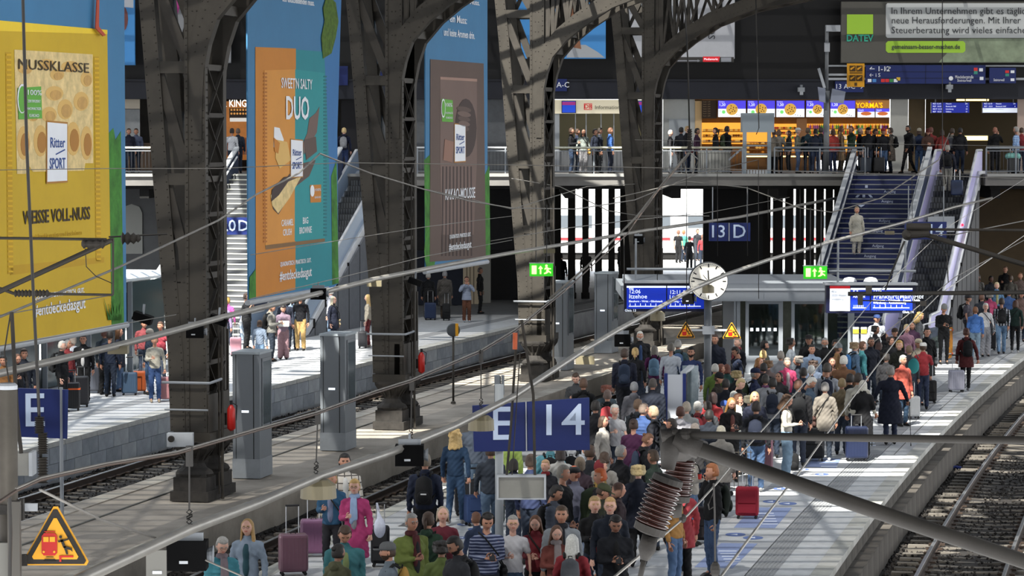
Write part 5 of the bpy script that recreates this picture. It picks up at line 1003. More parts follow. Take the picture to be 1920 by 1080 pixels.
def speaker(x,y,Y,w,h,lab):
 c=at(x,y,Y);t=thing('loudspeaker',lab,'loudspeaker',c);ob('housing',MB().box(c,(w,w*.7,h)),m_speak,t);ob('bracket',MB().box(c+Vector((0,0,h/2+.03)),(w*.8,.04,.06)),m_grey,t);ob('plate',MB().box(c+Vector((-.02,-w*.36,-h*.2)),(w*.22,.01,h*.1)),m_lgrey,t)
 ob('horn',MB().lathe([(h*.18,0),(h*.3,.06),(h*.34,.07)],12,c+Vector((w*.42,0,0)),R=Matrix.Rotation(math.pi/2,3,'Y')),m_grey,t);ob('hanger',MB().tube([c+Vector((0,0,h/2)),c+Vector((0,0,h/2+.12))],.015,6),m_grey,t)
for a in((352,1040,22.3,.30,.22,'large black loudspeaker box under the lower tube at the bottom left'),(768,853,31,.30,.22,'black loudspeaker box under the lower tube beside the ballast track'),(1167,638,48,.26,.20,'black loudspeaker box under the tube left of the bearded man'),(366,622,46,.27,.19,'black loudspeaker on the upper tube in front of the nearest column'),(597,551,53.5,.28,.20,'black loudspeaker on the upper tube under the orange banner'),(1197,450,90,.3,.25,'small black loudspeaker in front of the farthest column'),(1290,560,60,.24,.22,'black loudspeaker in front of the Itzehoe display')):speaker(*a)
for x,y,Y,lab in((410,600,47,'black floodlight box on the nearest column beside the left tube'),(268,596,43,'round black floodlight left of the nearest column'),(778,528,60,'black floodlight right of the second column')):
 c=at(x,y,Y);t=thing('floodlight',lab,'lamp',c);ob('housing',MB().box(c,(.28,.3,.12),0,Matrix.Rotation(.35,3,'Y')),m_speak,t);ob('bracket',MB().tube([c,c+Vector((.02,.0,.2))],.02,6),m_grey,t)
t=thing('cabinet_plate','grey plate hanging beside the bottom left loudspeaker','plate',at(293,1060,22));ob('plate',pbox(MB(),274,1032,312,1090,22,.02),M('box grey','6a6964',.6),t);ob('label_plate',pbox(MB(),286,1071,303,1076,21.99,.005),m_scr_w,t)
t=thing('light_box','whitish rectangular light box hanging from wires in front of the E 14 pole','lamp',at(977,914,36));ob('diffuser',pbox(MB(),935,895,1020,934,36,.08),M('worn diffuser','83827c',.5,noise=.12,scale=3),t);ob('frame',pbox(pbox(pbox(pbox(MB(),931,891,1024,895,35.97,.14),931,934,1024,937,35.97,.14),931,895,935,934,35.97,.14),1020,895,1024,934,35.97,.14),m_lgrey,t)
ob('hanging_wire',MB().tube([at(950,892,36),at(958,800,36.1),at(968,640,36.3)],.018,6).tube([at(1003,892,36),at(1000,740,36.1),at(978,600,36.3)],.02,6).tube([at(960,892,36),at(975,660,36.2)],.007,5),m_iron2,t);ob('orange_sleeve',MB().tube([at(965.5,655,36.2),at(966,624,36.2)],.03,8),M('orange sleeve','b0502a',.6),t)
t=thing('light_box','pale rectangular lamp box hanging at the left edge under the E sign','lamp',at(42,870,30));ob('diffuser',pbox(MB(),28,850,54,892,30,.25),M('worn diffuser','9b9b96',.5),t);ob('end_cap',pbox(MB(),54,849,60,893,29.98,.28),m_lgrey,t);ob('hanging_wire',MB().tube([at(40,850,30),at(32,780,30),at(22,585,30)],.022,6).tube([at(38,850,30),at(8,660,30),at(20,585,30)],.008,5),m_iron2,t)
# ropes hanging from the roof
def rope(label,pts,r,ins=()):
 t=thing('hanging_rope',label,'rope',at(*pts[len(pts)//2]));ob('rope',MB().tube([at(*p)for p in pts],r,6),m_wire,t,smooth=True)
 for(x,y0,y1,Y)in ins:
  a,b=at(x,y0,Y),at(x,y1,Y);n=9;pf=[]
  for i in range(n*2+1):pf.append(((r*2.0 if i%2 else r*3.2),(b-a).length*(i/(n*2.))))
  ob('insulator',MB().lathe([(rr_,-zz_)for rr_,zz_ in pf],10,a),m_iron2,t)
rope('thick dark rope with insulators hanging down across the yellow banner',[(40,-20,24),(43,0,24),(50,270,24),(62,540,24),(70,700,24),(77,870,24)],.014,[(74,782,812,24),(80,812,850,24),(80,858,905,24)])
rope('rope with an insulator hanging right of the farthest column, in front of the white wall',[(1283,-10,62),(1290,120,62),(1293,262,62)],.018,[(1293,242,282,62)])
rope('thin rope with a hook hanging in front of the steel portal frame',[(1417,-10,70),(1423,240,70),(1418,252,70)],.014);rope('thin wire hanging in front of the large billboard to the escalator',[(1767,-10,70),(1767,280,70),(1773,345,70)],.012)
for i,(x,y0,y1,Y,w_)in enumerate(((1422,300,560,80,'left'),(1232,365,540,75,'second'),(1287,300,620,66,'third'),(1345,320,480,78,'fourth'),(1401,350,480,84,'fifth'),(1170,440,560,53,'sixth'),(1710,330,420,96,'seventh'),(1440,355,430,96,'eighth'),(1544,360,400,98,'ninth'),(1500,355,450,92,'tenth'))):
 rope('thin vertical hanger wire under the overhead cables at the %s'%('farthest column, right one','farthest column','clock left side','clock top','13 D sign','Itzehoe display edge','blue staircase','bright slits, left','bright slits, right','bright slits, middle')[i],[(x,y0,Y),(x+.5,y1,Y)],.010)
# contact wires etc.
WL=[('long bright contact wire crossing the crowd up to the right display',[(1150,1083,15.5),(1290,965,19),(1345,905,21),(1392,848,24),(1500,728,31),(1590,618,42),(1655,540,55),(1770,430,80),(1930,330,108)],.0075),
 ('second bright contact wire right of the first, over the blue floor prints',[(1350,1083,15.5),(1440,962,18),(1505,877,22),(1592,755,29),(1692,622,40),(1760,553,50),(1930,435,72)],.0085),
 ('thin horizontal wire crossing all three banners',[(-20,319,40),(200,316,40),(410,316,40),(640,305,40),(950,309,40),(1400,318,42),(1930,335,44)],.006),
 ('thin wire running level above the bridge floor to the right',[(1190,262,46),(1500,268,46),(1930,274,46)],.004),
 ('sagging wire from the farthest column to the right corner',[(1150,372,98),(1290,340,97),(1400,352,96),(1500,390,95),(1560,398,95),(1650,372,96),(1760,300,98),(1780,250,100)],.02),
 ('twisted cable pair left of the clock, rising to the rope pulley',[(1030,560,64),(1100,500,64),(1160,440,64),(1195,405,64),(1250,335,63),(1293,285,62)],.024),
 ('right leg of the cable loop under the rope pulley',[(1293,285,62),(1310,300,62),(1298,326,62),(1288,330,62),(1283,305,62),(1293,285,62)],.018),
 ('thin cable sloping from the brown banner to the clock',[(800,355,70),(960,392,74),(1100,350,90),(1190,345,99)],.012),
 ('thin cable sloping down behind the third column',[(960,335,85),(1050,350,90),(1140,395,92),(1200,405,92),(1330,405,92)],.016),
 ('thin cable fan above the dark columns',[(920,452,70),(1060,428,74),(1190,412,80),(1320,400,88),(1480,370,100)],.010),
 ('thin low wire across the brown banner foot',[(470,478,50),(640,450,54),(800,425,60),(960,405,66)],.007),('second thin low wire across the banner feet',[(470,560,44),(640,520,50),(800,480,58),(960,450,66)],.007),
 ('thin wire from the left edge over the grey block wall',[(-20,652,30),(110,630,32),(260,602,36),(330,590,40)],.006),
 ('lowest thin wire passing over the left crowd',[(-20,595,30),(210,553,33)],.006),
 ('diagonal stay wire dropping to the lower tube at bottom left',[(75,918,18),(190,975,19.5),(300,1012,21)],.009),('thin stay wire at the bottom left corner',[(385,1050,18),(500,1100,18)],.006),
 ('thin cable at the right over the escalator foot',[(1640,640,50),(1790,520,55),(1930,445,58)],.008),('bracket wire above the brown tunnel wall',[(1700,440,60),(1790,440,60),(1930,412,62)],.012)]
for lab,pts,r in WL:wire(lab,pts,r,m_tubeg if 'contact' in lab or 'twisted' in lab or 'loop' in lab else m_cable)
# cantilevers
m_tube_d=M('weathered tube','26231f',.65,.15,noise=.25,scale=6);m_ins=M('brown glazed insulator','2a110b',.18,spec=.5);m_cast=M('cast fitting','2b2825',.7,.15,noise=.3,scale=12,bump=.3)
def insulator(t,a,b,R,n,wcap=.8):
 a=Vector(a);b=Vector(b);L=(b-a).length;d=(b-a)/L;M3=d.to_track_quat('Z','Y').to_matrix()
 ob('end_cap',MB().lathe([(R*.5,-.16*L),(R*.86,-.13*L),(R*.9,.0),(R*.6,.01*L)],20,a,R=M3).lathe([(R*.6,.99*L),(R*.92,L),(R*.9,1.16*L),(R*.5,1.2*L)],20,a,R=M3),m_cast,t,smooth=False)
 pf=[(R*.75,0)]
 for i in range(n):
  z0=L*(i+.1)/n;z1=L*(i+.55)/n;z2=L*(i+.75)/n;pf+=[(R*.76,z0),(R*.93,L*(i+.3)/n),(R,z1),(R*.9,z2),(R*.78,L*(i+.9)/n)]
 ob('ribbed_insulator',MB().lathe(pf+[(R*.75,L)],28,a,R=M3),m_ins,t,smooth=True)
Y=12.6;t=thing('catenary_bracket','large near catenary bracket with two brown ribbed insulators and long tubes','bracket',at(1260,850,Y))
insulator(t,at(1250,905,Y),at(1221,985,Y),.078,9);insulator(t,at(1277,860,Y+.6),at(1268,928,Y+.6),.070,8)
ob('fork',MB().tube([at(1252,880,Y),at(1256,840,Y),at(1262,815,Y)],[.03,.045,.03],10).tube([at(1278,845,Y+.5),at(1277,818,Y+.4)],[.06,.04],10).tube([at(1262,815,Y),at(1240,818,Y)],.03,8).tube([at(1219,1005,Y),at(1213,1030,Y),at(1208,1050,Y)],[.035,.04,.018],10).tube([at(1208,1046,Y),at(1199,1090,Y)],.012,8).tube([at(1266,940,Y+.6),at(1270,970,Y+.6)],[.035,.02],8),m_cast,t,smooth=True)
ob('upper_tube',MB().tube([at(1283,815,Y),at(1600,821,Y-.3),at(1960,826,Y-.6)],.0165,12),m_tube_d,t,smooth=True)
ob('lower_tube',MB().tube([at(1268,826,Y),at(1300,838,Y),at(1600,944,Y-.2),at(1960,1066,Y-.4)],.033,16),m_tube_d,t,smooth=True);ob('sleeve',MB().tube([at(1262,823,Y),at(1312,843,Y)],.043,16).tube([at(1278,814,Y),at(1312,816,Y)],.027,12),m_cast,t,smooth=True)
ob('eye_bolt',MB().ell(at(1252,817,Y),(.03,.03,.03),10,7).ell(at(1264,812,Y),(.025,.03,.025),10,7).ell(at(1283,818,Y),(.035,.04,.035),10,7),m_cast,t)
ob('clamp',MB().ell(at(1280,972,18.6),(.025,.03,.03),8,6),m_cast,t)
t=thing('stay_wire','short wire with clamp hanging below the near bracket','wire',at(1335,960,17));ob('wire',MB().tube([at(1338,906,17),at(1340,960,17),at(1341,1068,17)],.006,5).tube([at(1338,925,17),at(1328,945,17),at(1330,955,17),at(1338,950,17)],.005,5),m_wire,t);ob('weight',MB().ell(at(1341,1068,17),(.03,.03,.05),8,6),m_cast,t)
Y=25;t=thing('catenary_bracket','dark catenary bracket with small insulators across the yellow banner','bracket',at(100,500,Y))
ob('tube',MB().tube([at(-30,560,Y),at(210,450,Y)],.022,8).tube([at(-30,446,Y),at(200,449,Y)],.012,8).tube([at(-30,530,Y),at(25,550,Y),at(95,551,Y)],.014,8).tube([at(95,551,Y),at(212,553,Y)],.011,8).tube([at(212,553,Y),at(212,446,Y)],.010,6),m_iron2,t)
ob('insulator',MB().lathe([(.02,-.10),(.045,-.08),(.03,-.06),(.045,-.03),(.03,0),(.045,.03),(.03,.06),(.045,.08),(.02,.1)],12,at(175,457,Y),R=Matrix.Rotation(math.pi/2,3,'Y')),m_iron2,t)
pf=[(.02,-.16)]
for i in range(10):pf+=[(.035,-.15+i*.03),(.02,-.135+i*.03)]
ob('insulator',MB().lathe(pf,12,at(62,550,Y),R=Matrix.Rotation(math.pi/2,3,'Y')),m_iron2,t);ob('curved_wire',MB().tube([at(160,466,Y),at(162,500,Y),at(180,518,Y),at(212,532,Y)],.004,5),m_wire,t)
c=at(245,447,40);t=thing('catenary_insulator','small dark insulator between the yellow banner and nearest column','insulator',c);ob('ribs',MB().lathe([(.03,-.13),(.09,-.11),(.05,-.08),(.09,-.04),(.05,0),(.08,.04),(.04,.08),(.06,.1),(.02,.14)],12,c,R=Matrix.Rotation(math.pi/2,3,'Y')),m_iron2,t);ob('rod',MB().tube([c-Vector((.3,0,-.02)),c+Vector((.5,0,.06))],.012,5),m_wire,t)
Y=40;t=thing('catenary_bracket','dark catenary bracket with a knob insulator in front of the blue staircase','bracket',at(1702,438,Y))
ob('insulator',MB().lathe([(.02,-.1),(.06,-.07),(.08,-.02),(.06,.03),(.03,.08)],12,at(1702,440,Y),R=Matrix.Rotation(math.pi/2,3,'X')).tube([at(1702,440,Y),at(1742,438,Y)],[.06,.05],10),m_iron2,t)
ob('tube',MB().tube([at(1730,430,Y),at(1960,432,Y)],.018,8).tube([at(1735,440,Y),at(1960,508,Y)],.034,8).tube([at(1700,425,Y),at(1745,425,Y)],.05,8),m_iron2,t,smooth=True);ob('strut',MB().tube([at(1696,452,Y),at(1668,520,Y),at(1660,545,Y)],.015,6).tube([at(1745,450,Y),at(1775,475,Y),at(1778,530,Y)],.008,5),m_wire,t)
Y=30;t=thing('catenary_tube','thin dark horizontal tube across the right display and escalator foot','tube',at(1700,550,Y));ob('tube',MB().tube([at(1590,551,Y),at(1960,548,Y)],.022,8).tube([at(1608,563,Y),at(1718,567,Y)],.008,6),m_tube_d,t,smooth=True);ob('clamp',MB().box(at(1613,562,Y),(.05,.05,.11)).box(at(1629,543,Y),(.06,.05,.08)).box(at(1731,569,Y),(.06,.05,.05)),m_iron2,t)
# post and big warning triangle at bottom left
Y=19.0;t=thing('metal_post','pale round post at the bottom left edge carrying clamps','post',at(14,1100,Y));a=at(14,724,Y);ob('post',MB().tube([(a.x,Y,-.4),(a.x,Y,a.z)],.062,18),M('worn pale post','625d56',.55,.2,noise=.2,scale=4),t,smooth=True);ob('cap',MB().lathe([(.066,-.02),(.066,.005),(.05,.02)],18,a),m_lgrey,t)
ob('clamp',MB().bx((a.x-.09,Y-.08,at(14,962,Y).z),(a.x+.09,Y+.08,at(14,944,Y).z)).bx((a.x+.07,Y-.03,at(14,975,Y).z),(a.x+.1,Y+.03,at(14,935,Y).z)).bx((a.x+.06,Y-.03,at(14,1060,Y).z),(a.x+.12,Y+.03,at(14,1040,Y).z)),m_cast,t);ob('box',pbox(MB(),-30,1018,36,1085,Y-.12,.1),M('box grey','6a6964',.6),t)
ob('lower_post',MB().bx((at(8,0,Y-.1).x,Y-.16,-.4),(at(31,0,Y-.1).x,Y-.1,at(0,935,Y).z)),M('post grey','4c4944',.7),t)
tri_sign('large yellow warning triangle with a red train and falling figure',[(104,943),(170,1060),(38,1060)],19,(30,951,70),True)
ob('post_wire',MB().tube([at(18,930,18.6),at(20,1000,18.6),at(18,1090,18.6)],.012,6),m_wire);tag(bpy.data.objects['post_wire'],'dark thin wire running down the bottom left post','wire')
# ================================================================== people
def hx(c):return c
def caps(p0,r0,p1,r1,n=10): # closed tapered capsule with rounded ends
 p0=Vector(p0);p1=Vector(p1);d=(p1-p0);L=d.length;d=d/L if L>1e-6 else Vector((0,0,1))
 R=d.to_track_quat('Z','Y').to_matrix();prof=[(r0*.25,-r0*.95),(r0*.75,-r0*.65),(r0,0),((r0*2+r1)/3,L/3),((r0+r1*2)/3,2*L/3),(r1,L),(r1*.75,L+r1*.65),(r1*.25,L+r1*.95)]
 return(prof,n,p0,R)
def remesh(prims,voxel,smooth_it=4):
 mb=MB()
 for p in prims:
  if p[0]=='c':prof,n,c,R=caps(*p[1:]);mb.lathe(prof,n,c,0,R)
  elif p[0]=='e':mb.ell(p[1],p[2],14,9,0,p[3]if len(p)>3 else None)
  elif p[0]=='l':mb.lathe(p[1],16,p[2],0,p[4]if len(p)>4 else None,p[3])
 me=bpy.data.meshes.new('tmp');me.from_pydata(mb.v,[],mb.f);o=bpy.data.objects.new('tmp',me);COL.objects.link(o)
 m=o.modifiers.new('r','REMESH');m.mode='VOXEL';m.voxel_size=voxel;m.adaptivity=0
 s=o.modifiers.new('s','SMOOTH');s.factor=.6;s.iterations=smooth_it
 dg=bpy.context.evaluated_depsgraph_get();e=o.evaluated_get(dg);em=e.to_mesh();nv=len(em.vertices);V=np.empty(nv*3);em.vertices.foreach_get('co',V);V=V.reshape(-1,3)
 nf=len(em.polygons);li=np.empty(len(em.loops),int);em.loops.foreach_get('vertex_index',li);ls=np.empty(nf,int);em.polygons.foreach_get('loop_start',ls);lt=np.empty(nf,int);em.polygons.foreach_get('loop_total',lt)
 Fc=[tuple(li[a:a+b].tolist())for a,b in zip(ls,lt)];e.to_mesh_clear();bpy.data.objects.remove(o,do_unlink=True);bpy.data.meshes.remove(me)
 return V,Fc
# hands: palm + four unequal bent fingers + side thumb, pointing down -z, palm facing +x (towards the thigh) for the person's right side
def hand_mb(curl):
 mb=MB();mb.lathe([(.022,.02),(.028,-.01),(.036,-.05),(.038,-.085),(.030,-.098)],8,sq=.42)
 for i,(y,L)in enumerate(((-.027,.070),(-.009,.080),(.009,.074),(.026,.058))):
  a=Vector((0,y,-.088));c1,c2=curl*.55,curl*1.25
  b=a+Vector((math.sin(c1),y*1.2,-math.cos(c1)))*L*.42;c=b+Vector((math.sin(c2),0,-math.cos(c2)))*L*.33;d=c+Vector((math.sin(c2*1.3),0,-math.cos(c2*1.3)))*L*.28
  mb.tube([a,b,c,d],[.0095,.009,.008,.006],5)
 a=Vector((.004,-.026,-.03));b=a+Vector((.018,-.028,-.028));c=b+Vector((.020,-.006,-.028));mb.tube([a,b,c],[.012,.0105,.007],5)
 return mb
HANDS=[hand_mb(c)for c in(.35,1.05,1.5)]
def head_arrays(female,beard,oldish):
 NU,NV=28,20;V=[];Fc=[];mi=[]
 g=lambda x,z,x0,z0,sx,sz:math.exp(-((x-x0)/sx)**2-((z-z0)/sz)**2)
 for j in range(NV+1):
  t=math.pi*j/NV
  for i in range(NU):
   a=2*math.pi*i/NU;a=a-.32*math.sin(a+math.pi/2)*0
   u=2*math.pi*i/NU;ang=u+.30*math.sin(u) # denser towards the face (angle pi)
   x=math.sin(t)*math.sin(ang);y=math.sin(t)*math.cos(ang);z=math.cos(t)
   X,Y_,Z=x*.083,y*.100,z*.120
   if Z<0:k=1-.30*min(1,-Z/.118)**1.3;X*=k;Y_*=(1-.12*(-Z/.118))
   if y>0 and Z<-.03:Y_*=1-.35*min(1,(-Z-.03)/.07)
   if y<0:
    f=-y;Y_=max(Y_,-.088)if abs(Z)<.09 else Y_
    n=g(X,Z,0,-.018,.013,.020)*.021+g(X,Z,0,.006,.010,.018)*.008
    br=(g(X,Z,.03,.030,.02,.009)+g(X,Z,-.03,.030,.02,.009))*.005
    ey=(g(X,Z,.031,.012,.014,.011)+g(X,Z,-.031,.012,.014,.011))*.010
    mo=g(X,Z,0,-.052,.022,.010)*.006;ch=g(X,Z,0,-.095,.022,.018)*.010;ck=(g(X,Z,.042,-.02,.02,.02)+g(X,Z,-.042,-.02,.02,.02))*.003
    Y_-=f*(n+br+mo+ch+ck-ey)
   V.append((X,Y_,Z))
 for j in range(NV):
  for i in range(NU):
   q=(j*NU+i,(j+1)*NU+i,(j+1)*NU+(i+1)%NU,j*NU+(i+1)%NU);Fc.append(q)
   c=[sum(V[k][d]for k in q)/4 for d in range(3)];m=0
   if c[1]<-.06 and abs(c[0])<.022 and-.060<c[2]<-.044:m=1
   elif c[1]<-.05 and .014<abs(c[0])<.048 and .022<c[2]<.036:m=2
   elif beard and c[1]<.01 and c[2]<-.035 and not(abs(c[0])<.022 and c[2]>-.06):m=2
   mi.append(m)
 mb=MB();mb.v=V;mb.f=Fc;mb.m=mi
 for s in(-1,1):
  mb.ell((s*.031,-.0765,.012),(.0120,.0085,.0055),8,6,3);mb.ell((s*.031,-.0838,.012),(.0055,.003,.0050),7,5,4)
  mb.ell((s*.084,.008,-.004),(.010,.018,.030),8,6,0)
 mb.lathe([(.050,-.20),(.050,-.14),(.047,-.08),(.045,-.04)],12,(0,.022,0),0)
 return mb
HEADS={}
SKIN={'f':'bb8a74','m':'a87a64','t':'8a6350','d':'5e4034','p':'c79c8a'}
m_lip={k:M('lips '+k,v,.5)for k,v in(('f','a85a50'),('m','9c5f50'),('t','7f4a3c'),('d','4e2a22'),('p','b5665c'))}
m_skin={k:M('skin '+k,v,.55,noise=.06,scale=20,spec=.35)for k,v in SKIN.items()}
m_eyew=M('eye white','d8d2ca',.3);m_iris=M('iris','2c1d14',.3)
# poses: (elbow, wrist) for the person's right (-x) and left (+x) arm, facing -y ; legs split
S=.195
POSE={
'stand':(((-.245,.03,1.13),(-.255,-.04,.87)),((.245,.03,1.13),(.255,-.04,.87)),0,0),
'phone':(((-.22,.0,1.13),(-.07,-.25,1.16)),((.22,.0,1.13),(.07,-.25,1.14)),0,.35),
'one':(((-.22,.0,1.13),(-.10,-.26,1.18)),((.25,.03,1.13),(.26,-.04,.87)),0,.25),
'ear':(((-.27,-.10,1.22),(-.13,-.06,1.50)),((.245,.03,1.13),(.255,-.04,.87)),0,0),
'cross':(((-.24,-.02,1.14),(.02,-.19,1.17)),((.24,-.02,1.14),(-.02,-.21,1.13)),0,0),
'pocket':(((-.27,.07,1.14),(-.17,-.06,.95)),((.27,.07,1.14),(.17,-.06,.95)),0,0),
'walk':(((-.23,.13,1.15),(-.22,.06,.90)),((.24,-.07,1.14),(.23,-.20,.93)),.22,0),
'pull':(((-.26,.10,1.16),(-.29,.18,.90)),((.245,.0,1.13),(.25,-.07,.87)),.16,0),
'case':(((-.27,.02,1.15),(-.36,-.04,.93)),((.245,.03,1.13),(.255,-.04,.87)),0,0),
'up':(((-.26,-.14,1.24),(-.08,-.22,1.47)),((.26,-.14,1.24),(.08,-.22,1.45)),0,0),
'reach':(((-.22,-.14,1.20),(-.20,-.42,1.24)),((.24,-.05,1.14),(.16,-.28,1.10)),0,.1),
'sticks':(((-.33,.02,1.15),(-.40,-.10,.98)),((.33,.02,1.15),(.40,-.10,.98)),.05,0)}
def lerp3(a,b,t):return tuple(a[i]+(b[i]-a[i])*t for i in range(3))
BUILD={'m':(1.0,1.0),'f':(.90,.92),'h':(1.12,1.22),'c':(1.0,1.0)}
def prims_body(pose,bd):
 wx,th=BUILD[bd];R,L,split,_=POSE[pose];P=[]
 P+=[('e',(0,.0,.97),(.165*wx,.115*th,.13)),('e',(0,-.005,1.12),(.140*wx,.100*th,.15)),('e',(0,.0,1.30),(.165*wx,.110*th,.17)),('c',(-S*wx*.85,.01,1.395),.05,(S*wx*.85,.01,1.395),.05),('c',(0,.015,1.40),.06,(0,.02,1.53),.05)]
 for s,(e,w)in((-1,R),(1,L)):
  sh=(s*S*wx,.01,1.385);P+=[('c',sh,.046,e,.036),('c',e,.037,w,.024)]
 for s in(-1,1):
  f=s*split;hp=(s*.09*wx,0,.93);kn=(s*.095,-.03+f*.35,.50);an=(s*.10,.02+f,.10+(.03 if f>.05 else 0));P+=[('c',hp,.088*wx,kn,.056),('c',kn,.054,an,.036),('c',an,.036,(an[0],an[1]-.12,.04),.032)]
 return P
BODYC={};CLOC={}
def body_arrays(pose,bd):
 k=(pose,bd)
 if k not in BODYC:BODYC[k]=remesh(prims_body(pose,bd),.030,3)
 return BODYC[k]
BM={}
def body_mesh(pose,bd,female,beard,yaw,pitch,skin,haircol):
 k=(pose,bd,beard,yaw,pitch,skin,haircol if beard else 'std')
 if k in BM:return BM[k]
 V,Fc=body_arrays(pose,bd);mb=MB();mb.v=[tuple(p)for p in V.tolist()];mb.f=list(Fc);mb.m=[0]*len(Fc)
 hk=(female,beard)
 if hk not in HEADS:HEADS[hk]=head_arrays(female,beard,False)
 H=HEADS[hk];Rm=Matrix.Rotation(math.radians(yaw),3,'Z')@Matrix.Rotation(math.radians(pitch),3,'X');hc=HC
 n=len(mb.v);mb.v+=[tuple(Rm@Vector(p)+Vector((hc[0],hc[1]-.03*math.sin(math.radians(pitch)),hc[2])))for p in H.v];mb.f+=[tuple(i+n for i in f)for f in H.f];mb.m+=H.m
 R,L,_,curl=POSE[pose];hm=HANDS[2 if pose in('case','pull','phone','one','ear','sticks','up')else 0]
 for s,(e,w)in((-1,R),(1,L)):
  d=(Vector(w)-Vector(e)).normalized();q=Vector((0,0,-1)).rotation_difference(d).to_matrix();n=len(mb.v)
  mb.v+=[tuple(q@Vector((p[0]*(1 if s<0 else-1),p[1],p[2]))+Vector(w))for p in hm.v];mb.f+=[tuple(i+n for i in f)for f in hm.f];mb.m+=[0]*len(hm.f)
 me=mb.mesh('body',[m_skin[skin],m_lip[skin],hairmat(haircol),m_eyew,m_iris],True);BM[k]=me;return me
HC=(0,-.012,1.64)
def hairmat(c):return M('hair '+c,c,.6,noise=.25,scale=40,bump=.3)
def clothes(kind,pose,bd):
 k=(kind,pose,bd)
 if k in CLOC:return CLOC[k]
 wx,th=BUILD[bd];R,L,split,_=POSE[pose];P=[];vox=.019
 up=kind in('jacket','coat','puffer','hoodie','shirt','tee','long','poncho')
 if up:
  g={'jacket':.018,'coat':.022,'puffer':.034,'hoodie':.024,'shirt':.010,'tee':.010,'long':.022,'poncho':.03}[kind]
  P+=[('e',(0,0,1.13),((.150+g)*wx,(.112+g)*th,.17)),('e',(0,0,1.29),((.168+g)*wx,(.118+g)*th,.175)),('c',(-S*wx*.85,.01,1.395),.052+g*.7,(S*wx*.85,.01,1.395),.052+g*.7),('c',(-.05,.012,1.425),.055+g*.6,(.05,.012,1.425),.055+g*.6)]
  hem={'jacket':.90,'coat':.68,'puffer':.86,'hoodie':.88,'shirt':.90,'tee':.90,'long':.48,'poncho':.80}[kind];fl={'coat':.05,'long':.07,'poncho':.10}.get(kind,.0)
  P.append(('l',[(.150*wx+g,1.16),(.160*wx+g,1.02),(.172*wx+g+fl*.5,.92),((.176+fl)*wx+g,hem),(.12,hem)][::-1]if hem<.9 else[(.12,hem),(.165*wx+g,hem),(.158*wx+g,1.02),(.150*wx+g,1.16)],(0,0,0),.72*th/wx+.04))
  if kind in('jacket','coat','long','puffer','hoodie'):P.append(('l',[(.078,1.44),(.072,1.50),(.066,1.535),(.03,1.535)],(0,.02,0),.95))
  if kind=='hoodie':P+=[('e',(0,.10,1.47),(.10,.055,.07))]
  for s,(e,w)in((-1,R),(1,L)):
   sh=(s*S*wx,.01,1.385)
   if kind=='tee':P.append(('c',sh,.058,lerp3(sh,e,.60),.056))
   else:P+=[('c',sh,.047+g*.85,e,.038+g*.8),('c',e,.039+g*.8,lerp3(e,w,.93),.029+g*.6)]
 else:
  if kind in('skirt','dress'):
   P+=[('l',[(.13,.56 if kind=='skirt' else .60),(.215*wx,.56 if kind=='skirt' else .60),(.190*wx,.80),(.16*wx,1.03),(.1,1.05)],(0,0,0),.78)]
  else:
   g={'jeans':.010,'wide':.030,'slim':.005,'trousers':.017}[kind]
   P+=[('e',(0,0,.95),((.172+g*.5)*wx,(.122+g*.5)*th,.15)),('c',(0,0,.90),.075,(0,0,.98),.09)]
   for s in(-1,1):
    f=s*split;hp=(s*.09*wx,0,.92);kn=(s*.095,-.03+f*.35,.50);an=(s*.10,.02+f,.10+(.03 if f>.05 else 0));P+=[('c',hp,.090*wx+g,kn,.060+g*1.2),('c',kn,.058+g*1.2,an,.042+g*1.6)]
 V,Fc=remesh(P,vox,3)
 # folds: low ripples so that the cloth does not look moulded
 V=np.array(V);amp=.006 if kind not in('puffer',)else 0
 if amp:V[:,0]+=amp*(.7*np.sin(V[:,2]*71+V[:,1]*45+V[:,0]*30)+.5*np.sin(V[:,2]*33-V[:,1]*52));V[:,1]+=amp*(.7*np.sin(V[:,2]*58+V[:,0]*64)+.5*np.sin(V[:,2]*29-V[:,0]*41))
 else:r=np.clip(np.sin(V[:,2]*95),-1,1)*.006;nrm=np.hypot(V[:,0],V[:,1])+1e-6;V[:,0]+=V[:,0]/nrm*r;V[:,1]+=V[:,1]/nrm*r
 mb=MB();mb.v=[tuple(p)for p in V.tolist()];mb.f=Fc;mb.m=[0]*len(Fc);CLOC[k]=mb;return mb
CM_={}
def cloth_obj(name,kind,pose,bd,parent,mat,prefix=''):
 k=(kind,pose,bd)
 if k not in CM_:CM_[k]=clothes(*k).mesh(kind,cloth('555555'),True)
 o=link(name,CM_[k],parent,(0,0,0));o.material_slots[0].link='OBJECT';o.material_slots[0].material=mat;return o
HAIRM={}
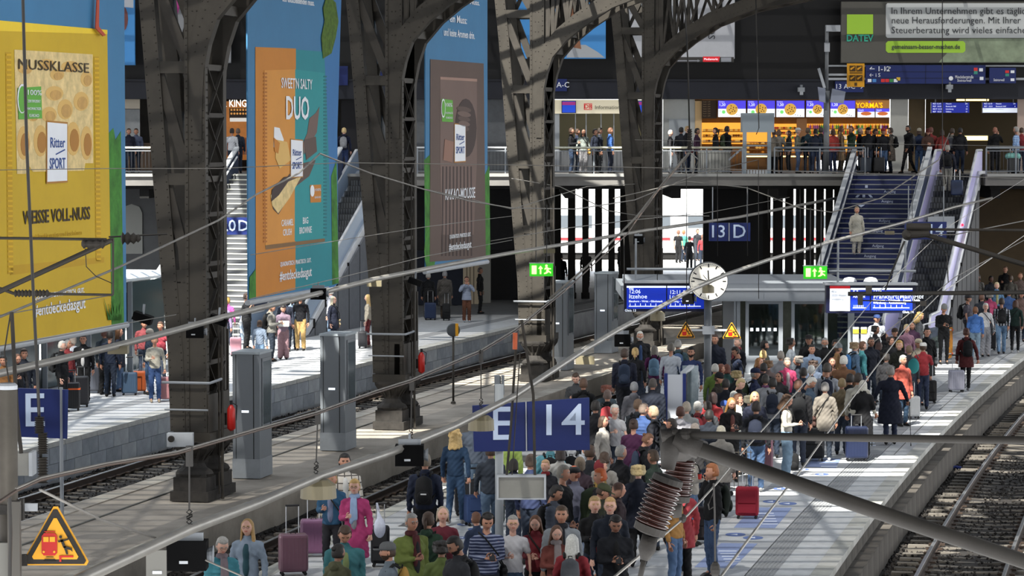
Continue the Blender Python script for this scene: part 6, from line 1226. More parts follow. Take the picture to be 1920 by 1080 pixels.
def hair_mesh(style):
 if style in HAIRM:return HAIRM[style]
 mb=MB();NU,NV=26,18;rs=np.random.RandomState(len(style));V=[];Fc=[]
 if style in('long','longcurly','curly','bob'): # cap plus separate locks, grown together
  P=[('e',(0,.016,.022),(.090,.104,.108))];curl=style in('curly','longcurly');zl={'long':-.33,'longcurly':-.24,'curly':-.03,'bob':-.12}[style]
  for i in range(30 if not curl else 46):
   a=math.radians(rs.uniform(-118,118));r=1.0 if not curl else rs.uniform(1.0,1.22);x,y=.088*r*math.sin(a),.096*r*math.cos(a)+.012;z1=zl*rs.uniform(.75,1.0)
   if abs(math.degrees(a))>95:z1*=.8
   if curl:P.append(('e',(x*1.02,y*1.02,rs.uniform(zl,.10)),(rs.uniform(.022,.034),)*3))
   P.append(('c',(x*.8,y*.85,.05),.022,(x*(1.0+.35*rs.rand()*(z1<-.2)),max(y,-.03)+.012,z1),.014 if not curl else .024))
  for i in range(14 if curl else 0):a=rs.uniform(0,6.28);P.append(('e',(.06*math.cos(a),.02+.06*math.sin(a),.105),(.03,.03,.025)))
  me=MB().add(*remesh(P,.012,1)).mesh('hair',cloth('555555'),True);HAIRM[style]=me;return me
 th={'short':.012,'crop':.006,'curly':.036,'bob':.026,'long':.026,'bun':.010,'tail':.012,'fringe':.006,'longcurly':.042}.get(style,.012)
 low={'bob':-.13,'long':-.30,'longcurly':-.24}.get(style,0)
 for j in range(NV+1):
  t=math.pi*j/NV
  for i in range(NU):
   a=2*math.pi*i/NU;x=math.sin(t)*math.sin(a);y=math.sin(t)*math.cos(a);z=math.cos(t)
   if style=='fringe':on=z<.45 and y>-.25 and z>-.55
   elif low:on=z>.50 or y>-.30
   else:on=(z>.55 and y>-.88)or(y>-.12 and z>-.55+.3*max(0,-y))
   q=(th+(.010 if z>.6 else 0))if on else-.022
   if style in('curly','longcurly')and on:q+=rs.uniform(-.008,.010)
   X,Y_,Z=x*(.084+q),y*(.103+q),z*(.121+q)
   if not low and z<-.4:Z=max(Z,-.062)
   if low and z<0 and y>-.30:Z=Z*.8+low*(-z)**.9;X*=1+.42*(-z);Y_=max(Y_,.02)+.025
   V.append((X,Y_+.004,Z+.004))
 for j in range(NV):
  for i in range(NU):Fc.append((j*NU+i,(j+1)*NU+i,(j+1)*NU+(i+1)%NU,j*NU+(i+1)%NU))
 mb.add(V,Fc)
 if style=='bun':mb.ell((0,.105,.075),(.036,.034,.034),10,8)
 if style=='tail':mb.tube([(0,.10,.05),(0,.135,.0),(0,.13,-.08),(0,.12,-.17)],[.02,.03,.026,.006],8)
 me=mb.mesh('hair',cloth('555555'),True);HAIRM[style]=me;return me
def hat_mesh(style):
 if style in HAIRM:return HAIRM[style]
 mb=MB()
 if style=='cap':
  mb.lathe([(.094,.02),(.098,.05),(.088,.09),(.06,.118),(.02,.128)],16,(0,.004,.012),sq=1.16);mb.bx((-.06,-.185,.034),(.06,-.09,.042))
 elif style=='beanie':mb.lathe([(.092,.015),(.097,.04),(.094,.045),(.088,.09),(.06,.13),(.015,.145)],16,(0,.006,.008),sq=1.18)
 elif style=='brim':mb.lathe([(.15,.045),(.15,.05),(.09,.055),(.088,.10),(.075,.135),(.02,.14)],18,(0,0,.0),sq=1.12)
 elif style=='hood':mb.ell((0,.022,.0),(.105,.115,.15),14,10)
 elif style=='scarf_head':mb.ell((0,.028,.0),(.10,.108,.138),14,10);mb.lathe([(.13,-.2),(.10,-.14),(.085,-.08)],14,(0,.01,0))
 elif style=='helmet':mb.lathe([(.105,.0),(.112,.04),(.10,.10),(.06,.14),(.015,.15)],16,(0,0,.01),sq=1.15)
 elif style=='phones':
  mb.tube([(-.095,.0,0),(-.092,.0,.07),(-.06,.0,.125),(0,.0,.145),(.06,.0,.125),(.092,.0,.07),(.095,.0,0)],.010,6);mb.ell((-.092,.005,0),(.018,.035,.04),8,6);mb.ell((.092,.005,0),(.018,.035,.04),8,6)
 elif style=='glasses':
  for s in(-1,1):mb.tube([(s*.031+.019*math.cos(a*math.pi/5),-.100,.010+.015*math.sin(a*math.pi/5))for a in range(11)],.0022,4);mb.tube([(s*.05,-.098,.014),(s*.078,.0,.012)],.002,4)
  mb.tube([(-.012,-.1,.014),(.012,-.1,.014)],.002,4)
 me=mb.mesh(style,cloth('555555'),style not in('glasses',));HAIRM[style]=me;return me
m_packb={}
def setm(o,mat):o.material_slots[0].link='OBJECT';o.material_slots[0].material=mat
PACK={}
def backpack(Mw,col,lab,size=1.0,logo=None,group=None,worn=True):
 t=thing('backpack',lab,'backpack');t.matrix_world=Mw;t.location=Mw.to_translation();t.rotation_euler=Mw.to_euler();t.scale=(size,)*3
 if not PACK:
  PACK['main_bag']=MB().add(*(lambda a:a)(remesh([('e',(0,.09,1.22),(.15,.085,.24)),('c',(-.09,.07,1.04),.06,(.09,.07,1.04),.06),('c',(-.08,.08,1.36),.055,(.08,.08,1.36),.055)],.03,3))).mesh('main_bag',cloth('555555'),True)
  PACK['front_pocket']=MB().add(*remesh([('e',(0,.16,1.12),(.11,.05,.11))],.025,2)).mesh('front_pocket',cloth('555555'),True)
  for s,nm in((-1,'strap'),(1,'strap.')):PACK[nm]=MB().tube([(s*.09,.03,1.44),(s*.11,-.06,1.49),(s*.12,-.155,1.40),(s*.12,-.16,1.25),(s*.15,-.06,1.12),(s*.12,.03,1.06)],.022,6).mesh('strap',cloth('333333'),True)
  PACK['top_handle']=MB().tube([(-.03,.06,1.42),(-.025,.07,1.47),(.025,.07,1.47),(.03,.06,1.42)],.009,5).mesh('top_handle',cloth('333333'),True)
 for nm,me in PACK.items():
  if not worn and nm.startswith('strap'):continue
  o=link(nm.rstrip('.'),me,t,(0,0,0));setm(o,cloth(col if nm in('main_bag','front_pocket')else '1d1e20'))
 if logo:o=link('logo_mark',MB().bx((-.05,.205,1.16),(.04,.212,1.18)).mesh('logo_mark',M('logo white','d8d8d8',.6)),t,(0,.0,.0))
 return t
CASE={}
def suitcase(x,y,z,rz,col,lab,h=.62,w=.42,d=.26,handle=True,soft=False,hh=1.02,group=None):
 t=thing('suitcase',lab,'suitcase',(x,y,z),rz,group);k=(h,w,d,soft);cm=M('case '+col,col,.75 if soft else .38,noise=.08,scale=8,spec=.3 if soft else .5)
 if k not in CASE:
  mb=MB();r=.05;z0=.06
  # rounded shell by stacked rings
  ring=lambda q:[(sx_*(w/2-r)+(r-q)*math.cos(a),sy_*(d/2-r)+(r-q)*math.sin(a))for sx_,sy_,a0 in((1,1,0),(-1,1,1),(-1,-1,2),(1,-1,3))for a in[(a0+.5*t_)*math.pi/2 for t_ in range(3)]]
  V=[];Fc=[];lv=[(z0,.03),(z0+.02,.008),(z0+.05,0),(h-.05,0),(h-.02,.008),(h,.03)]
  for zz_,q in lv:V+=[(a,b,zz_)for a,b in ring(q)]
  n=12
  for i in range(len(lv)-1):
   for j in range(n):Fc.append((i*n+j,i*n+(j+1)%n,(i+1)*n+(j+1)%n,(i+1)*n+j))
  Fc+=[tuple(range(n-1,-1,-1)),tuple(range((len(lv)-1)*n,len(lv)*n))];mb.add(V,Fc)
  rb_=MB()
  if soft:rb_.bx((-w*.38,-d/2-.025,z0+.06),(w*.38,-d/2,h*.48)).bx((-w*.38,-d/2-.02,h*.52),(w*.38,-d/2,h-.06))
  else:
   for i in range(7):xx=-w/2+.05+i*(w-.1)/6;rb_.bx((xx-.008,-d/2-.006,z0+.05),(xx+.008,d/2+.006,h-.05))
  wh=[MB().lathe([(.028,-.012),(.028,.012)],10,(sx_*(w/2-.05),sy_*(d/2-.04),.028),R=Matrix.Rotation(math.pi/2,3,'X')).bx((sx_*(w/2-.05)-.012,sy_*(d/2-.04)-.02,.03),(sx_*(w/2-.05)+.012,sy_*(d/2-.04)+.02,.07)).mesh('wheel',m_rub)for sx_ in(-1,1)for sy_ in(-1,1)]
  CASE[k]=(mb.mesh('shell',cm),rb_.mesh('ribs',cm),wh,MB().tube([(-.04,0,h),(-.035,0,h+.03),(.035,0,h+.03),(.04,0,h)],.01,6).mesh('carry_handle',m_rub),MB().tube([(-w*.22,d*.35,h-.02),(-w*.22,d*.35,hh)],.009,6).tube([(w*.22,d*.35,h-.02),(w*.22,d*.35,hh)],.009,6).mesh('telescopic_rods',m_steel),MB().tube([(-w*.24,d*.35,hh),(w*.24,d*.35,hh)],.017,8).mesh('pull_grip',m_rub))
 a,b,wh,ch,tr,pg=CASE[k];o=link('shell',a,t,(0,0,0));setm(o,cm);o=link('pocket' if soft else 'ribs',b,t,(0,0,0));setm(o,M('case rib '+col,col,.8 if soft else .45))
 for q in wh:link('wheel',q,t,(0,0,0))
 link('carry_handle',ch,t,(0,0,0))
 if handle:link('telescopic_rods',tr,t,(0,0,0));link('pull_grip',pg,t,(0,0,0))
 return t
def quant(a,q):return int(round(a/q)*q)
NP=[0]
def person(x,y,z,face,H,label,pose='stand',bd='m',top=('jacket','222833'),bot=('jeans','2c3a52'),hair=('short','3a2a1e'),skin='m',yaw=0,pitch=0,hat=None,beard=False,inner=None,pack=None,shoes='222222',specs=False,scarf=None,group=None,bag=None,phone=False,extra=None):
 """face: 0 towards the viewer, 90 towards the right of the picture, 180 away"""
 rz=math.radians(face);t=thing('person',label,'person',(x,y,z),rz,group);s=H/1.76;t.scale=(s,s,s);NP[0]+=1
 if pose=='phone' and not pitch:pitch=24
 yaw=quant(yaw,30);pitch=quant(pitch,12)
 me=body_mesh(pose,bd,bd=='f',beard,yaw,pitch,skin,hair[1]);link('body',me,t,(0,0,0))
 names={'jacket':'jacket','coat':'coat','puffer':'padded_jacket','hoodie':'hoodie','shirt':'shirt','tee':'tee_shirt','long':'long_coat','poncho':'poncho','jeans':'jeans','wide':'wide_trousers','slim':'slim_trousers','trousers':'trousers','skirt':'skirt','dress':'dress_skirt'}
 cloth_obj(names[top[0]],top[0],pose,bd,t,top[2]if len(top)>2 else cloth(top[1]))
 cloth_obj(names[bot[0]],bot[0],pose,bd,t,cloth(bot[1]))
 _,_,split,_=POSE[pose]
 for q in(-1,1):
  if 'sh' not in CLOC:CLOC['sh']=MB().add(*remesh([('c',(0,.03,.055),.042,(0,-.12,.042),.036),('c',(0,.04,.03),.03,(0,-.16,.028),.026)],.018,2)).mesh('shoe',cloth('222222'),True)
  f=q*split;o=link('shoe',CLOC['sh'],t,(q*.10,.02+f,.0+(.03 if f>.05 else 0)));setm(o,cloth(shoes))
 Rm=Matrix.Rotation(math.radians(yaw),4,'Z')@Matrix.Rotation(math.radians(pitch),4,'X');hm=Matrix.Translation((HC[0],HC[1]-.03*math.sin(math.radians(pitch)),HC[2]))@Rm
 if hair and hair[0]!='bald':o=link('hair',hair_mesh(hair[0]),t);o.matrix_basis=hm;setm(o,hairmat(hair[1]))
 if hat:o=link({'cap':'cap','beanie':'beanie','brim':'brimmed_hat','hood':'hood','scarf_head':'headscarf','helmet':'helmet','phones':'headphones'}[hat[0]],hat_mesh(hat[0]),t);o.matrix_basis=hm;setm(o,cloth(hat[1]))
 if specs:o=link('glasses',hat_mesh('glasses'),t);o.matrix_basis=hm;setm(o,m_rub)
 if inner: # shirt front showing between open jacket sides
  if 'inner' not in PACKX:PACKX['inner']=MB().add(*remesh([('e',(0,-.075,1.28),(.055,.075,.15)),('e',(0,-.085,1.08),(.055,.07,.16))],.022,3)).mesh('shirt_front',cloth('555555'),True)
  o=link('shirt_front',PACKX['inner'],t,(0,-.012 if top[0]in('jacket','shirt')else-.02,0));setm(o,cloth(inner))
  if bd=='h':o.location.y-=.03
 if scarf:
  if 'scarf' not in PACKX:PACKX['scarf']=MB().add(*remesh([('l',[(.088,1.455),(.095,1.49),(.088,1.53),(.05,1.54)][::1],(0,.0,0),1.0),('c',(-.03,-.125,1.46),.032,(-.035,-.165,1.08),.036),('c',(.03,-.125,1.46),.03,(.04,-.16,1.14),.034)],.022,3)).mesh('scarf',cloth('555555'),True)
  o=link('scarf',PACKX['scarf'],t,(0,0,0));setm(o,cloth(scarf))
 Wm=Matrix.Translation((x,y,z))@Matrix.Rotation(rz,4,'Z')@Matrix.Diagonal((s,s,s,1))
 if pack:
  b=backpack(Wm,pack[0],pack[1],1.0,logo=len(pack)>2);b.scale=(s,)*3;b.location=(x,y,z);b.rotation_euler=(0,0,rz)
  b.location=Wm@Vector((0,.115 if bd!='h' else .14,0))
 if bag: # shoulder bag at the hip
  bt=thing('shoulder_bag',bag[1],'bag',(x,y,z),rz);bt.scale=(s,s,s)
  if 'bag' not in PACKX:PACKX['bag']=(MB().add(*remesh([('c',(.24,.02,.98),.055,(.24,-.02,.80),.065),('c',(.24,-.10,.96),.045,(.24,.10,.82),.05),('c',(.24,.10,.96),.045,(.24,-.10,.82),.05)],.02,2)).mesh('bag_body',cloth('555555'),True),MB().tube([(.25,-.09,.98),(.12,-.16,1.2),(-.05,-.13,1.42),(-.12,.0,1.49),(-.05,.12,1.42),(.12,.16,1.2),(.25,.09,.98)],.012,5).mesh('bag_strap',cloth('222222'),True))
  o=link('bag_body',PACKX['bag'][0],bt,(0,0,0));setm(o,cloth(bag[0]));link('bag_strap',PACKX['bag'][1],bt,(0,0,0))
 if phone:
  p=Wm@Vector((0,-.345,1.19));pt=thing('smartphone',phone if isinstance(phone,str)else 'dark smartphone of the '+' '.join(label.split()[:11]),'phone',p,rz);ob('case',MB().box((0,0,0),(.075,.012,.15),0,Matrix.Rotation(-.9,3,'X')),m_rub,pt,(0,0,0));ob('screen',MB().box((0,.0085*math.sin(.6),.0065),(.066,.002,.138),0,Matrix.Rotation(-.9,3,'X')),M('phone screen','3a4a60',.2),pt,(0,0,0))
 return t
PACKX={}
# ================================================================== the crowd: (x, y of the head top in the photograph, height, facing, pose, build, top, bottom, hair, skin, extras, label)
def tp(px,py,H,floor=0.0):
 q=onz(px,py,H+floor);return q
PEND=[]
def crowd(rows,floor=0.0,group=None,Yfix=None):
 for r in rows:
  px,py,H,face,pose,bd,top,tc,bot,bc,hs,hcol,sk,ex,lab=r;ex=dict(ex);Yq=ex.pop('Y',Yfix)
  if Yq:q=at(px,py,Yq);H=H or(q.z-floor)
  else:q=tp(px,py,H,floor)
  case=ex.pop('case',None);dx=ex.pop('dx',0)
  pl=ex.pop('pack',None)
  if pl:ex['pack']=(pl,COLN.get(pl,'dark')+' backpack worn by the '+' '.join(lab.split()[:10]))+(('logo',)if ex.pop('logo',0)else())
  bg=ex.pop('bag',None)
  if bg:ex['bag']=(bg,COLN.get(bg,'dark')+' shoulder bag of the '+' '.join(lab.split()[:10]))
  PEND.append([q.x,q.y,floor,(face,H,lab,pose,bd,(top,tc)if not isinstance(tc,tuple)else(top,tc[0],tc[1]),(bot,bc),(hs,hcol),sk),ex])
def settle(): # nobody stands inside a neighbour: step apart, mostly forwards and backwards
 for it in range(60):
  for i in range(len(PEND)):
   for j in range(i):
    a,b=PEND[i],PEND[j]
    if abs(a[2]-b[2])>1 or abs(a[1]-b[1])>1:continue
    dx,dy=a[0]-b[0],a[1]-b[1];d=math.hypot(dx,dy);lim=.46
    if d<lim:
     k=(lim-d)*.5;sy=1 if dy>=0 else-1;sx_=1 if dx>=0 else-1;a[1]+=k*sy;b[1]-=k*sy;a[0]+=k*.12*sx_;b[0]-=k*.12*sx_
 for x,y,z,args,ex in PEND:person(x,y,z,*args,**ex)
NAVY='1c2438';BLK='17181b';GRY='6f7276';DGR='3a3d42';LGR='a3a6aa';WHT='c9c9c6';JEA='36506f';JEL='6f8ba6';DJE='232f42';OLV='55592f';RED='a3202a';TEAL='1f6f78';BRN='6e4b30';BEI='a89c86'
G_='8e8c88';W_='c4c1ba';B_='3b2a1e';K_='191513';D_='a58a5c';BL='c2a36c';R_='6e3520'
COLN={NAVY:'navy',BLK:'black',GRY:'grey','2f4d78':'blue','6f9fc0':'light blue','3c4a30':'olive','a01f2a':'red','2c3a52':'dark blue','b98a20':'yellow','8f9196':'pale grey','2a9a94':'teal','5c5f66':'grey',BRN:'brown','4a2f28':'dark brown','96482f':'rust brown','1f6fb0':'blue','55222c':'maroon','555048':'dark'}
def check_mat(n,a,b,sc,base=0):
 if n in MATS:return MATS[n]
 m=M(n,a,.85);nt_=m.node_tree;b_=nt_.nodes['Principled BSDF'];tx=nt_.nodes.new('ShaderNodeTexCoord');sp=nt_.nodes.new('ShaderNodeSeparateXYZ');nt_.links.new(tx.outputs['Object'],sp.inputs[0]);outs=[]
 for ax in('XZ' if base==0 else 'Z'):
  mm=nt_.nodes.new('ShaderNodeMath');mm.operation='MULTIPLY';mm.inputs[1].default_value=sc;nt_.links.new(sp.outputs[ax],mm.inputs[0]);fr=nt_.nodes.new('ShaderNodeMath');fr.operation='FRACT';nt_.links.new(mm.outputs[0],fr.inputs[0])
  gt=nt_.nodes.new('ShaderNodeMath');gt.operation='GREATER_THAN';gt.inputs[1].default_value={0:.84,1:.55}[base];nt_.links.new(fr.outputs[0],gt.inputs[0]);outs.append(gt)
 if len(outs)==2:mx=nt_.nodes.new('ShaderNodeMath');mx.operation='MAXIMUM';nt_.links.new(outs[0].outputs[0],mx.inputs[0]);nt_.links.new(outs[1].outputs[0],mx.inputs[1])
 else:mx=outs[0]
 mi_=nt_.nodes.new('ShaderNodeMix');mi_.data_type='RGBA';mi_.inputs['A'].default_value=lin(a);mi_.inputs['B'].default_value=lin(b);nt_.links.new(mx.outputs[0],mi_.inputs['Factor']);nt_.links.new(mi_.outputs['Result'],b_.inputs['Base Color']);return m
CHK=check_mat('window check cloth','b5b0a8','4a4644',9);PLD=check_mat('black white plaid','a8aab0','1a1b20',11,0);STR=check_mat('striped knit','232c4c','8088a0',22,1);STR2=check_mat('blue plaid stripes','4a6a9a','9fb4cc',14,1)
PLD.node_tree.nodes['Math.002'].inputs[1].default_value=.5
NEAR=[
(416,1008,1.63,20,'phone','f','puffer','2f8fa0','jeans',JEA,'short',G_,'p',dict(specs=1,scarf='7f7078'),'grey-haired person in a turquoise padded jacket looking down, bottom left'),
(464,973,1.70,-8,'stand','f','jacket','7c8ea3','jeans',DJE,'long','a08050','p',dict(specs=1,inner='1f4a55'),'person with long fair hair and glasses in a pale denim jacket'),
(622,886,1.68,-10,'one','f','jacket','1f5a80','slim','2a2a30','short',D_,'f',dict(bag=BLK,inner='7a86a8'),'person in a blue coat behind the cream lamp holding a suitcase'),
(665,900,1.66,-5,'one','f','long','b8186e','jeans','4a5468','short','b09058','p',dict(specs=1,scarf='8faed8',inner='9a98a0'),'person in a magenta long cardigan with a pale blue scarf'),
(646,852,1.84,10,'stand','m','jacket',('b5b0a8',CHK),'trousers','8a8a86','short',K_,'m',dict(inner=WHT),'tall dark-haired person in a cream window-check overshirt'),
(646,986,1.74,10,'stand','h','jacket','2a7078','jeans','3a4048','short',B_,'m',dict(pitch=36,inner='7a8a50'),'person in an open teal jacket with head bowed, near the bottom'),
(634,1022,1.62,140,'stand','f','hoodie','55563a','jeans',DJE,'bun',K_,'t',{},'dark-haired person in a striped olive hoodie seen from behind, bottom edge'),
(728,1018,1.74,-80,'stand','m','jacket','5f6c78','jeans',DJE,'crop',B_,'m',dict(hat=('cap','5c5e60'),beard=1,pack='b98a20'),'person in profile with a grey and yellow cap and yellow backpack'),
(771,964,1.76,35,'one','h','jacket','6b7a2c','jeans','2d3138','crop',G_,'m',dict(specs=1,scarf='5a2428',inner='2a2c30'),'balding person in an olive green jacket with a dark red scarf'),
(803,962,1.66,160,'stand','f','hoodie','24402e','jeans',DJE,'tail',B_,'f',dict(bag='96482f'),'person in a dark green hoodie with brown hair seen from behind'),
(830,950,1.70,5,'stand','f','shirt','6e1c30','jeans',DJE,'bob','9a8c78','p',{},'person with grey-fair bobbed hair in a maroon top'),
(797,852,1.82,176,'stand','m','jacket','18223a','trousers',BLK,'short','6e6456','m',dict(pack=BLK,logo=1),'person in a navy jacket with black backpack walking past the track edge'),
(854,805,1.72,168,'pull','f','jacket','1f3f60','jeans','34587e','longcurly',BL,'f',dict(shoes='b0aca8',inner=None),'person with curly fair hair and denim jacket pulling a black suitcase'),
(889,778,1.84,175,'walk','m','jacket','5a6678','jeans',JEL,'short',G_,'m',dict(hat=('cap','4c5460')),'person in grey jacket and pale jeans walking half behind the blue E sign'),
(828,1014,1.64,172,'stand','f','jacket','5a6a2e','jeans',DJE,'curly',K_,'t',{},'person with black curly hair and green collar seen from behind, bottom edge'),
(856,1007,1.78,-62,'stand','h','hoodie','26282e','jeans',DJE,'short',K_,'t',dict(beard=1,specs=1,pitch=24,pack='1d1e20'),'bearded person with glasses in a charcoal hooded jacket'),
(913,962,1.74,12,'phone','m','shirt',('232c4c',STR),'jeans','2b3344','short',K_,'m',dict(hat=('phones',BLK),phone=1,bag=BLK),'young person with headphones in a navy striped sweater using a phone'),
(893,962,1.40,-150,'stand','f','jacket','2a3a58','jeans',DJE,'short','5a3a28','f',{},'shorter brown-haired person half behind the striped sweater'),
(962,967,1.66,5,'one','f','tee','c6c6cc','skirt','34506e','crop',G_,'p',dict(specs=1),'person in a white tee shirt and blue skirt with glasses pushed up'),
(1005,968,1.62,-8,'phone','f','jacket','7e1626','trousers',BLK,'long','54341e','p',dict(bag=BLK),'brown-haired person in a dark red jacket holding folded coats'),
(1052,949,1.78,-5,'stand','m','hoodie','848c94','jeans',DJE,'short','4e3c2c','m',dict(inner='a6aab0',scarf='1d2028'),'short-haired person in a pale grey hoodie and dark vest'),
(1043,985,1.58,10,'phone','f','shirt','7c3a30','jeans',DJE,'long','4e3424','p',dict(scarf='8a7f80',pitch=24),'girl with long brown hair and rust top looking down at a cup'),
(1073,1002,1.64,170,'stand','f','coat','8e1424','jeans',DJE,'long','b8b8b4','p',dict(pack='5c5f66'),'white-haired person in a red coat with grey backpack, bottom edge'),
(1117,934,1.72,8,'one','f','jacket',BLK,'jeans',DJE,'tail',D_,'p',dict(inner='b01830'),'person in a bright red top and black cardigan facing the camera'),
(1142,932,1.76,-5,'stand','m','jacket','232a38','jeans',DJE,'crop','b08c5c','p',dict(specs=1,pack=NAVY),'fair-haired person with glasses in a dark jacket beside the red top'),
(1154,967,1.74,5,'phone','m','jacket','14171f','trousers',BLK,'short',K_,'t',dict(inner='101114',phone=1),'young person in a black leather jacket looking at a phone'),
(1040,911,1.72,70,'phone','m','puffer','39404e','trousers',BLK,'short',K_,'t',dict(pack=BLK),'person in a slate padded jacket looking down, right of the light box'),
(1056,874,1.78,70,'stand','h','shirt','26282c','jeans',DJE,'short','77736a','m',{},'grey-haired person in a dark shirt in profile facing right'),
(1126,863,1.64,95,'stand','f','jacket','8a6c1e','jeans',DJE,'crop',B_,'f',dict(hat=('scarf_head','7a1622')),'person with a dark red headscarf and mustard jacket'),
(1126,880,1.76,-70,'stand','m','jacket','131419','jeans',DJE,'short','a04a1a','m',dict(pack='8f9196'),'person with sunlit ginger hair and black jacket with pale backpack'),
(1128,908,1.72,90,'stand','m','jacket','2e3224','trousers','3a3c2c','crop',B_,'m',dict(hat=('cap','4a5034'),pitch=24),'person in a camouflage cap bending beside a huge olive rucksack'),
(1197,872,1.66,178,'stand','f','coat','191f30','trousers',BLK,'curly','b39f72','p',{},'curly fair-haired person in a navy coat with pale collar, from behind'),
(995,853,1.80,150,'stand','m','jacket','222f54','jeans',DJE,'crop','5a4a40','m',{},'balding person in dark blue right behind the light box wires'),
(1023,863,1.50,-30,'stand','m','hoodie','25262e','jeans',DJE,'crop','a08060','p',dict(scarf='a01f2a'),'fair-haired child-sized person with a red hood under the 14 sign'),
(1033,822,1.74,178,'stand','m','jacket','4f9fb0','jeans',DJE,'short',K_,'t',dict(pack=BLK),'person in a pale cyan jacket with black backpack under the 14 sign'),
(1073,820,1.72,175,'stand','f','jacket','b0b4ba','jeans',DJE,'short',B_,'f',dict(pack=BLK),'person in a white jacket with black backpack under the 14 sign'),
(950,800,1.80,172,'stand','m','jacket','9ab648','trousers','5a6468','short',B_,'m',{},'person in a yellow-green safety vest behind the sign pole'),
(963,860,1.5,170,'stand','f','jacket',NAVY,'jeans',DJE,'bob',K_,'m',{},'small dark-haired person above the light box'),
(1096,868,1.30,20,'stand','f','jacket','a03478','jeans',DJE,'bob','77563a','p',{},'child in a pink jacket below the 14 sign'),
(1088,857,1.66,150,'stand','f','jacket','40303c','jeans',DJE,'bob','6d6050','p',{},'grey-brown-haired person behind the child in pink'),
(1077,876,1.68,-60,'stand','m','jacket','5a5c70','jeans',DJE,'short',R_,'m',dict(hat=('cap',BLK)),'red-brown-haired person with dark cap right of the grey-haired profile'),
(1265,905,1.70,60,'stand','m','jacket','b07c2c','jeans','4a6c98','short',B_,'m',dict(shoes='8a7a60'),'person in a mustard jacket and blue jeans hidden by the near insulator'),
(1278,900,1.72,-160,'stand','f','coat','a02430','trousers',BLK,'short',B_,'f',dict(bag=BLK),'person in a red coat and black trousers behind the near insulator'),
(1336,871,1.80,-75,'ear','m','jacket','121317','jeans','2f4a70','short','8a5430','m',dict(pack='1d2620',shoes='23242a'),'person in a black jacket and blue jeans standing alone in profile, front right'),
(1297,835,1.72,70,'one','f','jacket','a39c90','jeans','4a6688','short',G_,'m',dict(bag=GRY,phone=0),'person in a beige jacket with blue jeans holding a red cup'),
(1108,838,1.74,150,'stand','m','jacket','33363c','jeans',DJE,'short',B_,'m',{},'person in a graphite jacket right under the corner of the 14 sign'),
(1133,846,1.68,160,'stand','f','jacket','8a8680','jeans','34507a','tail',B_,'f',dict(bag=BLK),'person with a ponytail and stone jacket below the purple jacket'),
(1162,838,1.76,120,'stand','h','jacket','1b1c22','trousers',DGR,'crop',G_,'m',{},'grey cropped person in black below the purple jacket'),
(1050,838,1.62,170,'stand','f','jacket','b0b0ac','jeans',DJE,'bob','2a2220','m',{},'dark-bobbed person in a white jacket below the 14'),
(920,835,1.70,-170,'walk','m','jacket','2c3440','jeans','4a6480','short',B_,'m',{},'person in slate and jeans walking away left of the sign pole'),
(1225,845,1.70,-120,'stand','m','jacket','2a3a30','jeans',DJE,'short','4a3a2c','m',{},'person in a bottle green jacket left of the near insulator'),
(1160,905,1.70,100,'stand','f','jacket','3c3036','jeans',DJE,'bob','4a3024','f',{},'person in a dark plum jacket beside the curly fair-haired coat'),
]
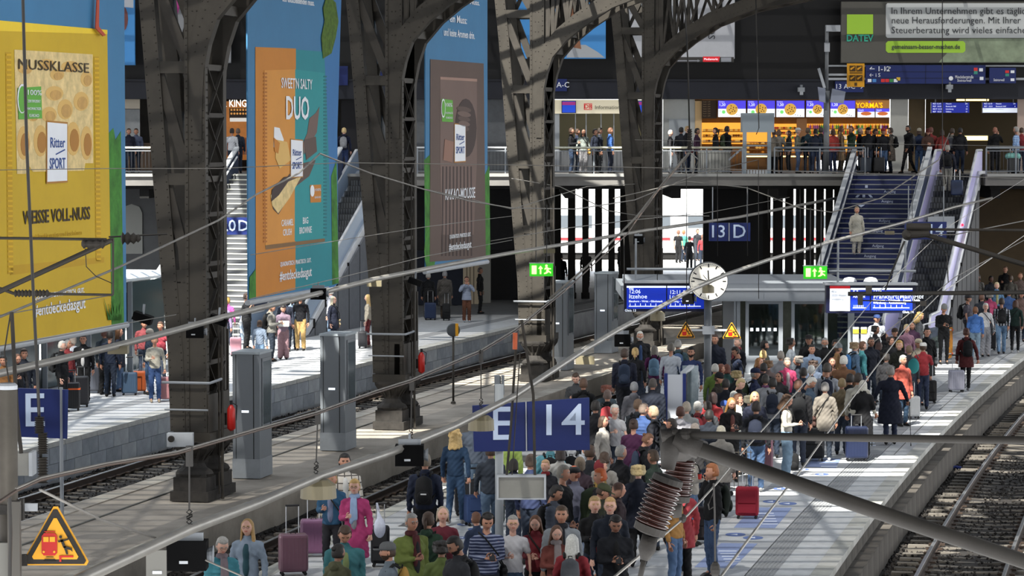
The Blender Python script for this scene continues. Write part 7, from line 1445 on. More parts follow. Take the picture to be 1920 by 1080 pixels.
MID=[
(1080,700,1.70,-10,'one','f','jacket',DGR,'jeans',DJE,'bun',B_,'p',dict(pitch=24),'person with tied-back hair looking down, beside the platform edge left'),
(1094,711,1.74,178,'stand','m','jacket',BLK,'jeans',DJE,'short','4a3426','m',dict(pack=BLK),'person with a large black backpack at the platform edge, left of the crowd'),
(1171,655,1.84,176,'stand','h','jacket','1b2033','trousers','191b24','short','3f3028','m',dict(pack='2c3a52'),'tall person in a navy jacket with dark backpack, seen full length'),
(1191,653,1.68,172,'stand','f','jacket','1a1b20','jeans',DJE,'tail',BL,'f',{},'person with a fair ponytail in black beside the tall navy jacket'),
(1200,622,1.78,5,'stand','h','jacket','191a1f','jeans',DJE,'crop',W_,'m',dict(beard=1,inner='2c4a78'),'white-bearded person in an open dark jacket facing the camera'),
(1227,648,1.70,174,'stand','f','jacket','6a1c5c','jeans','4a4f5a','bob','7a746c','m',dict(pack='6f9fc0'),'person in a purple jacket with light blue backpack'),
(1271,638,1.76,176,'stand','m','jacket','2c4650','jeans',DJE,'short',G_,'m',dict(pack='2f4d78'),'grey-haired person in a slate jacket with blue backpack'),
(1258,644,1.80,170,'stand','m','shirt','a7b0bd','jeans',DJE,'short','6e6860','m',{},'person in a white shirt behind the blue backpack'),
(1296,652,1.80,-15,'stand','m','shirt','1c2d5c','jeans',DJE,'short',K_,'m',dict(beard=1),'dark-haired person in a royal blue sweater above the timetable case'),
(1190,718,1.66,172,'stand','f','hoodie','77767e','jeans',DJE,'short','85878a','m',{},'grey-haired person in a grey hooded jacket'),
(1223,710,1.76,165,'stand','h','jacket','161d2c','jeans',DJE,'crop','4a4440','m',{},'balding person in a dark navy hooded jacket'),
(1137,722,1.66,170,'stand','f','jacket','2e3e48','jeans',DJE,'curly','5c2f22','m',{},'person with reddish-brown hair left of the bald head'),
(1139,732,1.72,175,'stand','m','jacket',BLK,'jeans',DJE,'crop','5a4a44','m',dict(pack='a01f2a'),'bald person in black wearing a red rucksack'),
(1117,752,1.76,172,'stand','m','jacket','17181d','trousers',BLK,'short',K_,'m',{},'black-haired person in a black jacket right beside the 14 sign'),
(1152,760,1.66,20,'reach','f','tee','bcbcc0','jeans',DJE,'short',W_,'p',{},'white-haired person in a white tee shirt reaching to a baby'),
(1131,780,1.62,60,'stand','f','jacket','a8a299','trousers','8f8a80','bob',B_,'f',{},'person in a cream jacket half hidden behind the baby'),
(1188,787,1.68,165,'reach','f','poncho','4f1c46','wide','6c665e','bun','3a2822','f',{},'person with a bun in a wide purple jacket holding the baby'),
(1208,758,1.76,120,'stand','h','puffer','2a4a80','jeans',DJE,'crop','7a6a5e','m',{},'bald person in a blue padded jacket'),
(1224,762,1.74,-110,'stand','m','jacket','1b1d26','jeans',DJE,'short','94846c','m',dict(pack=BLK),'fair-grey-haired person in dark jacket facing the bald head'),
(1196,750,1.72,150,'stand','m','jacket','2c333c','jeans',DJE,'short','5a4636','m',dict(pack=BLK),'brown-haired person in slate jacket behind the blue padded jacket'),
(1212,814,1.66,95,'phone','f','hoodie','17191f','trousers',BLK,'bun','6e4c36','f',dict(pack='2c3a52',phone=1),'person with a bun in a black hooded jacket looking down at a phone'),
(1260,786,1.66,-95,'stand','f','jacket','2a6a80','jeans',DJE,'short','2c2420','m',{},'dark-haired person in a teal jacket behind the bracket'),
(1277,762,1.66,178,'stand','f','hoodie','a6a4ac','jeans',DJE,'short','4a2c22','m',{},'brown-haired person in a white hooded top below the case'),
(1286,756,1.72,172,'stand','m','jacket','8a8c8c','jeans',DJE,'crop','8f8578','p',{},'grey balding person right of the white hooded top'),
(1308,754,1.62,170,'stand','f','jacket','8a2a30','jeans',DJE,'short',G_,'m',dict(pack='a01f2a'),'grey-haired person with a red and grey rucksack'),
(1303,795,1.72,176,'stand','m','jacket','5d5a58','jeans',DJE,'crop','968a80','p',{},'bald person in a taupe jacket above the near tube'),
(1330,770,1.64,165,'stand','m','jacket','1b222e','jeans',DJE,'short',K_,'t',{},'black-haired person in dark jacket left of the red jacket'),
(1336,737,1.74,150,'stand','f','jacket','a81c24','jeans',DJE,'bob','2a1a18','m',{},'dark-haired person in a bright red jacket'),
(1371,746,1.70,12,'phone','f','jacket','141416','trousers',BLK,'long','8a6234','f',dict(inner='6a3a34',phone=1),'person with long brown hair and black blazer holding a phone'),
(1352,800,1.66,178,'stand','f','coat','7c7872','trousers',DGR,'short','b0aa98','p',{},'person with cream hair in a taupe hooded coat, from behind'),
(1387,740,1.66,80,'ear','f','jacket','aeb4b0','jeans',DJE,'tail','5c3c28','f',{},'person in a white jacket with hand raised to face'),
(1412,733,1.74,5,'stand','f','jacket','1e2338','jeans',DJE,'bob',BL,'f',dict(inner='8d8478'),'blonde person in navy facing the camera, middle of the crowd'),
(1418,754,1.76,170,'stand','m','jacket','25272e','jeans','3c5c84','short','221a16','m',dict(pack=NAVY,shoes='8a8a8a'),'dark-haired person in charcoal jacket and jeans with navy backpack'),
(1475,741,1.70,75,'phone','f','shirt','c2bcae','wide','6e8ea8','longcurly','46301f','f',dict(bag=BLK,phone=1,shoes='b8b4b0'),'curly-haired person in a cream sweater and pale jeans using a phone'),
(1497,713,1.82,178,'stand','h','jacket','17171b','jeans','232c3e','short','4a2e20','m',dict(pack=BLK),'broad brown-haired person in a black jacket beside a black suitcase'),
(1519,708,1.74,65,'stand','m','jacket','40566c','jeans',DJE,'short',W_,'m',dict(pitch=36),'white-haired person in a blue-grey jacket with head bowed'),
(1547,718,1.68,176,'stand','f','coat','7d756a','jeans','26303e','short','8c8884','m',dict(bag='4a2f28',shoes='a8a8a6'),'grey-haired person in a stone coat with a brown shoulder bag'),
(1551,682,1.84,172,'stand','m','shirt','a6abb4','jeans',DJE,'short','4a443e','m',dict(hat=('phones',BLK),pack=NAVY),'person with headphones and a light grey sweater, from behind'),
(1582,668,1.80,178,'stand','h','jacket','6f4a2c','trousers',DGR,'short',W_,'m',{},'white-haired person in a caramel brown jacket, from behind'),
(1606,700,1.80,165,'case','m','jacket','b8b4a6','jeans','1d2740','short','2a211a','m',dict(shoes='3a3c40'),'dark-haired person in an off-white jacket gripping a big navy suitcase'),
(1618,713,1.70,170,'cross','f','long','16161a','trousers',BLK,'bob','a8a69c','p',{},'grey-bobbed person in a long black coat right of the off-white jacket'),
(1670,688,1.76,180,'sticks','h','long','171c30','jeans','222c48','crop','7f7a74','m',{},'broad grey-haired person in a navy coat leaning on two walking sticks'),
(1693,667,1.70,30,'stand','f','coat','b8452e','jeans','24405a','short',G_,'m',{},'grey-haired person in a coral red coat'),
(1731,643,1.70,170,'reach','f','jacket','9a1424','jeans','232f4c','short',B_,'m',dict(hat=('cap',WHT)),'person in a white cap and crimson jacket'),
(1722,636,1.72,10,'stand','m','jacket','a89e88','jeans',DJE,'crop',B_,'m',dict(hat=('cap','b8ad90')),'person in a beige cap and beige jacket'),
(1738,615,1.78,15,'stand','f','long','15161a','dress',BLK,'short',K_,'f',dict(bag=GRY),'dark-haired person in a long black coat with a grey strap'),
(1770,571,1.82,5,'phone','m','shirt','131417','slim',BLK,'crop',K_,'m',dict(hat=('beanie','6f7272'),phone=1),'person in a grey beanie and black clothes holding a longboard'),
(1812,616,1.72,-176,'pull','f','coat','571a1c','slim',BLK,'bun','4a2a20','f',dict(pack=BLK,shoes='8a8c90'),'person in a dark red coat pulling a silver suitcase to the stairs'),
]
BACK=[
(1341,628,1.80,-20,'stand','m','jacket','1a2133','jeans',DJE,'short','3b2a24','m',{},'person in a dark navy jacket hidden behind the clock post'),
(1384,634,1.78,-60,'stand','h','jacket','181a24','jeans',DJE,'crop','8a7a70','p',dict(scarf='7a2028'),'bald person with a red collar under the right warning triangle'),
(1381,651,1.72,-70,'stand','m','shirt','18233a','jeans',DJE,'short','241a16','m',dict(pitch=24,bag=GRY),'dark-haired person in navy looking down under the right triangle'),
(1433,640,1.78,80,'stand','m','jacket','4a4d44','jeans',DJE,'short',K_,'m',dict(beard=1,hat=('phones',BLK)),'bearded person in an olive grey jacket at the shelter door'),
(1431,658,1.70,170,'stand','f','jacket','5a5a50','jeans',DJE,'bun',BL,'f',{},'person with a blonde bun at the shelter door'),
(1423,671,1.64,60,'stand','f','jacket','6e3a30','jeans',DJE,'bob','8e6238','f',{},'person with light brown hair below the blonde bun'),
(1440,676,1.66,160,'stand','f','jacket','6a5a58','jeans',DJE,'curly','6c5138','f',{},'brown wavy-haired person in the rear crowd'),
(1432,682,1.66,165,'stand','m','jacket',BLK,'jeans',DJE,'short',K_,'m',{},'black-haired person left of the magenta jacket'),
(1464,659,1.72,172,'stand','m','jacket','7c7e86','jeans',DJE,'crop','7f7870','m',{},'grey balding person in a pale grey jacket by the shelter'),
(1483,634,1.76,80,'stand','m','shirt','a9b3bc','jeans',DJE,'curly',K_,'t',{},'person with black curls in a pale shirt in front of the shelter'),
(1517,629,1.80,-20,'stand','m','jacket','111216','trousers',BLK,'short',K_,'m',dict(hat=('brim','17161a')),'person in black wearing a wide-brimmed black hat'),
(1522,647,1.72,10,'stand','m','jacket','7f97b5','jeans',DJE,'short',K_,'m',dict(inner=NAVY),'young dark-haired person in a pale blue jacket below the hat'),
(1549,635,1.76,-5,'stand','h','jacket','121318','jeans',DJE,'crop',G_,'m',dict(specs=1,beard=1),'bearded grey person with glasses in black by the shelter glass'),
(1564,637,1.74,30,'stand','m','jacket','1c1d22','jeans',DJE,'short',K_,'t',{},'dark-haired person peeking right of the bearded one'),
(1571,645,1.74,100,'stand','m','jacket','8a6436','jeans',DJE,'crop',B_,'m',dict(hat=('beanie','7d8488')),'person in a grey beanie and sunlit mustard coat'),
(1476,671,1.68,10,'stand','f','jacket','b01a58','jeans',DJE,'short','77726c','p',dict(inner='9a8a90'),'grey-haired person in a magenta jacket facing the camera'),
(1498,669,1.70,-100,'stand','m','jacket','242c3a','jeans',DJE,'curly','77726c','m',{},'grey-haired person in a dark blue jacket beside the magenta jacket'),
(1523,675,1.62,170,'stand','f','jacket','4c5a70','jeans',DJE,'curly','3b2c24','m',{},'brown curly-haired person in the rear crowd, below the pale blue jacket'),
(1521,687,1.68,172,'stand','m','jacket','232838','jeans',DJE,'short','c9c9c4','p',{},'white-haired person left of the headphones'),
(1507,690,1.66,175,'stand','m','jacket','2c3c50','jeans',DJE,'short','35302c','m',{},'dark-haired person left of the white-haired head'),
(1560,671,1.64,5,'stand','f','jacket','5a3a2c','jeans',DJE,'bob','44241c','m',{},'person with dark red-brown hair beside the caramel jacket'),
(1418,692,1.78,80,'stand','m','jacket','1f2b50','jeans',DJE,'crop',G_,'m',dict(hat=('cap','1c2548'),pack='3c4a30'),'person in a navy cap with a green backpack'),
(1381,695,1.66,175,'stand','f','jacket','2a2c30','jeans',DJE,'curly','a08c60','p',{},'person with a curly fair head left of the navy cap'),
(1387,710,1.76,50,'stand','m','jacket','17181c','jeans',DJE,'crop','a8946c','p',dict(pitch=24),'person with a cropped fair head looking down'),
(1347,700,1.72,60,'stand','m','jacket','2c2620','jeans',DJE,'short',B_,'m',dict(hat=('beanie','141519'),pitch=12),'person in a black beanie right of the clock post'),
(1361,712,1.66,172,'stand','m','jacket','1a1e2a','jeans',DJE,'short',K_,'m',{},'black-haired person right behind the black beanie'),
(1341,683,1.66,172,'stand','f','jacket','5f7a28','jeans',DJE,'short','9c9a94','m',{},'grey-haired person with a lime collar beside the clock post'),
(1351,684,1.62,100,'stand','f','jacket','a81c40','jeans',DJE,'short','6c4030','m',{},'person in a raspberry jacket beside the clock post'),
(1363,683,1.60,170,'stand','f','jacket','1f4a48','jeans',DJE,'bob','5c3224','m',{},'person with auburn hair in dark teal near the clock post'),
(1433,703,1.66,176,'stand','f','jacket','7c7f86','jeans',DJE,'short','33302c','m',dict(scarf='5a2450'),'person with a plum scarf and grey jacket, from behind'),
(1449,710,1.72,172,'stand','m','hoodie','7c8088','jeans',DJE,'short',K_,'m',dict(pack=NAVY),'dark-haired person in a light grey hooded jacket with navy backpack'),
(1461,698,1.66,-30,'stand','f','jacket','2b2a2e','jeans',DJE,'bob','1c1513','m',{},'dark-haired person below the magenta jacket'),
(1405,742,1.60,172,'stand','f','jacket',NAVY,'jeans',DJE,'curly','b9b096','p',{},'person with a round white-blond head in front of the navy cap'),
(1376,735,1.62,170,'stand','f','jacket','6a6c6c','jeans',DJE,'short','9a9c98','m',{},'person with short grey-green hair behind the brown-haired blazer'),
(1358,753,1.36,10,'stand','c','jacket',NAVY,'jeans',DJE,'crop',B_,'p',dict(hat=('helmet','1f4a9a')),'child with a blue helmet beside the red jacket'),
(1328,752,1.58,170,'stand','f','jacket',DGR,'jeans',DJE,'short','2a2420','m',{},'small dark-haired person left of the red jacket'),
(1594,702,1.72,172,'stand','m','jacket',BLK,'jeans',DJE,'short','1d1815','m',{},'black-haired person behind the off-white jacket'),
(1582,712,1.66,170,'stand','f','jacket','6a5c44','jeans',DJE,'short','7a684a','m',{},'fair-haired person left behind the off-white jacket'),
(1603,641,1.70,110,'stand','f','jacket','41607f','jeans',DJE,'curly','8a7458','p',dict(pack='1f6fb0'),'person in a denim jacket with bright blue backpack'),
(1617,642,1.68,100,'stand','f','jacket','3aa0a8','jeans','35405a','tail','5a3c2c','p',{},'person in a turquoise jacket beside the denim jacket'),
(1633,633,1.76,20,'stand','m','jacket','1c2130','jeans',DJE,'crop','3a3430','t',{},'person with shaved head in dark blue right of the turquoise jacket'),
(1642,611,1.72,60,'stand','m','jacket','2a2a2c','jeans',DJE,'curly',K_,'t',{},'person with black curls near the stair foot'),
(1644,590,1.78,15,'stand','m','jacket','aab0b8','jeans',DJE,'short',K_,'m',dict(hat=('cap','2a4a8a')),'person in a blue cap at the stair foot'),
(1659,625,1.64,70,'stand','f','coat','15161a','trousers',BLK,'bald',K_,'m',dict(hat=('scarf_head','17171c')),'person in a black headscarf near the stair foot'),
(1678,616,1.68,-20,'stand','m','jacket','2a241f','jeans',DJE,'short','3a2a22','m',dict(hat=('cap','4a3a30')),'person in a brown cap near the stair foot'),
(1670,632,1.58,30,'stand','f','jacket','1a1a1e','jeans',DJE,'curly','2a1a14','f',{},'small dark-haired person below the brown cap'),
(1700,609,1.66,15,'stand','f','jacket','9a6a80','jeans','8a8a90','short','a89a78','p',{},'fair-haired person in a pink and white top at the escalator foot'),
(1724,586,1.72,75,'phone','f','jacket','55585c','jeans',DJE,'longcurly','8d7448','f',dict(phone=1),'fair-haired person in a grey jacket with a phone, on the step at the escalator'),
(1711,604,1.62,-20,'stand','f','jacket','4a2a48','jeans',DJE,'bob','231a18','m',{},'dark-haired person in purple beside the pink and white top'),
(1689,640,1.74,-15,'stand','f','jacket','1a1d16','jeans',DJE,'short','c79f5a','p',dict(bag='b98a20'),'person with sunlit golden hair in a black top'),
(1648,641,1.60,140,'stand','f','jacket','1f1c1c','jeans',DJE,'bob','3a2420','m',{},'brown-haired person in the shade of the sunlit golden hair'),
(1662,663,1.60,150,'stand','m','jacket','26262a','jeans',DJE,'short','26201c','m',{},'dark-haired person left of the golden hair'),
(1702,648,1.64,170,'stand','f','jacket','3a3a40','jeans',DJE,'short','5c4a3a','m',{},'brown-haired person between the golden hair and coral coat'),
(1815,553,1.82,75,'stand','h','tee','5a5560','trousers','2a2b30','crop',B_,'m',dict(hat=('cap','3a3a3e'),pack=BLK),'person in a cap and grey printed tee shirt with a black rucksack'),
(1829,576,1.64,175,'stand','m','jacket','2a6ab8','jeans','6f8aa0','short','5c3a22','m',{},'youth in a blue and lime jacket, from behind'),
(1848,569,1.68,5,'stand','f','shirt','b9babd','wide','83858c','short',W_,'p',dict(bag=GRY),'white-haired person in a white blouse walking towards the camera'),
(1878,560,1.78,176,'walk','m','shirt',('a8aab0',PLD),'jeans','55789a','short','3a2c22','m',dict(pack=BLK,shoes='26262a'),'person in a black and white plaid shirt with black backpack and jeans'),
(1904,563,1.70,170,'walk','f','jacket','203832','slim',BLK,'bob','4a3024','m',dict(bag=LGR,shoes='a0a0a0'),'person in dark green with black leggings at the right edge'),
(1856,549,1.66,172,'stand','f','jacket','b02c62','jeans',DJE,'curly','6a6660','m',{},'person in a hot pink jacket behind the white blouse'),
(1841,552,1.72,160,'stand','m','jacket','222834','jeans',DJE,'short','55382a','m',{},'person in dark blue left of the hot pink jacket'),
(1834,514,1.72,-30,'stand','f','jacket','77736c','jeans',DJE,'bob',K_,'t',dict(scarf='8a3a28'),'dark-haired person in a striped pale scarf under the bridge'),
(1885,500,1.86,-20,'one','m','jacket','111114','trousers',BLK,'crop','6a5040','m',{},'tall bald person in black under the bridge at the right'),
(1869,530,1.70,0,'stand','f','jacket','4f7fa8','jeans',DJE,'short','b8a884','p',dict(inner='a8a468'),'fair-haired person in a light blue jacket under the bridge'),
(1858,518,1.70,20,'stand','m','jacket','161a24','jeans',DJE,'short',K_,'d',{},'person in black in the shadow under the bridge'),
(1895,517,1.72,160,'stand','m','jacket','5f5a50','jeans',DJE,'short','4a3a2c','m',{},'person in a taupe hood left of the right edge, under the bridge'),
(1913,512,1.78,-10,'stand','m','jacket','5a4a44','jeans',DJE,'short','6a4a34','m',{},'person in brown at the right edge under the bridge'),
(1892,543,1.70,150,'stand','m','jacket','2c5590','jeans',DJE,'short','2a2420','m',{},'person in a bright blue jacket behind the plaid shirt'),
(1915,545,1.74,10,'stand','f','long','6a5048','jeans',DJE,'bob','3c2c24','f',{},'person in a brown coat cut by the right edge'),
]
LEFT=[
(32,664,1.72,30,'one','f','jacket','26262c','trousers',BLK,'bob','5a3a28','f',dict(pitch=24),'brown-haired person looking down left of the blue E sign'),
(45,655,1.76,20,'stand','m','jacket','1b2230','jeans',DJE,'short','35281f','m',{},'dark-haired person behind the one looking down at far left'),
(6,668,1.72,0,'stand','m','jacket','8a5a20','jeans',DJE,'short',K_,'m',{},'person in ochre cut by the left edge'),
(116,640,1.80,80,'stand','h','jacket','16171b','trousers',BLK,'crop',W_,'p',dict(pack=BLK),'white-haired person in a black hooded jacket behind the blue E sign'),
(127,637,1.72,60,'stand','f','jacket','8a2026','jeans',DJE,'bob',G_,'m',{},'grey-haired person in red behind the white-haired one, left platform'),
(141,652,1.25,10,'stand','c','jacket','b01c20','trousers','6a5a48','short',B_,'m',{},'child in a bright red jacket on the left platform'),
(137,628,1.74,160,'stand','f','shirt','a9b0c0','jeans',DJE,'bob','8a8078','p',{},'person in a pale shirt behind the child in red'),
(156,628,1.78,0,'stand','m','jacket','121318','trousers',BLK,'short',K_,'m',dict(inner='c8c8c8'),'person in a black waistcoat and white shirt on the left platform'),
(223,615,1.74,85,'stand','f','coat','1c2234','jeans','5878a0','long','54371f','f',dict(shoes='2a2a2c'),'person with long brown hair and dark coat beside a blue-grey suitcase'),
(196,618,1.76,160,'stand','m','jacket','1f2c38','trousers',BLK,'short','5a3a30','m',{},'person in dark blue left of the long brown hair'),
(206,622,1.74,175,'stand','m','shirt','18253c','jeans',DJE,'short',K_,'m',{},'tall person in navy in front of the dark shelter glass'),
(281,618,1.76,-60,'stand','m','jacket','1a2c3e','jeans','3a5a80','crop','b9ab90','m',dict(hat=('beanie','a9a294')),'person in a pale beanie and navy jacket left of the nearest column'),
(290,630,1.74,10,'one','f','shirt','bdb8a8','jeans','2c4f86','short','6a4a34','f',dict(shoes='a08c70'),'person in a cream sweater and blue jeans with a pink suitcase'),
(301,604,1.72,-20,'stand','m','tee','a8283c','jeans',DJE,'short','4a3428','m',{},'person in a red shirt half behind the nearest column'),
(270,600,1.72,20,'stand','m','jacket','7a2a30','jeans',DJE,'short',K_,'m',{},'person in a dark red jacket behind the pale beanie'),
(462,574,1.82,80,'up','h','tee','15161a','trousers',BLK,'short','3a2c24','m',dict(Y=95.5),'broad person in a black tee shirt photographing, left platform'),
(418,562,1.72,10,'stand','f','jacket','8a7aa0','jeans','7a8ca8','bob','4a3428','f',dict(Y=93),'person in lilac at the right edge of the nearest column'),
(427,585,1.60,170,'stand','f','jacket','c03a98','jeans',DJE,'tail','a08040','f',dict(Y=97),'person in bright pink behind the lower iron column edge'),
(509,570,1.78,85,'one','m','hoodie','77756e','jeans','26303e','short','5a4634','m',dict(pack=BLK,pitch=24),'person in a grey sweater with a black backpack reading, left platform'),
(531,572,1.70,5,'phone','f','jacket','80687a','wide','8f6a72','short',K_,'f',dict(),'person in a mauve jacket and rose wide trousers holding a map'),
(535,557,1.76,20,'stand','m','jacket','2a2f40','jeans',DJE,'short','a07a50','m',{},'blond person in dark blue behind the mauve jacket'),
(563,551,1.84,-10,'stand','m','shirt','101118','trousers','b8934c','short','4a3428','m',dict(pack='55222c'),'person in a black sweater and mustard yellow trousers'),
(548,556,1.74,175,'stand','f','jacket','7f9ab8','jeans',DJE,'tail',B_,'f',{},'person in a light blue jacket behind the mustard trousers'),
(625,556,1.72,60,'stand','f','coat','161c30','slim',NAVY,'long','a39c88','p',dict(bag='8f8060'),'grey long-haired person in a navy tunic above the second grey column'),
(620,541,1.80,-100,'stand','m','jacket','a9acb8','jeans',JEL,'crop',W_,'p',{},'bald person in a white jacket behind the navy tunic'),
(690,552,1.74,-95,'stand','f','shirt','a89f8c','slim','6a2026','long',BL,'p',dict(shoes='a09080'),'blonde person in a cream top and burgundy trousers by the second iron column'),
(803,512,1.76,170,'stand','m','jacket',BLK,'trousers',BLK,'short',G_,'m',{},'grey-haired person in black with a blue suitcase under the bridge, left'),
(834,509,1.80,176,'stand','m','long','4c4844','trousers','3a3026','short','7a7a7c','m',{},'person in a long grey overcoat seen from behind under the bridge'),
(875,519,1.70,5,'up','f','puffer','8c98b0','trousers','6a3f28','short','3a241c','m',dict(shoes='8a94a0'),'person in a pale blue padded jacket and brown trousers drinking'),
(900,502,1.80,80,'stand','m','jacket','0f1013','slim',BLK,'crop','3a3230','t',{},'slim person all in black under the bridge facing right'),
(487,600,1.5,160,'stand','f','jacket','6a7a90','jeans','6a8cb0','bob',B_,'f',{},'person in pale denim half hidden behind the black backpack, left platform'),
]
BRIDGE=[
(1072,234,1.74,80,'one','m','jacket','15161b','jeans','2c4160','short','3a2a20','m',{},'person in a black jacket at the information counter, leftmost'),
(1083,238,1.70,100,'stand','m','jacket','1f2a40','jeans',DJE,'short',B_,'m',{},'person in navy second from left at the information counter'),
(1093,236,1.70,10,'stand','f','shirt','8d9890','trousers','77767a','long',K_,'t',dict(bag='b98a20'),'dark-haired person in a pale printed top at the information counter'),
(1116,245,1.70,60,'stand','m','jacket','1b2233','trousers',BLK,'short',K_,'m',{},'person in dark blue in the middle of the information counter'),
(1124,240,1.74,90,'stand','m','jacket','2a303c','trousers',DGR,'short','2e2620','m',{},'person in charcoal in profile at the information counter'),
(1144,238,1.74,100,'stand','m','jacket','1d5aa6','trousers',NAVY,'short','6a4a38','m',{},'person in a bright blue jacket beside the farthest iron column'),
(1257,244,1.66,90,'stand','f','jacket','2c2c30','trousers',GRY,'crop',W_,'p',{},'white-haired person at the railing right of the farthest column'),
(1287,232,1.80,60,'stand','m','jacket','14151a','jeans','24365a','short','b09468','p',dict(bag='a01f2a'),'fair-haired person in black at the bright railing'),
(1279,233,1.76,150,'stand','m','jacket','20242c','trousers',BLK,'short',K_,'m',{},'dark-haired person behind the fair-haired one at the railing'),
(1307,237,1.72,70,'stand','m','jacket','4a2a44','jeans',DJE,'short',K_,'t',{},'person in a plum sweater at the bakery'),
(1342,233,1.74,-80,'stand','f','jacket','15161a','trousers',BLK,'tail',K_,'f',{},'dark-haired person in black facing left in front of the bakery'),
(1363,228,1.80,120,'stand','m','jacket','14181a','trousers',BLK,'short',K_,'t',dict(pack='3c4a30'),'person in black with a lime-striped jacket before the bakery'),
(1452,248,1.66,150,'stand','f','coat','7d7466','trousers',BLK,'tail','4a3226','f',{},'person in a stone coat right of the steel portal frame'),
(1460,244,1.68,175,'stand','f','jacket','8a8478','trousers',BLK,'bob','5a4232','f',{},'person in a taupe jacket beside the stone coat'),
(1479,244,1.66,-80,'stand','f','jacket','2a3034','trousers',BLK,'bob','2a1c16','f',dict(Y=117.3),'dark-haired bakery person among the bread shelves'),
(1496,240,1.74,80,'one','m','shirt','7a7a68','jeans','4a6690','crop',G_,'p',dict(hat=('cap',WHT)),'person in a white cap and khaki shirt at the railing'),
(1516,238,1.74,170,'stand','m','jacket','223f4c','jeans',DJE,'short','5a4a3c','m',{},'person in a teal jacket with a bag in the bakery queue'),
(1528,241,1.70,175,'stand','m','jacket','1d2b40','jeans','2a3c5c','short','2a2420','m',dict(pack=NAVY),'person in navy in the bakery queue'),
(1539,239,1.76,165,'stand','m','jacket','26282c','jeans',DJE,'short','302a28','m',{},'person in charcoal left of the lamp mast'),
(1562,250,1.70,-150,'stand','f','puffer','b02a1c','jeans','1f2c50','bob','4a3020','f',{},'person in a vivid orange-red jacket right of the lamp mast'),
(1577,232,1.80,100,'stand','m','long','a08058','trousers','6a5a44','short','6a4a34','m',{},'tall person in a camel coat in front of the bakery shelves'),
(1596,234,1.80,-60,'walk','m','jacket','1f3a28','slim',BLK,'short','5a3424','m',{},'person in a dark green jacket striding past the staircase top'),
(1614,240,1.74,70,'stand','m','jacket','1a1c26','jeans',DJE,'short',G_,'p',dict(case=0),'grey-haired person in dark jacket at the staircase top'),
(1627,237,1.76,10,'stand','m','jacket','202228','jeans',DJE,'short',K_,'m',dict(hat=('cap',BLK)),'person in a black cap behind the grey-haired one'),
(1641,244,1.70,60,'phone','f','puffer','17171b','trousers',BLK,'short','3a2e28','m',{},'person in a black padded coat reading a paper'),
(1655,240,1.72,20,'stand','m','jacket','15161c','jeans','3f5f88','crop',B_,'m',dict(hat=('beanie','a31c24')),'person in a red beanie and black jacket'),
(1670,246,1.74,-100,'reach','m','long','5c544a','trousers','1d2536','short','33271f','m',dict(pack=BLK),'person in a long taupe coat with black backpack'),
(1703,233,1.82,-60,'walk','m','jacket','111216','slim',BLK,'short',K_,'t',dict(beard=1,pack='5c5f66'),'bearded person in black striding left past the pale column'),
(1725,240,1.72,160,'stand','f','jacket','2a3a5c','jeans','30507a','bob',B_,'m',dict(hat=('beanie','9c9482')),'person in a cream beanie and navy jacket'),
(1738,240,1.70,5,'phone','f','jacket','4a3026','jeans',DJE,'long','3a1f18','f',dict(hat=('beanie','6a2a24')),'person in a red fur hat and brown jacket'),
(1746,237,1.76,150,'stand','m','jacket','8a2626','jeans',DJE,'short','5a3026','m',{},'person in dark red behind the fur hat'),
(1766,245,1.68,175,'stand','f','jacket','9a3028','jeans',DJE,'bob','3a2a22','m',{},'person in brick red behind the wire fork'),
(1788,244,1.72,150,'stand','m','jacket','8a847c','jeans',DJE,'short','3a3028','m',dict(pack='5c5f66'),'person in a beige jacket with a grey backpack at the escalator top'),
(1798,240,1.74,160,'stand','m','jacket','1a1b20','jeans',DJE,'short',K_,'m',{},'dark-haired person behind the grey backpack at the escalator top'),
(1866,238,1.76,170,'ear','m','jacket','1a1a1c','trousers',BLK,'crop','8a5a48','m',dict(shoes='a8a8a8'),'bald person in black telephoning on the bridge at the right'),
(1905,234,1.78,-120,'ear','m','shirt',('4a6a9a',STR2),'jeans','2c4a68','short',G_,'m',{},'person in a blue striped shirt beside a case with a mint bag'),
(1916,246,1.74,170,'stand','m','jacket','8a1a24','jeans',DJE,'short',B_,'m',{},'person in a red jacket at the right edge of the bridge'),
(645,240,1.74,175,'stand','f','jacket','1c2440','jeans','2a4070','short','c0a878','p',dict(pack='8f9196'),'fair-haired person with a white backpack at the left escalator top'),
(437,233,1.72,160,'stand','m','shirt','b9bcc4','jeans',DJE,'short','2c2420','m',{},'person in white at the snack shop behind the nearest column'),
(444,237,1.72,175,'stand','m','jacket','222c3c','jeans',DJE,'crop','5a4a40','m',{},'person in dark blue at the snack shop behind the nearest column'),
(244,262,1.72,20,'stand','m','jacket','26283a','jeans',DJE,'short',B_,'m',dict(Y=115),'person behind the railing just right of the yellow banner, left one'),
(253,260,1.72,0,'stand','m','jacket','4a5470','jeans',DJE,'short',B_,'m',dict(Y=115),'person behind the railing just right of the yellow banner, right one'),
]
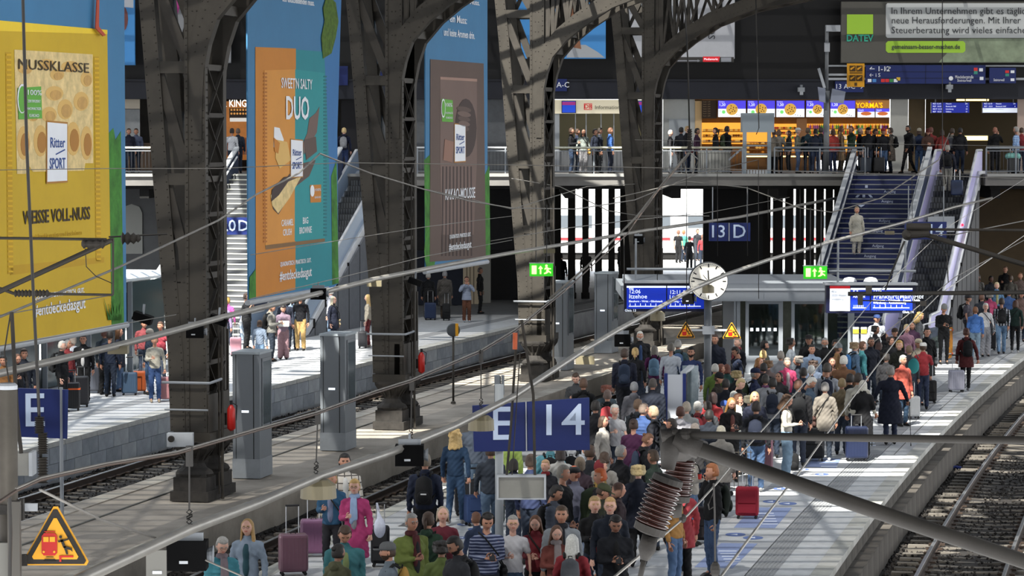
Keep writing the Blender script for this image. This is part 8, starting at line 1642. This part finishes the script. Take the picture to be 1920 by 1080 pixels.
UNDER=[
(1036,480,1.74,10,'stand','m','jacket','16171a','trousers',BLK,'short',K_,'m',{},'silhouetted person behind the left exit sign'),(1052,476,1.74,160,'stand','m','jacket','1a1a1e','trousers',BLK,'short',K_,'m',{},'silhouetted person between exit sign and grey column'),
(1099,468,1.74,10,'stand','m','jacket','16171a','trousers',BLK,'short',K_,'m',{},'silhouetted person behind the farthest grey information column'),(1162,462,1.70,90,'stand','f','jacket','17171a','trousers',BLK,'bob',K_,'m',{},'silhouetted person at the left foot of the farthest iron column'),
(1272,432,1.78,150,'stand','m','tee','131316','trousers',BLK,'short','6a4a3a','m',{},'person in a black tee shirt beyond the bridge'),(1293,443,1.70,170,'stand','f','shirt','15151a','trousers',BLK,'bun',K_,'f',{},'person with a bun in black beyond the bridge'),
(1318,440,1.70,170,'stand','f','shirt','b01c28','jeans',DJE,'tail','6a4a3a','f',{},'person in a red top beyond the bridge'),(1282,432,1.74,150,'stand','m','shirt','2f8a78','jeans',DJE,'short','8a5a3a','m',{},'person in a green top beyond the bridge'),(1308,430,1.76,30,'stand','m','jacket','24262c','jeans',DJE,'short',B_,'m',{},'person in grey beyond the bridge, left of the red top'),(1331,438,1.76,160,'stand','m','shirt','8a5a5a','jeans',DJE,'short',B_,'m',{},'person in a rose top beyond the bridge'),(1393,452,1.72,170,'stand','f','shirt','8aa0c0','jeans','7a98c8','bob',B_,'f',{},'person in pale blue standing under the 13 D sign'),
]
crowd(NEAR);crowd(MID);crowd(BACK);crowd(LEFT);crowd(BRIDGE,ZB,Yfix=112.5)
crowd(UNDER);settle()
# people on the stairs and escalator
q=at(1606,478,105.2);person(q.x,q.y,q.z,10,1.72,'person in a long cream coat coming down the blue staircase','stand','f',('long','b9b4a4'),('trousers','a8a49c'),('short','8a7a60'),'f',shoes='a0a0a0')
q=at(1776,362,108.5);person(q.x,q.y,q.z,175,1.76,'person in a dark jacket riding at the top of the escalator','pull','m',('jacket','242634'),('trousers','8a8880'),('short','8a8680'),'m',pack=(BLK,'black backpack of the escalator rider'));q2=at(1794,369,108.2)
suitcase(q2.x,q2.y,q2.z,3.1,'22304e','blue-grey suitcase standing on the top steps of the escalator',.62,.44)
# baby held up in white
q=onz(1154,778,1.42);t=thing('baby','baby in a white knitted hood held up between two people','baby',q)
ob('body',MB().add(*remesh([('e',(0,0,0),(.07,.075,.08)),('e',(.0,.02,-.17),(.09,.08,.14)),('c',(-.05,-.02,-.10),.03,(-.13,-.06,-.04),.024),('c',(.05,-.02,-.1),.03,(.13,-.05,-.12),.024),('c',(-.04,0,-.28),.04,(-.06,-.03,-.42),.03),('c',(.04,0,-.28),.04,(.06,-.03,-.42),.03)],.014,3)),M('white knit','c6c4c0',.9,noise=.1,scale=30,bump=.5),t,(0,0,0),smooth=True)
ob('face',MB().ell((0,-.045,-.005),(.045,.04,.05),12,8).ell((0,-.088,-.008),(.008,.008,.008),6,5),m_skin['p'],t,(0,0,0),smooth=True)
# ------------------------------------------------------------------ luggage
def sc(px,py,rz,col,lab,floor=0.0,Y=None,**kw):
 q=onz(px,py,floor)if Y is None else at(px,py,Y);return suitcase(q.x,q.y,floor if Y is None else q.z,math.radians(rz),col,lab,**kw)
sc(550,1078,12,'6a4a58','dusty rose hard suitcase with raised handle at the near platform edge',h=.66,w=.46,hh=1.10);sc(588,1043,5,'76506e','mauve ribbed suitcase behind the dusty rose one',h=.62,w=.44)
sc(713,1062,0,'15161a','black suitcase beside the magenta cardigan',h=.66,w=.30,soft=True);sc(873,966,5,'15161b','black soft suitcase pulled by the curly fair-haired person',h=.66,w=.40,soft=True,hh=.98);sc(893,985,20,'22365c','blue fabric suitcase behind the headphones',h=.55,w=.42,soft=True)
sc(1401,972,-8,'7c1024','crimson fabric suitcase standing alone on the blue floor print',h=.58,w=.42,soft=True,hh=1.0);sc(1306,1018,0,'201a1c','dark brown suitcase behind the red coat',h=.62,w=.5,handle=False,soft=True)
sc(1606,864,0,'1b2440','large navy suitcase held by the off-white jacket',h=.74,w=.48,hh=.98);sc(1523,864,0,'111215','large black suitcase beside the broad black jacket',h=.74,w=.50,soft=True);sc(1437,884,0,'6f4a58','dusty pink suitcase between the charcoal jacket and cream sweater',h=.70,w=.26)
sc(1793,735,5,'9a9aa8','silver hard suitcase rolling behind the dark red coat',h=.60,w=.42,hh=1.0);sc(1744,756,0,'141416','black suitcase beside the long black coat with grey strap',h=.60,w=.32,soft=True);sc(1857,657,0,'17181c','black suitcase between the white blouse and plaid shirt',h=.62,w=.34,soft=True)
sc(1712,785,15,'a0a2a4','pale tilted suitcase below the coral coat',h=.56,w=.3,hh=.9)
for a in((134,770,8,'1b1c20','black suitcase with an orange band right of the blue E sign',dict(h=.72,w=.44)),(152,763,8,'1a1b20','large black suitcase behind the orange-banded one',dict(h=.80,w=.40)),(170,737,5,'3a3d46','large slate grey suitcase on the left platform',dict(h=.74,w=.52,handle=False)),(197,733,0,'4a70a8','pale blue printed suitcase on the left platform',dict(h=.66,w=.34)),(243,741,4,'3a5068','blue-grey ribbed suitcase beside the long brown hair',dict(h=.62,w=.42)),(262,737,4,'9a4a20','burnt orange suitcase behind the blue-grey one',dict(h=.60,w=.36)),(309,752,6,'b07c80','pale pink suitcase at the foot of the nearest iron column',dict(h=.64,w=.38,hh=1.1)),
  (442,668,5,'b07f8a','small pink suitcase behind the grey column top, left platform',dict(h=.6,w=.36)),(680,653,0,'26262a','black suitcase beside the burgundy trousers',dict(h=.56,w=.30)),(807,600,0,'1c2c4c','dark blue suitcase standing under the bridge on the left platform',dict(h=.66,w=.44,hh=1.1)),(837,601,0,'17181a','black suitcase next to the long grey overcoat',dict(h=.64,w=.30,soft=True))):
 sc(*a[:5],**a[5])
for px,py,col,lab in((1623,326,'26303e','slate suitcase at the staircase top on the bridge'),(1648,327,'17171a','black suitcase at the staircase top on the bridge'),(1899,325,'17181b','black suitcase on the bridge beside the blue striped shirt')):
 q=at(px,py,112.0);suitcase(q.x,q.y,ZB,0,col,lab,.62,.42)
# the orange band
q=onz(134,770,0);t=thing('luggage_band','orange band strapped round the black suitcase by the E sign','strap',(q.x,q.y,.6));ob('band',MB().bx((-.232,-.145,-.06),(.232,.145,-.02)),M('band orange','c85a28',.6),t,(0,0,0));t.rotation_euler=(0,0,math.radians(8))
q=at(1899,293,112.0);t=thing('travel_bag','mint green round bag resting on the black suitcase on the bridge','bag',q);ob('bag',MB().add(*remesh([('c',(-.17,0,0),.14,(.17,0,0),.14)],.025,3)),M('mint','6fa49c',.7),t,(0,0,0),smooth=True);ob('handles',MB().tube([(-.1,0,.12),(-.08,0,.24),(.08,0,.24),(.1,0,.12)],.012,5),m_rub,t,(0,0,0))
# rucksacks standing on the floor
def floorpack(px,py,rz,col,lab,s=1.0):
 q=onz(px,py,0);b=backpack(Matrix.Identity(4),col,lab,1.0,worn=False);b.scale=(s,)*3;b.rotation_euler=(0,0,math.radians(rz));b.location=(q.x,q.y,-.97*s)
floorpack(1274,1072,170,'17181b','large black backpack standing on the floor beside the near insulator',1.25);floorpack(1489,882,170,'17181b','small black backpack on the floor behind the cream sweater',.8)
q=onz(1106,921,1.35);b=backpack(Matrix.Identity(4),'3c4a30','huge olive green rucksack in the middle of the near crowd',1.0,worn=False);b.scale=(1.55,1.5,1.3);b.rotation_euler=(0,0,math.radians(200));b.location=(q.x,q.y,-.45)
# longboard, sticks, plastic bag, cup, child harness, teal bag, strollers
q=onz(1776,672,0);t=thing('longboard','yellow-orange longboard held upright by the person in the grey beanie','skateboard',(q.x,q.y-.35,0));P_=[(-.11,.10),(-.07,.03),(0,0),(.07,.03),(.11,.10),(.12,.55),(.10,1.0),(.06,1.08),(0,1.11),(-.06,1.08),(-.10,1.0),(-.12,.55)]
ob('deck',MB().add([(a,0,b_+.02)for a,b_ in P_]+[(a,.014,b_+.02)for a,b_ in P_],[tuple(range(12)),tuple(range(23,11,-1))]+[(i,12+i,12+(i+1)%12,(i+1)%12)for i in range(12)]),M('longboard deck','c98a2c',.5,noise=.6,scale=4,col2='7a4416'),t,(0,0,0))
for z in(.18,.92):ob('truck',MB().bx((-.09,-.04,z-.015),(.09,0,z+.015)),m_steel,t,(0,0,0))
for z in(.18,.92):
 for x in(-.1,.1):ob('wheel',MB().lathe([(.034,-.022),(.034,.022)],12,(x,-.045,z),R=Matrix.Rotation(math.pi/2,3,'Y')),M('orange wheel','b8502a',.5),t,(0,0,0))
for dx,lab in((-.44,'left walking stick of the person in the navy coat'),(.44,'right walking stick of the person in the navy coat')):
 q=onz(1670,835,0);t=thing('walking_stick',lab,'stick',(q.x+dx,q.y-.12,0));ob('shaft',MB().tube([(0,0,.02),(-dx*.08,.02,.92)],.009,6),m_rub,t,(0,0,0));ob('rubber_tip',MB().lathe([(.016,0),(.013,.04)],8),m_rub,t,(0,0,0));ob('grip',MB().tube([(-dx*.08,.0,.90),(-dx*.08,.02,.99)],.016,8),m_rub,t,(0,0,0))
q=onz(712,1000,.62);t=thing('plastic_bag','white plastic carrier bag hanging from the tall checked person','bag',(q.x,q.y,.55));ob('bag',MB().add(*remesh([('e',(0,0,.16),(.10,.07,.17)),('c',(0,0,.3),.05,(-.03,0,.44),.015)],.02,2)),M('plastic white','b9bfd0',.35,noise=.1,scale=12,bump=.6),t,(0,0,0),smooth=True);ob('handles',MB().tube([(-.03,0,.42),(-.05,0,.56)],.01,5).tube([(.0,0,.42),(-.04,0,.56)],.01,5),MATS['plastic white'],t,(0,0,0))
q=onz(1312,893,1.22);t=thing('paper_cup','small red cup held by the person in the beige jacket','cup',q);ob('cup',MB().lathe([(.028,-.05),(.036,.04),(.03,.04)],12),M('cup red','b02a24',.5),t,(0,0,0));ob('lid',MB().lathe([(.038,.04),(.036,.055)],12),m_rub,t,(0,0,0))
q=onz(1713,690,1.15);t=thing('tote_bag','turquoise fabric bag at the back of the crimson jacket','bag',q);ob('bag',MB().add(*remesh([('e',(0,0,.05),(.15,.09,.20))],.03,2)),M('turquoise fabric','24787a',.8,noise=.1),t,(0,0,0),smooth=True);ob('strap',MB().tube([(-.1,0,.25),(0,-.05,.45),(.12,0,.25)],.014,5),m_rub,t,(0,0,0))
q=onz(532,608,1.12);t=thing('paper_map','white folded map held by the person in the mauve jacket','map',q);ob('sheet',MB().box((0,-.02,.02),(.34,.01,.22),0,Matrix.Rotation(-.7,3,'X')),m_scr_w and M('paper','b9b6ae',.8),t,(0,0,0));ob('fold',MB().box((0,-.028,.02),(.006,.008,.22),0,Matrix.Rotation(-.7,3,'X')),m_grey,t,(0,0,0))
t=thing('shopping_trolley','wire shopping trolley behind the taupe hooded coat','trolley',onz(1388,930,0));mb=MB()
for i in range(6):mb.tube([(-.2+i*.08,0,.12),(-.2+i*.08,0,.9)],.006,4)
for z in(.15,.5,.85):mb.tube([(-.22,0,z),(.22,0,z)],.008,4)
ob('basket_wires',mb,m_iron2,t,(0,0,0));ob('wheels',MB().lathe([(.05,-.012),(.05,.012)],10,(-.18,0,.05),R=Matrix.Rotation(math.pi/2,3,'X')).lathe([(.05,-.012),(.05,.012)],10,(.18,0,.05),R=Matrix.Rotation(math.pi/2,3,'X')),m_rub,t,(0,0,0))
# small barrier at the stair foot
b0=onz(1752,668,0);t=thing('glass_barrier','small steel and glass barrier at the escalator foot','barrier',b0);ob('frame',MB().tube([(-.35,0,0),(-.35,0,1.0),(.3,1.2,1.05),(.3,1.2,0)],.03,6),m_bal,t,(0,0,0));ob('glass_pane',MB().bar((-.33,.03,.5),(.28,1.15,.52),.015,.7),glassm('shelter glass'),t,(0,0,0))
